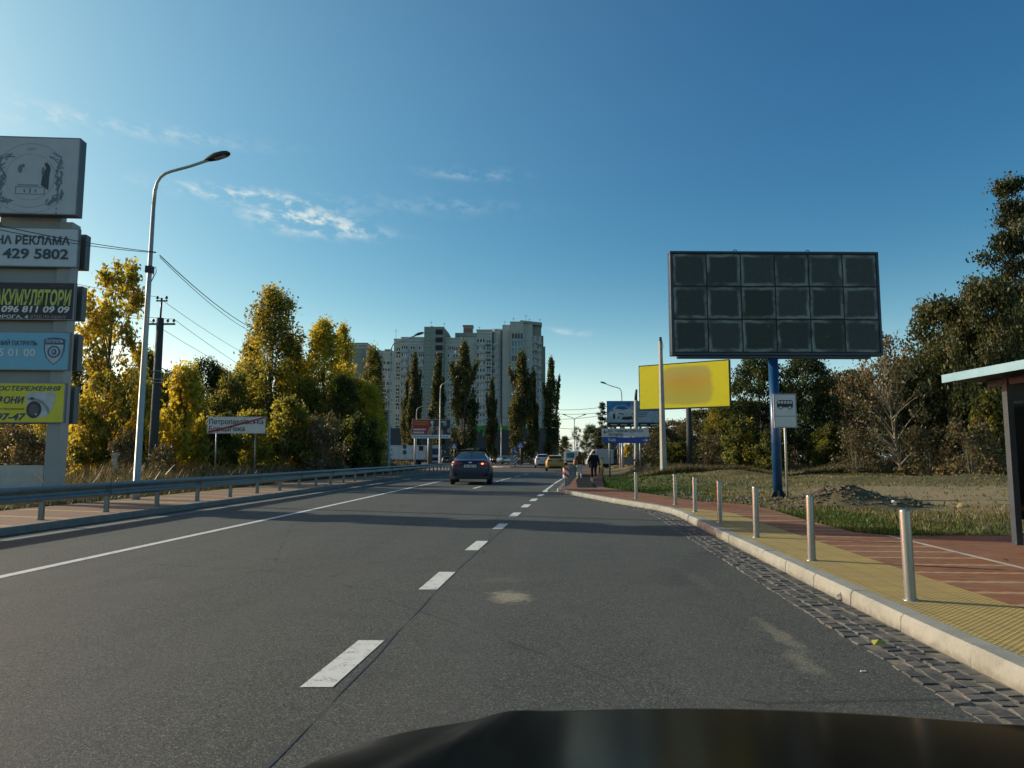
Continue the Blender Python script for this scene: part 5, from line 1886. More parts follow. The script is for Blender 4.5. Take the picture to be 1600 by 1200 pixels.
def chain(verts, edges, start, pts):
    prev = start
    for p in pts:
        verts.append(p)
        edges.append((prev, len(verts) - 1))
        prev = len(verts) - 1
    return prev


SKIN = mat('skin', (.42, .25, .17), .55, var=.08)


def person(loc, yaw, label, H, top_m, leg_m, shoe_m, hair_m, step, arm_pose, female, bulk=1.0):
    """walking figure, faces +y; step = stride half length"""
    o = thing('person', label, 'person', loc, yaw)
    o.scale = (H / 1.75,) * 3
    sh = .185 if female else .21
    # stride: left foot forward, right foot back
    legs = {}
    for sx, sg in ((-1, 1), (1, -1)):
        hip = (sx * .10, 0, .92)
        ank = (sx * .085, step * sg - .02, .085 + (.05 if sg < 0 else 0))
        knee = (sx * .095, step * sg * .55 + .05, .50)
        legs[sx] = (hip, knee, ank)
    arms = {}
    for sx in (-1, 1):
        s_ = (sx * sh, 0, 1.44)
        e_, w_ = arm_pose[sx]
        arms[sx] = (s_, e_, w_)
    V, E = [(0, 0, .95, .15, .11)], []
    sp = chain(V, E, 0, [(0, 0, 1.10, .135, .095), (0, -.01, 1.28, .155, .10), (0, 0, 1.42, .12, .085)])
    nk = chain(V, E, sp, [(0, .0, 1.50, .055), (0, .015, 1.57, .06)])
    chain(V, E, nk, [(0, .02, 1.645, .082, .10), (0, .015, 1.70, .075, .088)])
    for sx in (-1, 1):
        h_, k_, a_ = legs[sx]
        chain(V, E, 0, [(*h_, .088), (*k_, .056), (*a_, .038), (a_[0] * 1.1, a_[1] + .13, .04, .036, .028)])
        s_, e_, w_ = arms[sx]
        wv = chain(V, E, sp, [(*s_, .058), (*e_, .042), (*w_, .028)])
        d = Vector(w_) - Vector(e_)
        d.normalize()
        palm = Vector(w_) + d * .06
        pv = chain(V, E, wv, [(*palm, .026, .016)])
        for k in range(4):
            off = Vector((0, -.03 + .02 * k, 0))
            q1 = palm + d * .05 + off
            q2 = q1 + d * (.03 + .008 * (1.5 - abs(k - 1.5))) + Vector((-sx * .012, 0, 0))
            chain(V, E, pv, [(*q1, .0085), (*q2, .0075)])
        t1 = Vector(w_) + d * .045 + Vector((0, .04, 0))
        chain(V, E, wv, [(*t1, .0095), (*(t1 + d * .035 + Vector((0, .012, 0))), .008)])
    skin('body', V, E, SKIN, o)
    # jacket
    V, E = [(0, 0, .98, .185, .135)], []
    V.append((0, 0, .80, .205 if not female else .17, .15)); E.append((0, 1))
    sp = chain(V, E, 0, [(0, -.01, 1.14, .18, .13), (0, -.015, 1.30, .195, .135), (0, -.005, 1.43, .15, .11)])
    chain(V, E, sp, [(0, -.005, 1.50, .085, .085)])
    for sx in (-1, 1):
        s_, e_, w_ = arms[sx]
        chain(V, E, sp, [(*s_, .082), (*e_, .066), (*w_, .050)])
    V = [(v[0], v[1], v[2], v[3] * bulk, (v[4] if len(v) > 4 else v[3]) * bulk) for v in V]
    skin('jacket', V, E, top_m, o)
    V, E = [(0, 0, .94, .16, .125)], []
    for sx in (-1, 1):
        h_, k_, a_ = legs[sx]
        chain(V, E, 0, [(h_[0], h_[1], .86, .105), (*k_, .078), (a_[0], a_[1], a_[2] + .02, .062)])
    skin('trousers', V, E, leg_m, o)
    for sx in (-1, 1):
        a_ = legs[sx][2]
        V, E = [(a_[0], a_[1] - .04, a_[2] - .025, .042)], []
        chain(V, E, 0, [(a_[0] * 1.05, a_[1] + .06, a_[2] - .035, .045, .036), (a_[0] * 1.1, a_[1] + .16, a_[2] - .042, .036, .028)])
        skin('shoe', V, E, shoe_m, o)
    # face on the far side, ears, hair
    fc = MB()
    for sx in (-1, 1):
        fc.lathe([(0, -.012), (.012, 0), (0, .012)], 8, 0, Matrix.Translation((sx * .033, .112, 1.655)))
    fc.build('eyes', BLACK, o)
    MB().lathe([(.0, -.02), (.014, -.012), (.008, .03), (0, .035)], 8, 0, Matrix.Translation((0, .125, 1.625))).build('nose', SKIN, o)
    MB().bbox(-.026, .026, .108, .120, 1.583, 1.597, .004).build('mouth', mat('lips', (.30, .12, .10), .5), o)
    for sx in (-1, 1):
        MB().lathe([(0, -.028), (.018, -.012), (.02, .012), (0, .03)], 8, 0, Matrix.Translation((sx * .088, .01, 1.64))).build('ear', SKIN, o)
    bm = bmesh.new()
    bmesh.ops.create_uvsphere(bm, u_segments=20, v_segments=14, radius=1)
    for v in bm.verts:
        x, y, z = v.co
        f = 1 + .06 * mnoise.noise(v.co * 4)
        front_cut = .72 if y > .35 and z < .35 else 1.0
        drop = (.34 if female else .10) if z < 0 and y < .3 else .10
        v.co = Vector((x * .112 * f * (1.1 if female else 1), y * .118 * f * front_cut - .012, 1.675 + (z * (.115 if z > 0 else drop)) * f))
    me = bpy.data.meshes.new('hair')
    bm.to_mesh(me)
    bm.free()
    for pp in me.polygons:
        pp.use_smooth = True
    me.materials.append(hair_m)
    link('hair', me, o)
    return o


def cloth(name, c):
    k = NT(name)
    v = k.coord()
    n1 = k.noise(v, 6, 4, .6, .8)
    k.fin(k.mix(k.step(n1, .35, .7, 0, .5), c, tuple(x * .55 for x in c)), .85, spec=.2)
    k.bump(n1, .5, .03)
    return k.m


p = gp(905.5, 748.0, SW)
woman = person((p.x, p.y, SW), R(6), 'walking person in brown jacket, white trousers and long dark hair', 1.56, cloth('brown_jacket', (.16, .065, .025)), cloth('white_trousers', (.75, .73, .67)), mat('pale_shoes', (.45, .42, .38), .7),
               mat('dark_brown_hair', (.035, .020, .013), .6, bump=.4), .17, {-1: ((-.27, -.02, 1.18), (-.24, .14, 1.02)), 1: ((.27, -.06, 1.17), (.27, -.10, .93))}, True)
bg_ = MB().bbox(-.12, .12, -.08, .08, -.15, .15, .04).build('shoulder_bag', mat('tan_leather', (.33, .15, .03), .6, bump=.3))
bg_.location = (p.x - .24, p.y - .17, SW + .96)
bg_.rotation_euler = (0, R(8), R(20))
tag(bg_, 'orange tan shoulder bag carried by the person in white trousers', 'bag')
st_ = MB().tube([(-.12, 0, .17), (.02, 0, .36), (.20, .03, .47), (.30, .06, .44)], .012, 6).build('strap', mat('tan_leather', (.33, .15, .03), .6, bump=.3), bg_)
p = gp(928, 749.0, SW)
person((p.x, p.y, SW), R(2), 'walking person in black hooded jacket, black trousers and white shoes', 1.60, cloth('black_jacket', (.012, .012, .015)), cloth('black_trousers', (.010, .010, .012)), mat('white_shoes', (.55, .55, .53), .7),
       mat('grey_brown_hair', (.05, .043, .038), .7, bump=.4), .12, {-1: ((-.30, -.03, 1.18), (-.32, .02, .93)), 1: ((.30, .0, 1.18), (.31, -.04, .93))}, False, 1.22)
bg_ = MB().bbox(-.04, .04, -.15, .15, -.22, .16, .02).build('handbag', mat('black_leather', (.010, .010, .011), .5))
bg_.location = (p.x + .33, p.y - .05, SW + .52)
tag(bg_, 'black handbag hanging from the right hand of the person in black', 'bag')
MB().tube([(0, -.08, .15), (0, -.05, .27), (0, .03, .28), (0, .08, .15)], .011, 6).build('handle', mat('black_leather', (.010, .010, .011), .5), bg_)
# ------------------------------------------------------------------ apartment tower and shop
BD = 262.0


def bx(zx, d=BD):
    return at(540 + zx / 4.2861, 600, d).x


def bz(zy, d=BD):
    return at(740, 480 + zy / 4.2861, d).z


def facade_mat(name, c, c2):
    k = NT(name)
    t = k.coord()
    s = k.n('ShaderNodeSeparateXYZ')
    k.link(t, s.inputs[0])
    fl = k.math('FRACT', k.math('DIVIDE', s.outputs[2], 2.72))
    n1 = k.noise(t, .35, 4, .6)
    n2 = k.noise(k.coord(scale=(1, 1, .12)), 1.1, 5, .65)
    col = k.mix(k.math('LESS_THAN', fl, .10), c, c2)
    col = k.mix(k.step(n1, .35, .7, 0, .3), col, tuple(x * .75 for x in c))
    col = k.mix(k.step(n2, .5, .75, 0, .35), col, tuple(x * .6 for x in c))
    k.fin(col, .9)
    return k.m


WALL = facade_mat('grey_brick_facade', (.34, .39, .345), (.27, .31, .28))
WALL_D = facade_mat('dark_brick_facade', (.215, .255, .215), (.175, .21, .18))
WALL_L = facade_mat('plain_light_facade', (.38, .42, .395), (.35, .385, .36))
TRIM = mat('white_cornice', (.52, .53, .49), .8, var=.1)
PARA = mat('balcony_parapet', (.31, .345, .325), .85, var=.22, vscale=.3)
WGLASS = mat('dark_window_glass', (.030, .035, .042), .15, var=.4, vscale=.25)
WFRAME = mat('white_window_frame', (.68, .70, .69), .6, var=.1)
CURT = mat('curtained_pane', (.30, .31, .32), .4, var=.3, vscale=.3)
TEALG = mat('teal_glass_bay', (.10, .22, .22), .15, var=.35, vscale=.2)
DARKREC = mat('dark_loggia', (.022, .024, .024), .9)
apt = thing('apartment_tower', 'large grey apartment tower with stepped roofs and curved bays behind the poplars', 'apartment block', (0, BD, 0))
base = 5.0


def seg(name, zx0, zx1, zytop, y0, y1, m, cornice=True):
    a, b, t = bx(zx0), bx(zx1), bz(zytop)
    MB().box(a, b, y0, y1, base, t).build(name, m, apt)
    if cornice:
        mb = MB()
        for dz, h in ((.9, .22), (2.1, .18), (3.3, .15)):
            mb.box(a - .08, b + .08, y0 - .12, y0 - .002, t - dz - h, t - dz)
        mb.box(a - .15, b + .15, y0 - .2, y0 + .6, t + .002, t + .25)
        mb.build('cornice', TRIM, apt)


seg('wall', 312, 368, 208, 2.4, 22, WALL)
seg('wall', 368.2, 525, 204, 0, 22.2, WALL)
seg('stair_tower', 525.2, 655, 135, -1.4, 14, WALL_D, False)
seg('wall', 655.2, 875, 207, .6, 22.4, WALL)
seg('wall', 722, 980, 153, 6, 20, WALL_D, False)
seg('roof_house', 775, 838, 97, 9, 14, WALL_D, False)
seg('wall', 875.2, 980, 153, .2, 5.9, WALL)
seg('wall', 980.2, 1050, 142, 2.5, 23, WALL)
seg('wall', 1050.2, 1102, 123, -1.6, 22.6, WALL_L, False)
seg('wall', 1102.2, 1190, 112, -3.4, 22.8, WALL)
seg('wall', 1190.2, 1252, 104, -1.8, 23.2, WALL_L, False)
seg('wall', 1252.2, 1312, 120, .4, 24, WALL_D, False)
seg('wall', 1312.2, 1328, 185, 2, 25, WALL_D, False)
seg('wall', 1328.2, 1341, 255, 3, 25.5, WALL_D, False)
a, b = bx(1185), bx(1316)
mb = MB().add([(a, -2.6, bz(112)), (b, -1.0, bz(128)), (b, 8, bz(128)), (a, 8, bz(112)), (a, -2.6, bz(97)), (b, -1.0, bz(106)), (b, 8, bz(106)), (a, 8, bz(97))],
              [(0, 1, 5, 4), (1, 2, 6, 5), (2, 3, 7, 6), (3, 0, 4, 7), (4, 5, 6, 7), (3, 2, 1, 0)])
mb.build('roof_overhang', WALL_D, apt)
# angled side of the stair tower
a, b = bx(655.3), bx(682)
MB().add([(a, -1.4, base), (b, 5, base), (b, 14, base), (a, 14, base), (a, -1.4, bz(135)), (b, 5, bz(160)), (b, 14, bz(160)), (a, 14, bz(135))], [(0, 1, 5, 4), (1, 2, 6, 5), (4, 5, 6, 7), (2, 3, 7, 6)]).build('tower_flank', WALL_D, apt)
MB().box(bx(770), bx(843), 8.6, 14.4, bz(97) + .001, bz(97) + .35).box(bx(780), bx(833), 8.9, 8.99, bz(140), bz(112)).build('roof_house_cap', mat('brick_red_cap', (.20, .10, .08), .8), apt)
# curved bay
mb = MB()
ca, cb = bx(983), bx(1049)
cc, rad = (ca + cb) / 2, (cb - ca) / 2
mb.lathe([(rad, base), (rad, bz(150))], 36, 0, Matrix.Translation((cc, 2.5, 0)))
mb.lathe([(0, bz(150)), (rad + .2, bz(150)), (rad + .2, bz(144)), (0, bz(144))], 36, 0, Matrix.Translation((cc, 2.5, 0)), False)
mb.build('curved_bay', WALL_L, apt)
mb = MB()
for k in range(13):
    z = bz(245) - 2.72 * k
    mb.lathe([(rad + .02, z - .9), (rad + .35, z - .9), (rad + .35, z + .1), (rad + .02, z + .1)], 36, 0, Matrix.Translation((cc - .3, 2.4, 0)), False)
mb.build('curved_parapet', PARA, apt)


# pale vertical panels between the window columns
for a_, b_, y_ in ((420, 432, 0), (470, 484, 0), (663, 668, .6), (712, 722, .6), (752, 790, .6), (880, 884, .2), (930, 944, .2), (972, 979, .2)):
    MB().box(bx(a_), bx(b_), y_ - .12, y_ - .003, base, bz(262)).build('pale_pilaster', WALL_L, apt)


# windows
def wmesh(name, n, glass, par=True):
    mb = MB()
    mb.box(-.5, .5, -.10, .0, -.5, .5, 0)
    for i in range(n):
        a = -.5 + (i + .12) / n
        b = -.5 + (i + .88) / n
        mb.box(a, b, -.13, -.101, -.42, .42, 1 if (i % 3) else 2)
    return mb.mesh(name, [WFRAME, glass, WGLASS])


W2 = wmesh('window', 2, WGLASS)
W3 = wmesh('window', 3, WGLASS)
W3c = wmesh('window', 3, CURT)
W4c = wmesh('window', 4, CURT)
mbd = MB().box(-.5, .5, -.06, -.01, -.5, .5, 0)
WD = mbd.mesh('loggia', [DARKREC])
wins_ = []


def col(zx, w, h, mesh, y, zy0, n, skip=(), alt=None):
    for k in range(n):
        if k in skip:
            continue
        m = alt[k % len(alt)] if alt else mesh
        wins_.append((bx(zx), y, bz(zy0) - 2.72 * k, w, h, m))


col(343, 1.5, 1.5, W2, 2.4, 275, 13)
col(392, 2.4, 1.4, W3c, -.05, 270, 13, alt=(W3, W3c, W4c, W3c))
col(447, 1.7, 1.45, W2, 0, 272, 13)
col(505, 2.0, 1.5, W3c, 0, 272, 13, alt=(W3c, W3, W4c))
col(548, .85, 1.1, W2, -1.4, 176, 15)
col(586, .55, .75, W2, -1.4, 176, 15)
col(680, 1.7, 1.5, W3, 5.0, 275, 3, skip=(0, 1, 2))
col(700, 1.8, 1.5, W3, .6, 272, 13, alt=(W3, W3c, W3))
col(735, 1.7, 1.5, W2, .6, 276, 13)
col(800, 1.7, 1.5, W3, .6, 276, 13)
col(905, 3.1, 1.5, W4c, .2, 224, 14, alt=(W3, W4c, W3c, W4c, W3))
col(958, 1.5, 1.5, W2, .2, 228, 14)
col(1266, 1.6, 1.4, W3c, .4, 205, 14, alt=(W3c, W3c, W2))
col(1299, 1.3, 1.4, W3c, .4, 212, 14, alt=(W3c, W2, W4c))
for k in range(13):
    for dz_, q in ((0, -125), (0, -98), (0, -70)):
        w = R(q)
        wins_.append((cc - .3 + (rad + .12) * math.cos(w), 2.4 + (rad + .12) * math.sin(w) + .1, bz(270) - 2.72 * k + .9, 1.1, 1.4, (W2, W3c)[(k + q) % 2]))
for k in range(4):
    wins_.append((bx(626), -1.4, bz(171) - 2.9 * k, 2.6, 1.9, WD))
wins_.sort(key=lambda w: -w[2])
rest = MB()
for i, (x, y, z, w, h, m) in enumerate(wins_):
    if i < 96:
        o = link('loggia' if m is WD else 'window', m, apt, (x, y, z))
        o.scale = (w, 1, h)
    else:
        mi = {W2: 0, W3: 0, W3c: 1, W4c: 1, WD: 0}[m]
        rest.box(x - w / 2, x + w / 2, y - .10, y, z - h / 2, z + h / 2, 0)
        n = 2 if m is W2 else 3
        for j in range(n):
            rest.box(x - w / 2 + w * (j + .12) / n, x - w / 2 + w * (j + .88) / n, y - .13, y - .101, z - h * .42, z + h * .42, 1 + (mi if j else 0))
ro = rest.build('lower_windows', [WFRAME, WGLASS, CURT], apt)
ro['kind'] = 'stuff'
# balcony stacks: parapets with small shadows between
for (zx, w, zy0, yy, n, m, skip) in ((392, 2.7, 296, 0, 13, PARA, ()), (505, 2.2, 297, 0, 13, PARA, ()), (905, 3.3, 250, .2, 14, PARA, (3, 7)), (958, 1.3, 252, .2, 14, DARK_METAL, ()), (1266, 1.9, 232, .4, 14, PARA, ()), (1299, 1.6, 240, .4, 14, PARA, (5,)), (343, 1.0, 296, 2.4, 13, DARK_METAL, (1, 4, 8))):
    dep = .95 if m is PARA else .45
    bme = MB().box(-w / 2, w / 2, -dep, -.001, -.5, .52 if m is PARA else .1).mesh('balcony', m)
    for k in range(n):
        if k not in skip:
            link('balcony' if m is PARA else 'cooling_unit', bme, apt, (bx(zx), yy, bz(zy0) - 2.72 * k))
# glazed bay
a, b = bx(1110), bx(1188)
mb = MB()
for k in range(15):
    z = bz(210) - 2.72 * k
    mb.box(a, b, -4.1, -3.401, z - .75, z + 1.15, 1 if k in (1, 2, 4) else 0)
    mb.box(a - .1, b + .1, -4.2, -3.402, z - 1.52, z - .76, 2)
    for j in range(5):
        xx = a + (b - a) * j / 4
        mb.box(xx - .05, xx + .05, -4.16, -4.101, z - .75, z + 1.15, 3)
mb.build('glass_bay', [WGLASS, TEALG, PARA, WFRAME], apt)
mb = MB()
for zx, zy, h in ((320, 205, 4), (560, 133, 3), (650, 133, 2.4), (1065, 122, 2.5), (1125, 108, 3), (1210, 95, 3.4), (1235, 98, 2), (1305, 103, 2.2), (890, 152, 2)):
    x = bx(zx)
    mb.tube([(x, 4, bz(zy) - .5), (x, 4, bz(zy) + h)], .06, 5)
    mb.box(x - .5, x + .5, 3.95, 4.05, bz(zy) + h * .8, bz(zy) + h * .8 + .08)
for zx, zy in ((1180, 88), (568, 128)):
    mb.lathe([(0, -.2), (.7, .2), (.75, .3)], 12, 0, Matrix.Translation((bx(zx), 3, bz(zy) - .2)) @ Matrix.Rotation(R(70), 4, 'X'))
mb.build('roof_antenna', DARK_METAL, apt)

# farther wing to the left
WD2 = 300.0
wing = thing('apartment_wing', 'farther grey apartment block left of the tower, partly behind yellow trees', 'apartment block', (0, WD2, 0))
for (z0, z1, zt, y0, m) in ((-60, 132, 230, 3, WALL_D), (132.2, 250, 290, 0, WALL), (250.2, 330, 296, -1, WALL)):
    a, b, t = bx(z0, WD2), bx(z1, WD2), bz(zt, WD2)
    MB().box(a, b, y0, y0 + 20, 0, t).build('wall', m, wing)
    mb = MB()
    for dz in (.8, 2.0):
        mb.box(a, b, y0 - .12, y0 - .001, t - dz - .2, t - dz)
    mb.build('cornice', TRIM, wing)
MB().box(bx(245, WD2), bx(290, WD2), 4, 9, bz(296, WD2), bz(272, WD2)).build('roof_house', WALL_D, wing)
for zx, w in ((215, 2.2), (240, 1.8), (272, 2.8), (302, 1.6)):
    for k in range(10):
        o = link('window', (W3, W3c, W2)[(k + int(zx)) % 3], wing, (bx(zx, WD2), (0 if zx < 250 else -1), bz(375, WD2) - 2.9 * k))
        o.scale = (w, 1, 1.6)

# dark shop in front of the tower
SD = 190.0
shop = thing('shop', 'long dark slate shop building with green roof letters at the foot of the tower', 'shop', (0, SD, 0))
a, b, t = bx(296, SD), bx(1425, SD), bz(818, SD)
SL = NT('slate_cladding')
vv = SL.coord()
br = SL.n('ShaderNodeTexBrick')
br.offset = 0
for nm, v in (('Scale', 1), ('Brick Width', 1.15), ('Row Height', 5.0), ('Mortar Size', .02)):
    br.inputs[nm].default_value = v
br.inputs['Color1'].default_value = (.036, .043, .052, 1)
br.inputs['Color2'].default_value = (.030, .036, .045, 1)
br.inputs['Mortar'].default_value = (.018, .02, .025, 1)
mp = SL.n('ShaderNodeMapping')
mp.inputs['Rotation'].default_value = (R(90), 0, 0)
SL.link(vv, mp.inputs[0])
SL.link(mp.outputs[0], br.inputs['Vector'])
SL.fin(br.outputs['Color'], .5)
MB().box(a, b, 0, 30, 0, t).build('wall', SL.m, shop)
MB().box(a - .1, b + .1, -.15, 30.1, t + .002, t + .3).build('parapet_cap', mat('parapet_cap', (.05, .055, .06), .6), shop)
MB().box(bx(760, SD), bx(1000, SD), -.10, -.005, .2, 3.6).box(bx(500, SD), bx(640, SD), -.1, -.005, .2, 3.2).build('shopfront_glass', GLASS, shop)
GRN = mat('green_sign_letter', (.03, .21, .04), .5, var=.1)
gz = bz(866, SD)
mb = MB()
mb.poly([(bx(843, SD), gz), (bx(872, SD), gz + 1.0), (bx(872, SD), gz + 2.0), (bx(843, SD), gz + 3.0)], -.4, .2)
mb.poly([(bx(884, SD), gz + 1.1), (bx(905, SD), gz + 1.1), (bx(905, SD), gz + 1.75), (bx(884, SD), gz + 1.75)], -.4, .2)
x0, x1 = bx(915, SD), bx(955, SD)
mb.poly([(x0, gz), (x1, gz), (x1, gz + .7), (x0 + 1.0, gz + .7), (x1, gz + 2.2), (x1, gz + 2.9), (x0, gz + 2.9), (x0, gz + 2.2), (x1 - 1.2, gz + 2.2), (x0, gz + .7)], -.4, .2)
mb.build('roof_letter', GRN, shop)
MB().box(bx(838, SD), bx(1095, SD), -.3, -.151, t - .1, t + .9).build('green_band', GRN, shop)
o = thing('car_park_wall', 'low pale grey wall along the car park in front of the shop', 'wall', (0, 172, 0))
x = at(765, 715, 172).x
while x < at(873, 715, 172).x:
    MB().box(x, x + 2.92, -.1, .1, 0, at(800, 711.5, 172).z).build('panel', mat('grey_wall_panel', (.24, .26, .27), .8, var=.12), o)
    x += 3.0
# ------------------------------------------------------------------ trees
def leaf_mat(name, stops, trans=.35, rough=.5):
    k = NT(name)
    a = k.n('ShaderNodeAttribute', attribute_name='tint')
    oi = k.n('ShaderNodeObjectInfo')
    v = k.coord()
    n1 = k.noise(v, .55, 3, .5)
    t = k.math('ADD', a.outputs['Fac'], k.math('ADD', k.math('MULTIPLY', k.math('SUBTRACT', n1, .5), .7), k.math('MULTIPLY', k.math('SUBTRACT', oi.outputs['Random'], .5), .22)))
    col = k.ramp(t, stops)
    k.fin(col, rough, spec=.3)
    tr = k.n('ShaderNodeBsdfTranslucent')
    k.link(k.mix(1.0, col, (1.25, 1.2, .7), 'MULTIPLY'), tr.inputs[0])
    ms = k.n('ShaderNodeMixShader')
    ms.inputs[0].default_value = trans
    k.link(k.b.outputs[0], ms.inputs[1])
    k.link(tr.outputs[0], ms.inputs[2])
    k.link(ms.outputs[0], k.out.inputs[0])
    return k.m


GREEN = (.078, .098, .030)
OLIVE = (.225, .215, .052)
YG = (.43, .37, .055)
YEL = (.49, .415, .050)
OCHRE = (.38, .285, .050)
BROWN = (.235, .185, .105)
LM = {
    'yellow': leaf_mat('yellow_leaves', [(.12, OLIVE), (.34, YG), (.6, YEL), (.85, (.54, .43, .06))], .6),
    'gold': leaf_mat('golden_green_leaves', [(.15, GREEN), (.38, OLIVE), (.58, YG), (.80, OCHRE), (.95, YEL)], .6),
    'olive': leaf_mat('olive_leaves', [(.12, GREEN), (.4, (.055, .066, .018)), (.68, OLIVE), (.92, YG)], .55),
    'green': leaf_mat('dark_green_leaves', [(.2, (.018, .034, .010)), (.55, (.042, .064, .018)), (.9, (.085, .10, .026))], .35),
    'brown': leaf_mat('brown_leaves', [(.15, (.048, .054, .022)), (.45, (.115, .10, .052)), (.7, (.165, .13, .075)), (.95, (.25, .17, .06))], .3),
    'poplar': leaf_mat('poplar_leaves', [(.2, (.038, .052, .019)), (.55, (.075, .088, .032)), (.95, (.19, .17, .05))], .4),
    'dusk': leaf_mat('dusky_olive_leaves', [(.12, (.024, .038, .013)), (.45, (.054, .068, .023)), (.75, (.092, .094, .032)), (.95, (.16, .13, .045))], .35),
    'fir': leaf_mat('green_pine_needles', [(.2, (.022, .036, .015)), (.55, (.045, .062, .026)), (.95, (.12, .115, .045))], .3),
    'pine': leaf_mat('pine_needles', [(.2, (.008, .016, .008)), (.6, (.018, .030, .014)), (.95, (.045, .055, .022))], .1),
}
BARK = mat('bark', (.085, .072, .055), .95, bump=.6, bscale=12, var=.35, vscale=2)
PALEBARK = mat('pale_bark', (.20, .175, .12), .95, bump=.6, bscale=12, var=.35, vscale=2)
CONIF = None


def quads(c, size, flat=0.0):
    n = len(c)
    a = rng.normal(size=(n, 3))
    a /= np.linalg.norm(a, axis=1)[:, None]
    b = rng.normal(size=(n, 3))
    b -= a * (a * b).sum(1)[:, None]
    b /= np.linalg.norm(b, axis=1)[:, None]
    s = (size * rng.uniform(.55, 1.35, n))[:, None]
    L, Wd = a * s, b * s * .62
    bend = np.cross(a, b) * s * .25
    return np.stack([c - L, c + Wd + bend, c + L, c - Wd + bend], 1)


def crown_points(kind, h, r, n, rs, seed_=0):
    """returns clump centres (k,3) and clump radii for a crown of height h (from the ground) and radius r"""
    cs, rad = [], []
    if kind == 'column':
        k = 80
        for i in range(k):
            t = rs.uniform(.06, 1) ** .85
            env = r * (math.sin(math.pi * min(1, t * .62 + .33)) ** .8) * (1.0 if t < .8 else (1 - t) / .2 * .75 + .25)
            w = rs.uniform(0, 2 * math.pi)
            q = env * math.sqrt(rs.uniform(.15, 1))
            cs.append((q * math.cos(w), q * math.sin(w), h * t))
            rad.append((r * .20, h * .045))
        # a few separate upward plumes
        for i in range(11):
            w = rs.uniform(0, 2 * math.pi)
            t0 = rs.uniform(.2, .8)
            for j in range(4):
                q = r * (.75 + .12 * j)
                cs.append((q * math.cos(w), q * math.sin(w), h * (t0 + .045 * j)))
                rad.append((r * .11, h * .03))
    elif kind == 'tall':
        k = 240
        for i in range(k):
            t = rs.uniform(.06, 1) ** .9
            env = r * (1 - .66 * max(0, t - .45) ** 1.4 / .55 ** 1.4) * (.75 + .25 * min(1, t / .22)) * (1 if t < .95 else .72)
            w = rs.uniform(0, 2 * math.pi)
            lob = .86 + .16 * math.sin(w * 3 + t * 9 + seed_) + .10 * math.sin(t * 31 + w)
            q = env * lob * math.sqrt(rs.uniform(.12, 1))
            cs.append((q * math.cos(w), q * math.sin(w), h * t))
            rad.append((r * .15, h * .034))
    elif kind == 'round':
        k = 150
        for i in range(k):
            t = rs.uniform(.16, 1)
            env = r * math.sin(math.pi * (t * .78 + .16)) ** .6
            w = rs.uniform(0, 2 * math.pi)
            q = env * math.sqrt(rs.uniform(.2, 1.05))
            cs.append((q * math.cos(w), q * math.sin(w), h * t))
            rad.append((r * .15, h * .042))
    elif kind == 'sparse':
        k = 95
        for i in range(k):
            t = rs.uniform(.15, 1)
            env = r * math.sin(math.pi * (t * .75 + .18)) ** .6
            w = rs.uniform(0, 2 * math.pi)
            q = env * math.sqrt(rs.uniform(.1, 1.2))
            cs.append((q * math.cos(w), q * math.sin(w), h * t))
            rad.append((r * .13, h * .030))
    elif kind == 'shrub':
        k = 60
        for i in range(k):
            t = rs.uniform(.04, 1)
            env = r * (1 - .55 * t ** 1.6)
            w = rs.uniform(0, 2 * math.pi)
            q = env * math.sqrt(rs.uniform(.1, 1))
            cs.append((q * math.cos(w), q * math.sin(w), h * t * (1 - .25 * q / r)))
            rad.append((r * .16, h * .07))
    elif kind == 'pine':
        for lev in range(13):
            t = min(1, .20 + .80 * lev / 12 + rs.uniform(-.02, .02))
            rr_ = r * (1.05 - t) ** .75 * 1.15 + .05 * r
            m = max(3, int(9 * (1.1 - t)))
            w0 = rs.uniform(0, 6)
            for j in range(m):
                w = w0 + 2 * math.pi * j / m + rs.uniform(-.4, .4)
                ext = rr_ * rs.uniform(.45, 1.3)
                dz_ = rs.uniform(-.035, .035)
                for f in (.3, .55, .78, 1.0):
                    cs.append((ext * f * math.cos(w), ext * f * math.sin(w), h * (t + dz_ + .025 * f + rs.uniform(-.012, .018))))
                    rad.append((r * .13, h * .017))
    return np.array(cs), np.array(rad)


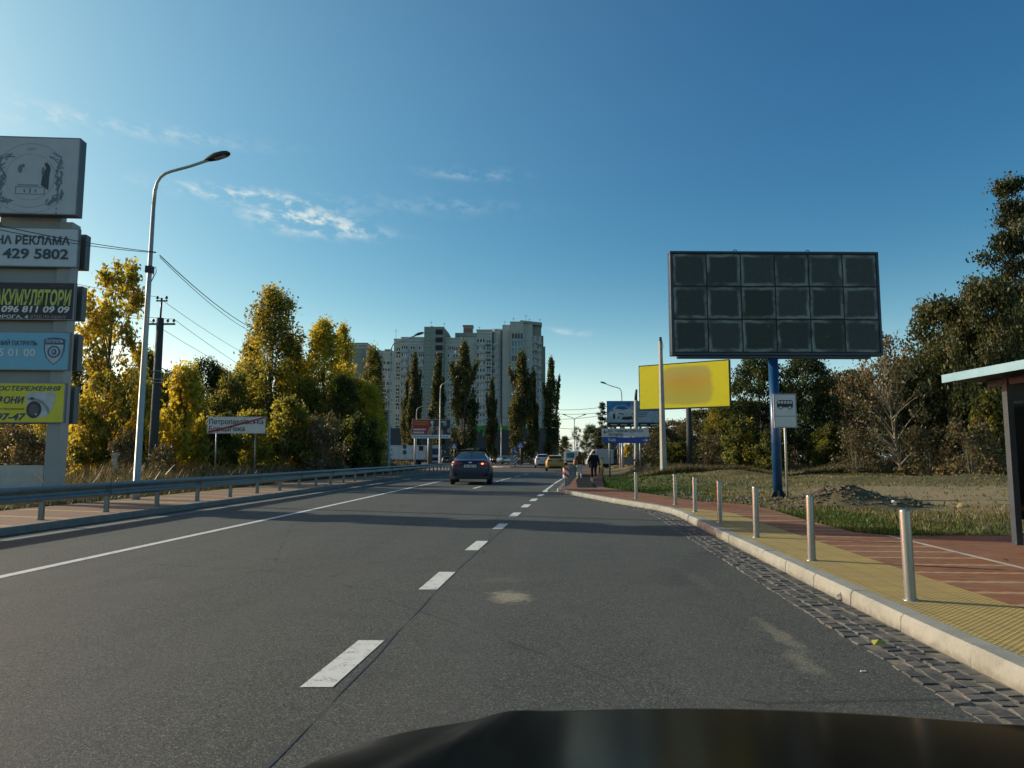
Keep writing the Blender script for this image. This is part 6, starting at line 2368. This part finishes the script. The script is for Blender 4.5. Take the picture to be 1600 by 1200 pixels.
def make_tree(kind, h, r, nleaf, lsize, seed, bark=None, limbs=26, trunk_r=None, lean=0.0, stems=1):
    rs = np.random.default_rng(seed)
    cs, rad = crown_points(kind, h, r, nleaf, rs, seed)
    cs = cs + np.stack([lean * cs[:, 2] * (1 - cs[:, 2] / h * .3), np.zeros(len(cs)), np.zeros(len(cs))], 1)
    w = rad[:, 0] ** 1.2
    idx = rs.choice(len(cs), nleaf, p=w / w.sum())
    pts = cs[idx] + rs.normal(size=(nleaf, 3)) * np.stack([rad[idx, 0], rad[idx, 0], rad[idx, 1]], 1) * .75
    pts[:, 2] = np.maximum(pts[:, 2], .12)
    ctint = rs.normal(.5, .17, len(cs))
    if kind in ('tall', 'round', 'sparse'):
        ctint += .10 * np.sin(cs[:, 2] * 1.1)
    tint = np.clip(ctint[idx] + rs.normal(0, .10, nleaf), 0, 1)
    q = quads(pts, np.full(nleaf, lsize))
    mb = MB()
    tr = trunk_r or h * .013
    for sidx in range(stems):
        ww = rs.uniform(0, 6.28)
        off = 0 if stems == 1 else rs.uniform(.1, .35) * r
        tp = []
        for j in range(8):
            t = j / 7
            z = h * (.93 if kind != 'shrub' else .85) * t
            tp.append((off * math.cos(ww) * (.25 + t * (1 if stems > 1 else 0)) + lean * z * (1 - z / h * .3) + .012 * h * math.sin(t * 5 + seed) * t, off * math.sin(ww) * (.25 + t * (1 if stems > 1 else 0)) + .010 * h * math.sin(t * 4 + seed * 2) * t, z - .15 if j == 0 else z))
        mb.tube(tp, [tr * (1.25 if j == 0 else 1) * (1 - .88 * j / 7) for j in range(8)], 8 if stems == 1 else 5)
    order = rs.permutation(len(cs))[:limbs]
    for i in order:
        c = cs[i]
        up = .42 if kind in ('column', 'tall') else (.28 if kind != 'pine' else .02)
        z0 = max(.08 * h, c[2] - up * h * rs.uniform(.5, 1))
        z0 = min(z0, h * .85)
        p0 = Vector((lean * z0 * (1 - z0 / h * .3), 0, z0))
        p2 = Vector(c)
        p1 = p0.lerp(p2, .5) + Vector((0, 0, h * .015)) + Vector(rs.normal(size=3) * h * .008)
        rr_ = tr * .42 * (1 - z0 / h * .7)
        mb.tube([p0, p1, p2], [rr_, rr_ * .65, rr_ * .25], 5, cap=False)
    return mb.mesh('trunk', bark or BARK), q, tint


TREES = {}


def proto(key, kind, h, r, nleaf, lsize, seed, leaf, **kw):
    tm, q, t = make_tree(kind, h, r, nleaf, lsize, seed, **kw)
    TREES[key] = (tm, leafmesh('crown', q, t, LM[leaf]), h, r)


proto('aspen_gold', 'tall', 15, 3.1, 17000, .13, 11, 'gold', limbs=34)
proto('aspen_yellow', 'tall', 12, 2.6, 13500, .13, 12, 'yellow', limbs=30)
proto('aspen_gold2', 'tall', 12, 3.0, 13500, .13, 13, 'gold', limbs=30)
proto('olive_tall', 'tall', 12, 3.0, 14500, .13, 14, 'olive', limbs=30)
proto('olive_round', 'round', 9, 3.6, 15500, .13, 15, 'olive', limbs=30)
proto('dusk_round', 'round', 9, 3.6, 19000, .125, 25, 'dusk', limbs=40)
proto('green_round', 'round', 10, 3.8, 21000, .125, 16, 'green', limbs=30)
proto('brown_round', 'round', 9, 3.6, 8000, .15, 17, 'brown', limbs=40)
proto('bare_brown', 'sparse', 9, 3.4, 3500, .12, 18, 'brown', bark=PALEBARK, limbs=58, lean=-.22, trunk_r=.16)
proto('sparse_gold', 'sparse', 10, 2.2, 6500, .14, 19, 'gold', limbs=50)
proto('yellow_shrub', 'shrub', 5, 1.6, 7000, .13, 20, 'yellow', limbs=26, stems=5, trunk_r=.045)
proto('gold_shrub', 'shrub', 4.5, 1.9, 7000, .13, 21, 'gold', limbs=26, stems=6, trunk_r=.045, bark=PALEBARK)
proto('olive_shrub', 'shrub', 4.5, 2.0, 7000, .13, 22, 'olive', limbs=26, stems=6, trunk_r=.045)
proto('brown_shrub', 'shrub', 4, 2.2, 3400, .11, 23, 'brown', limbs=60, stems=14, trunk_r=.035, bark=PALEBARK)
proto('bare_shrub', 'shrub', 4, 2.0, 1300, .10, 24, 'brown', limbs=60, stems=14, trunk_r=.028, bark=PALEBARK)
proto('poplar_a', 'column', 22, 2.5, 15000, .25, 31, 'poplar', limbs=20)
proto('poplar_b', 'column', 22, 2.3, 15000, .25, 32, 'poplar', limbs=20)
proto('pine', 'pine', 14, 4.0, 13000, .15, 33, 'pine', limbs=60)
proto('tall_oak', 'pine', 15, 4.4, 30000, .11, 35, 'fir', limbs=70)


def ground_at(x, y):
    if y > 81 and -75 < x < 13:
        return 0.0
    if x > 4:
        return field_z(x, y) if y > 12 else .09
    return verge_z(x, y) if y < 82 else 0.0


def tree(key, u, vtop, D, hw, label, name='tree', group=None, rot=None, base=None):
    """crown centre column u, top row vtop, depth D, half width hw in photo pixels"""
    tm, cm, h, r = TREES[key]
    x = at(u, 700, D).x
    z = ground_at(x, D) if base is None else base
    hh = at(u, vtop, D).z - z
    ww = hw / F * D
    o = thing(name, label, 'shrub' if name == 'shrub' else 'tree', (x, D, z), random.uniform(0, 6.28) if rot is None else rot, group)
    for nm, me in (('trunk', tm), ('crown', cm)):
        link(nm, me, o)
    o.scale = (ww / r * .95, ww / r * .95, hh / h * .97)
    return o


# left side, front to back
tree('sparse_gold', 163, 402, 37, 58, 'loose tall tree with gold and green leaves right behind the advertising pylon')
tree('aspen_gold', 420, 448, 58, 62, 'tallest olive gold aspen left of the centre, right of the town sign')
tree('aspen_yellow', 503, 500, 60, 46, 'tall bright yellow aspen right of the tallest aspen')
tree('aspen_yellow', 533, 507, 63, 26, 'slim yellow green aspen top between the yellow aspen and the far block')
tree('olive_tall', 580, 540, 72, 28, 'dark olive tree at the right end of the left wood')
tree('olive_tall', 584, 590, 66, 22, 'low olive tree beside the second street lamp')
tree('aspen_gold2', 552, 590, 60, 36, 'golden olive tree in the right part of the left wood')
tree('yellow_shrub', 226, 590, 36, 26, 'bright yellow shrub left of the utility pole foot', 'shrub')
tree('yellow_shrub', 283, 562, 40, 44, 'large yellow shrub right of the utility pole', 'shrub')
tree('olive_tall', 222, 545, 52, 36, 'yellow green tree behind the tall street lamp')
tree('green_round', 318, 562, 56, 40, 'dark green tree above the left end of the town sign')
tree('olive_round', 362, 585, 54, 38, 'olive tree behind the right half of the town sign')
tree('olive_shrub', 345, 640, 42, 36, 'low olive shrub below the town sign', 'shrub')
tree('gold_shrub', 395, 640, 44, 40, 'golden shrub with many thin stems right of the town sign', 'shrub')
tree('gold_shrub', 448, 618, 46, 46, 'tall golden brown shrub below the tallest aspen', 'shrub')
tree('brown_shrub', 505, 640, 47, 44, 'brown shrub thicket below the yellow aspen', 'shrub')
tree('olive_shrub', 548, 645, 50, 36, 'dark olive shrub near the right end of the left wood', 'shrub')
tree('olive_shrub', 576, 655, 54, 26, 'last low shrub of the left wood beside the truck', 'shrub')
tree('olive_round', 120, 560, 46, 48, 'olive tree with yellow patches behind the lower pylon boards')
tree('olive_round', 185, 600, 44, 44, 'dense olive tree between the pylon and the tall street lamp')
tree('brown_shrub', 30, 660, 32, 60, 'brown twiggy shrub behind the pale wall at the far left', 'shrub')
tree('gold_shrub', 140, 640, 36, 40, 'mixed olive shrub right of the pylon post', 'shrub')
tree('brown_shrub', 195, 665, 34, 30, 'low brown shrub left of the tall street lamp foot', 'shrub')
tree('brown_shrub', 255, 690, 32, 30, 'dry brown stems at the foot of the utility pole', 'shrub')
tree('aspen_gold2', 388, 525, 60, 36, 'golden olive aspen leaning on the left side of the tallest aspen')
tree('aspen_gold2', 455, 528, 61, 32, 'golden olive aspen touching the right side of the tallest aspen')
mid = 'trees filling the middle of the left wood'
for i, (u, vt, hw, D) in enumerate(((95, 600, 40, 52), (150, 570, 40, 56), (205, 575, 38, 58), (255, 585, 36, 60), (300, 596, 36, 52), (345, 575, 38, 60), (385, 560, 40, 66), (455, 560, 40, 66), (478, 590, 40, 58), (535, 585, 36, 56), (575, 600, 34, 58))):
    tree(('aspen_gold2', 'olive_tall', 'aspen_yellow', 'olive_round')[i % 4], u, vt, D, hw, 'yellow green tree in the middle rows of the wood left of the road', group=mid)
back = 'trees filling the back of the left wood'
for i in range(13):
    u = -40 + i * 50 + random.uniform(-12, 12)
    tree(('olive_tall', 'aspen_gold2', 'green_round', 'olive_round')[i % 4], u, random.uniform(575, 625), random.uniform(68, 80), random.uniform(34, 46), 'olive green tree in the back rows of the wood left of the road', group=back)
fill = 'shrubs filling the foot of the left wood'
for i in range(12):
    u = 50 + i * 43 + random.uniform(-12, 12)
    tree(('olive_shrub', 'gold_shrub', 'brown_shrub')[i % 3], u, random.uniform(650, 680), random.uniform(50, 60), random.uniform(30, 42), 'low olive and brown shrub in the undergrowth left of the road', 'shrub', group=fill)
# poplars before the tower
for i, (u, vt, hw, key, lb) in enumerate(((646, 553, 11, 'poplar_a', 'slim dark poplar above the red billboard, left of its lamp'), (634, 597, 8, 'poplar_b', 'short slim poplar at the left edge of the red billboard'),
                                          (684, 562, 13, 'poplar_b', 'dark poplar behind the right half of the red billboard'), (725, 537, 20, 'poplar_a', 'broadest and tallest dark poplar, above the blue sedan'),
                                          (768, 595, 9, 'poplar_b', 'small sunlit poplar right of the green shop letters'), (815, 551, 18, 'poplar_a', 'dark broad poplar before the glass bay of the tower'),
                                          (862, 563, 12, 'poplar_b', 'dark poplar at the right corner of the tower'), (834, 588, 9, 'poplar_b', 'thin poplar top leaning on the broad poplar by the glass bay'))):
    tree(key, u, vt, 134 + i, hw, lb, 'poplar', rot=i * 1.3)
# beyond the junction on the right
tree('aspen_gold2', 883, 681, 135, 13, 'small yellow green tree right of the far poplar, above the minibus', base=.1)
tree('bare_brown', 902, 667, 138, 12, 'pale half bare tree left of the dark pines', base=.1)
tree('green_round', 923, 664, 112, 16, 'round dark evergreen behind the white van', base=.2)
tree('green_round', 940, 668, 109, 16, 'dark evergreen mass between the pines and the white van', base=.2)
tree('green_round', 958, 676, 104, 18, 'low dark evergreen right behind the white van box', base=.2)
tree('pine', 942, 632, 108, 18, 'dark pine touching the car billboard on its left', 'pine', base=.2)
tree('pine', 958, 655, 106, 16, 'second dark pine behind the left part of the car billboard', 'pine', base=.2)
tree('yellow_shrub', 981, 692, 88, 9, 'small golden bush below the blue direction plate', 'shrub', base=.3)
tree('green_round', 1000, 690, 100, 16, 'low dark tree behind the grey barrier', base=.3)
# right side
tree('brown_round', 1050, 655, 66, 36, 'brown thicket tree below the yellow billboard, right of the round pole')
tree('dusk_round', 1096, 640, 64, 38, 'brown olive tree right of the yellow billboard column')
tree('brown_round', 1020, 672, 72, 26, 'brown bush behind the direction sign post')
tree('olive_round', 1130, 625, 60, 32, 'olive tree below the right end of the yellow billboard')
tree('green_round', 1190, 556, 46, 52, 'dark green tree left of the blue billboard column')
tree('green_round', 1262, 548, 44, 48, 'very dark green tree right of the bus stop sign')
tree('olive_shrub', 1158, 650, 44, 34, 'green shrub at the left foot of the dark green tree', 'shrub')
tree('olive_shrub', 1205, 672, 42, 34, 'dark low shrub behind the blue billboard column', 'shrub')
tree('bare_brown', 1408, 522, 35.5, 62, 'half bare brown tree leaning left with a pale trunk', rot=0.0)
tree('brown_round', 1330, 575, 47, 46, 'brown leaved tree left of the leaning bare tree')
tree('bare_shrub', 1335, 660, 37, 40, 'bare fan of pale twigs at the left foot of the leaning tree', 'shrub')
tree('bare_shrub', 1400, 530, 44, 50, 'tall bare grey twigs behind the leaning tree', 'shrub')
tree('dusk_round', 1485, 470, 43, 72, 'big olive tree above the left end of the shelter roof')
tree('tall_oak', 1605, 298, 44, 98, 'tallest dark tree at the right edge above the shelter', rot=2.0)
tree('dusk_round', 1555, 440, 40, 60, 'dense olive tree under the tallest tree at the right edge')
tree('dusk_round', 1430, 560, 48, 48, 'olive brown tree between the leaning tree and the shelter')
tree('brown_shrub', 1450, 662, 35, 46, 'brown twiggy shrub left of the shelter end panel', 'shrub')
tree('brown_shrub', 1515, 650, 33, 48, 'tall dry brown shrub just left of the shelter post', 'shrub')
tree('olive_shrub', 1560, 600, 35, 46, 'olive shrub seen behind the shelter post', 'shrub')
tree('olive_shrub', 1290, 660, 42, 34, 'low green shrub right of the bus stop post', 'shrub')
tree('green_round', 1650, 430, 42, 60, 'dark tree partly outside the right edge')
bk = 'trees filling the back of the right wood'
for i in range(12):
    u = 1020 + i * 56 + random.uniform(-14, 14)
    vt = 660 - max(0, u - 1080) * .30 + random.uniform(-12, 12)
    tree(('dusk_round', 'brown_round', 'green_round')[i % 3], u, max(vt, 520), random.uniform(56, 70), random.uniform(38, 50), 'brown and green tree in the back rows of the wood right of the road', group=bk)
uf = 'shrubs filling the foot of the right wood'
for i in range(14):
    u = 1010 + i * 46 + random.uniform(-12, 12)
    tree(('brown_shrub', 'olive_shrub', 'brown_shrub')[i % 3], u, random.uniform(672, 690), random.uniform(46, 54), random.uniform(26, 38), 'low brown shrub in the undergrowth right of the road', 'shrub', group=uf)


# ------------------------------------------------------------------ grass and dry weeds
def blades(name, pts, hgt, wid, tints, m, label, lean=.35, cat='grass'):
    n = len(pts)
    a = rng.uniform(0, 2 * np.pi, n)
    d = np.stack([np.cos(a), np.sin(a), np.zeros(n)], 1)
    b = np.stack([-np.sin(a), np.cos(a), np.zeros(n)], 1)
    h = hgt * rng.uniform(.5, 1.3, n)
    ln = (lean * h * rng.normal(size=n))[:, None] * b
    w = (wid * rng.uniform(.6, 1.4, n))[:, None] * d
    up = np.stack([np.zeros(n), np.zeros(n), h], 1)
    q = np.stack([pts - w, pts + w, pts + up * .6 + ln * .52 + w * .6, pts + up + ln], 1)
    return tag(link(name, leafmesh(name, q, tints, m)), label, cat, kind='stuff')


GM = leaf_mat('grass_blades', [(.1, (.040, .085, .012)), (.4, (.085, .11, .024)), (.62, (.16, .14, .055)), (.9, (.27, .22, .11))], .35)
N = 60000
ys = 11.95 + (rng.random(N) ** 1.5) * 34
ex = np.array([edge(y) for y in ys])
dx = np.where(rng.random(N) < .45, np.abs(rng.normal(0, 1.1, N)), rng.random(N) * (6 + ys * .45))
xs = ex + .06 + dx
keep = ~((((xs - 15) / 6.5) ** 2 + ((ys - 21.5) / 5.0) ** 2 < 1) & (rng.random(N) < .80))
keep &= ~((((xs - 8.9) / 1.6) ** 2 + ((ys - 18.3) / 1.0) ** 2 < 1))
keep &= ~((xs > 12) & (ys < 12.2))
keep &= ~((dx < 1.2) & (ys > 17.6) & (ys < 25) & (rng.random(N) < .85))
xs, ys, dx = xs[keep], ys[keep], dx[keep]
zs = np.array([field_z(x, y) for x, y in zip(xs, ys)]) - .01
nzv = np.array([mnoise.noise(Vector((x * .5, y * .5, 2))) for x, y in zip(xs, ys)])
tints = np.clip(np.where(dx < 1.3, np.where(ys < 20, .30, .16), .52) + np.where(ys > 25, -.32, 0) * (dx < 4.5) + nzv * .35 + rng.normal(0, .13, len(xs)), 0, 1)
blades('grass', np.stack([xs, ys, zs], 1), .075 + .02 * rng.random(len(xs)), .008 + .0005 * ys, tints, GM, 'short green and dry grass on the waste ground behind the bus stop')
N = 44000
ys = 14 + rng.random(N) * 66
xl = np.array([left(y) - 3.3 for y in ys])
dx = .1 + np.abs(rng.normal(0, 3.2, N))
near = rng.random(N) < .3
dx = np.where(near, .08 + np.abs(rng.normal(0, .5, N)), dx + 1.4)
xs = xl - dx
kp = ~((xs < -13.2) & (xs > -22) & (ys < 25.5) & (xs + .72 * ys < 2.2))
xs, ys, near, N = xs[kp], ys[kp], near[kp], int(kp.sum())
zs = np.array([verge_z(x, y) for x, y in zip(xs, ys)]) - .02
DW = leaf_mat('dry_weed_stalks', [(.1, (.055, .060, .020)), (.4, (.13, .105, .05)), (.7, (.22, .175, .10)), (.95, (.32, .27, .18))], .25)
hh = np.where(near, .14, .62 + .25 * np.sin(ys * .9) * np.sin(xs * .7))
blades('dry_weeds', np.stack([xs, ys, zs], 1), hh, .005 + .00025 * ys, np.clip(np.where(near, .12, .5) + rng.normal(0, .2, N), 0, 1), DW, 'tall dry brown weeds along the edge of the left wood', .4, 'weeds')
N = 26000
ys = 30 + rng.random(N) * 18
xs = ys * (.16 + rng.random(N) * .62)
zz = 36 + 4 * np.abs(np.sin(xs * .23))
ys = np.maximum(ys, zz)
zs = np.array([field_z(x, y) for x, y in zip(xs, ys)]) - .02
blades('dry_weeds', np.stack([xs, ys, zs], 1), .30 + .14 * np.sin(xs * .8), .012, np.clip(.48 + rng.normal(0, .2, N), 0, 1), DW, 'dry brown weeds along the foot of the right wood', .45, 'weeds')

# ------------------------------------------------------------------ bonnet of the car the photograph is taken from
BON = NT('black_car_paint')
BON.fin((.004, .005, .005), .18, 0.0, .012)
own = thing('car_bonnet', 'glossy black bonnet of the car carrying the camera, along the bottom edge', 'car bonnet', (0, 0, 0))
XC, XW = .49, .85                                  # centre line and half width of the bonnet


def bon_z(x, y):
    """height of the bonnet at (x, y): raised middle between two creases, fenders falling off at the sides"""
    t = y - 1.42
    z = .9275 - .155 * t - (4.0 * t * t + 9 * t ** 3 if t > 0 else 0)
    xc = .0 + .29 * t                              # left crease; the right one mirrors it
    d = max(0, xc - x, x - (2 * XC - xc))
    z -= .010 * ss(.0, .09, d) + .40 * d * d
    z += .004 * (1 - ss(0, .09, abs(xc - x))) + .004 * (1 - ss(0, .09, abs(2 * XC - xc - x)))
    e = max(0, abs(x - XC) - (XW - .06))
    z -= 6.0 * e * e + 25 * e ** 3
    z -= .046 * max(0, x - .2) ** 2
    return z


ys_ = [.45 + .03 * i for i in range(30)] + [1.35 + .0075 * i for i in range(38)]
xs_ = [XC - .93 + .02 * i for i in range(94)]
mb = MB()
mb.grid([[(x, y - .10 * ((x - XC) / XW) ** 2 * ss(1.0, 1.6, y), bon_z(x, y)) for x in xs_] for y in ys_])
mb.build('bonnet_lid', BON.m, own)
yl = ys_[-1]
mb = MB()
mb.grid([[(x, yl - .10 * ((x - XC) / XW) ** 2 + .03 * math.sin(t * 3), bon_z(x, yl) - .003 - t * .40) for x in xs_[::3]] for t in (0, .25, .5, .75, 1)])
mb.build('front_grille', PLASTIC, own)
for sg in (-1, 1):
    x = XC + sg * .93
    mb = MB()
    mb.grid([[(x + sg * .02 * math.sin(t * 2), y - .10 * (.93 / XW) ** 2 * ss(1.0, 1.6, y), bon_z(x, y) - t * .45) for t in (0, .3, .6, 1)] for y in ys_])
    mb.build('fender_side', BON.m, own)
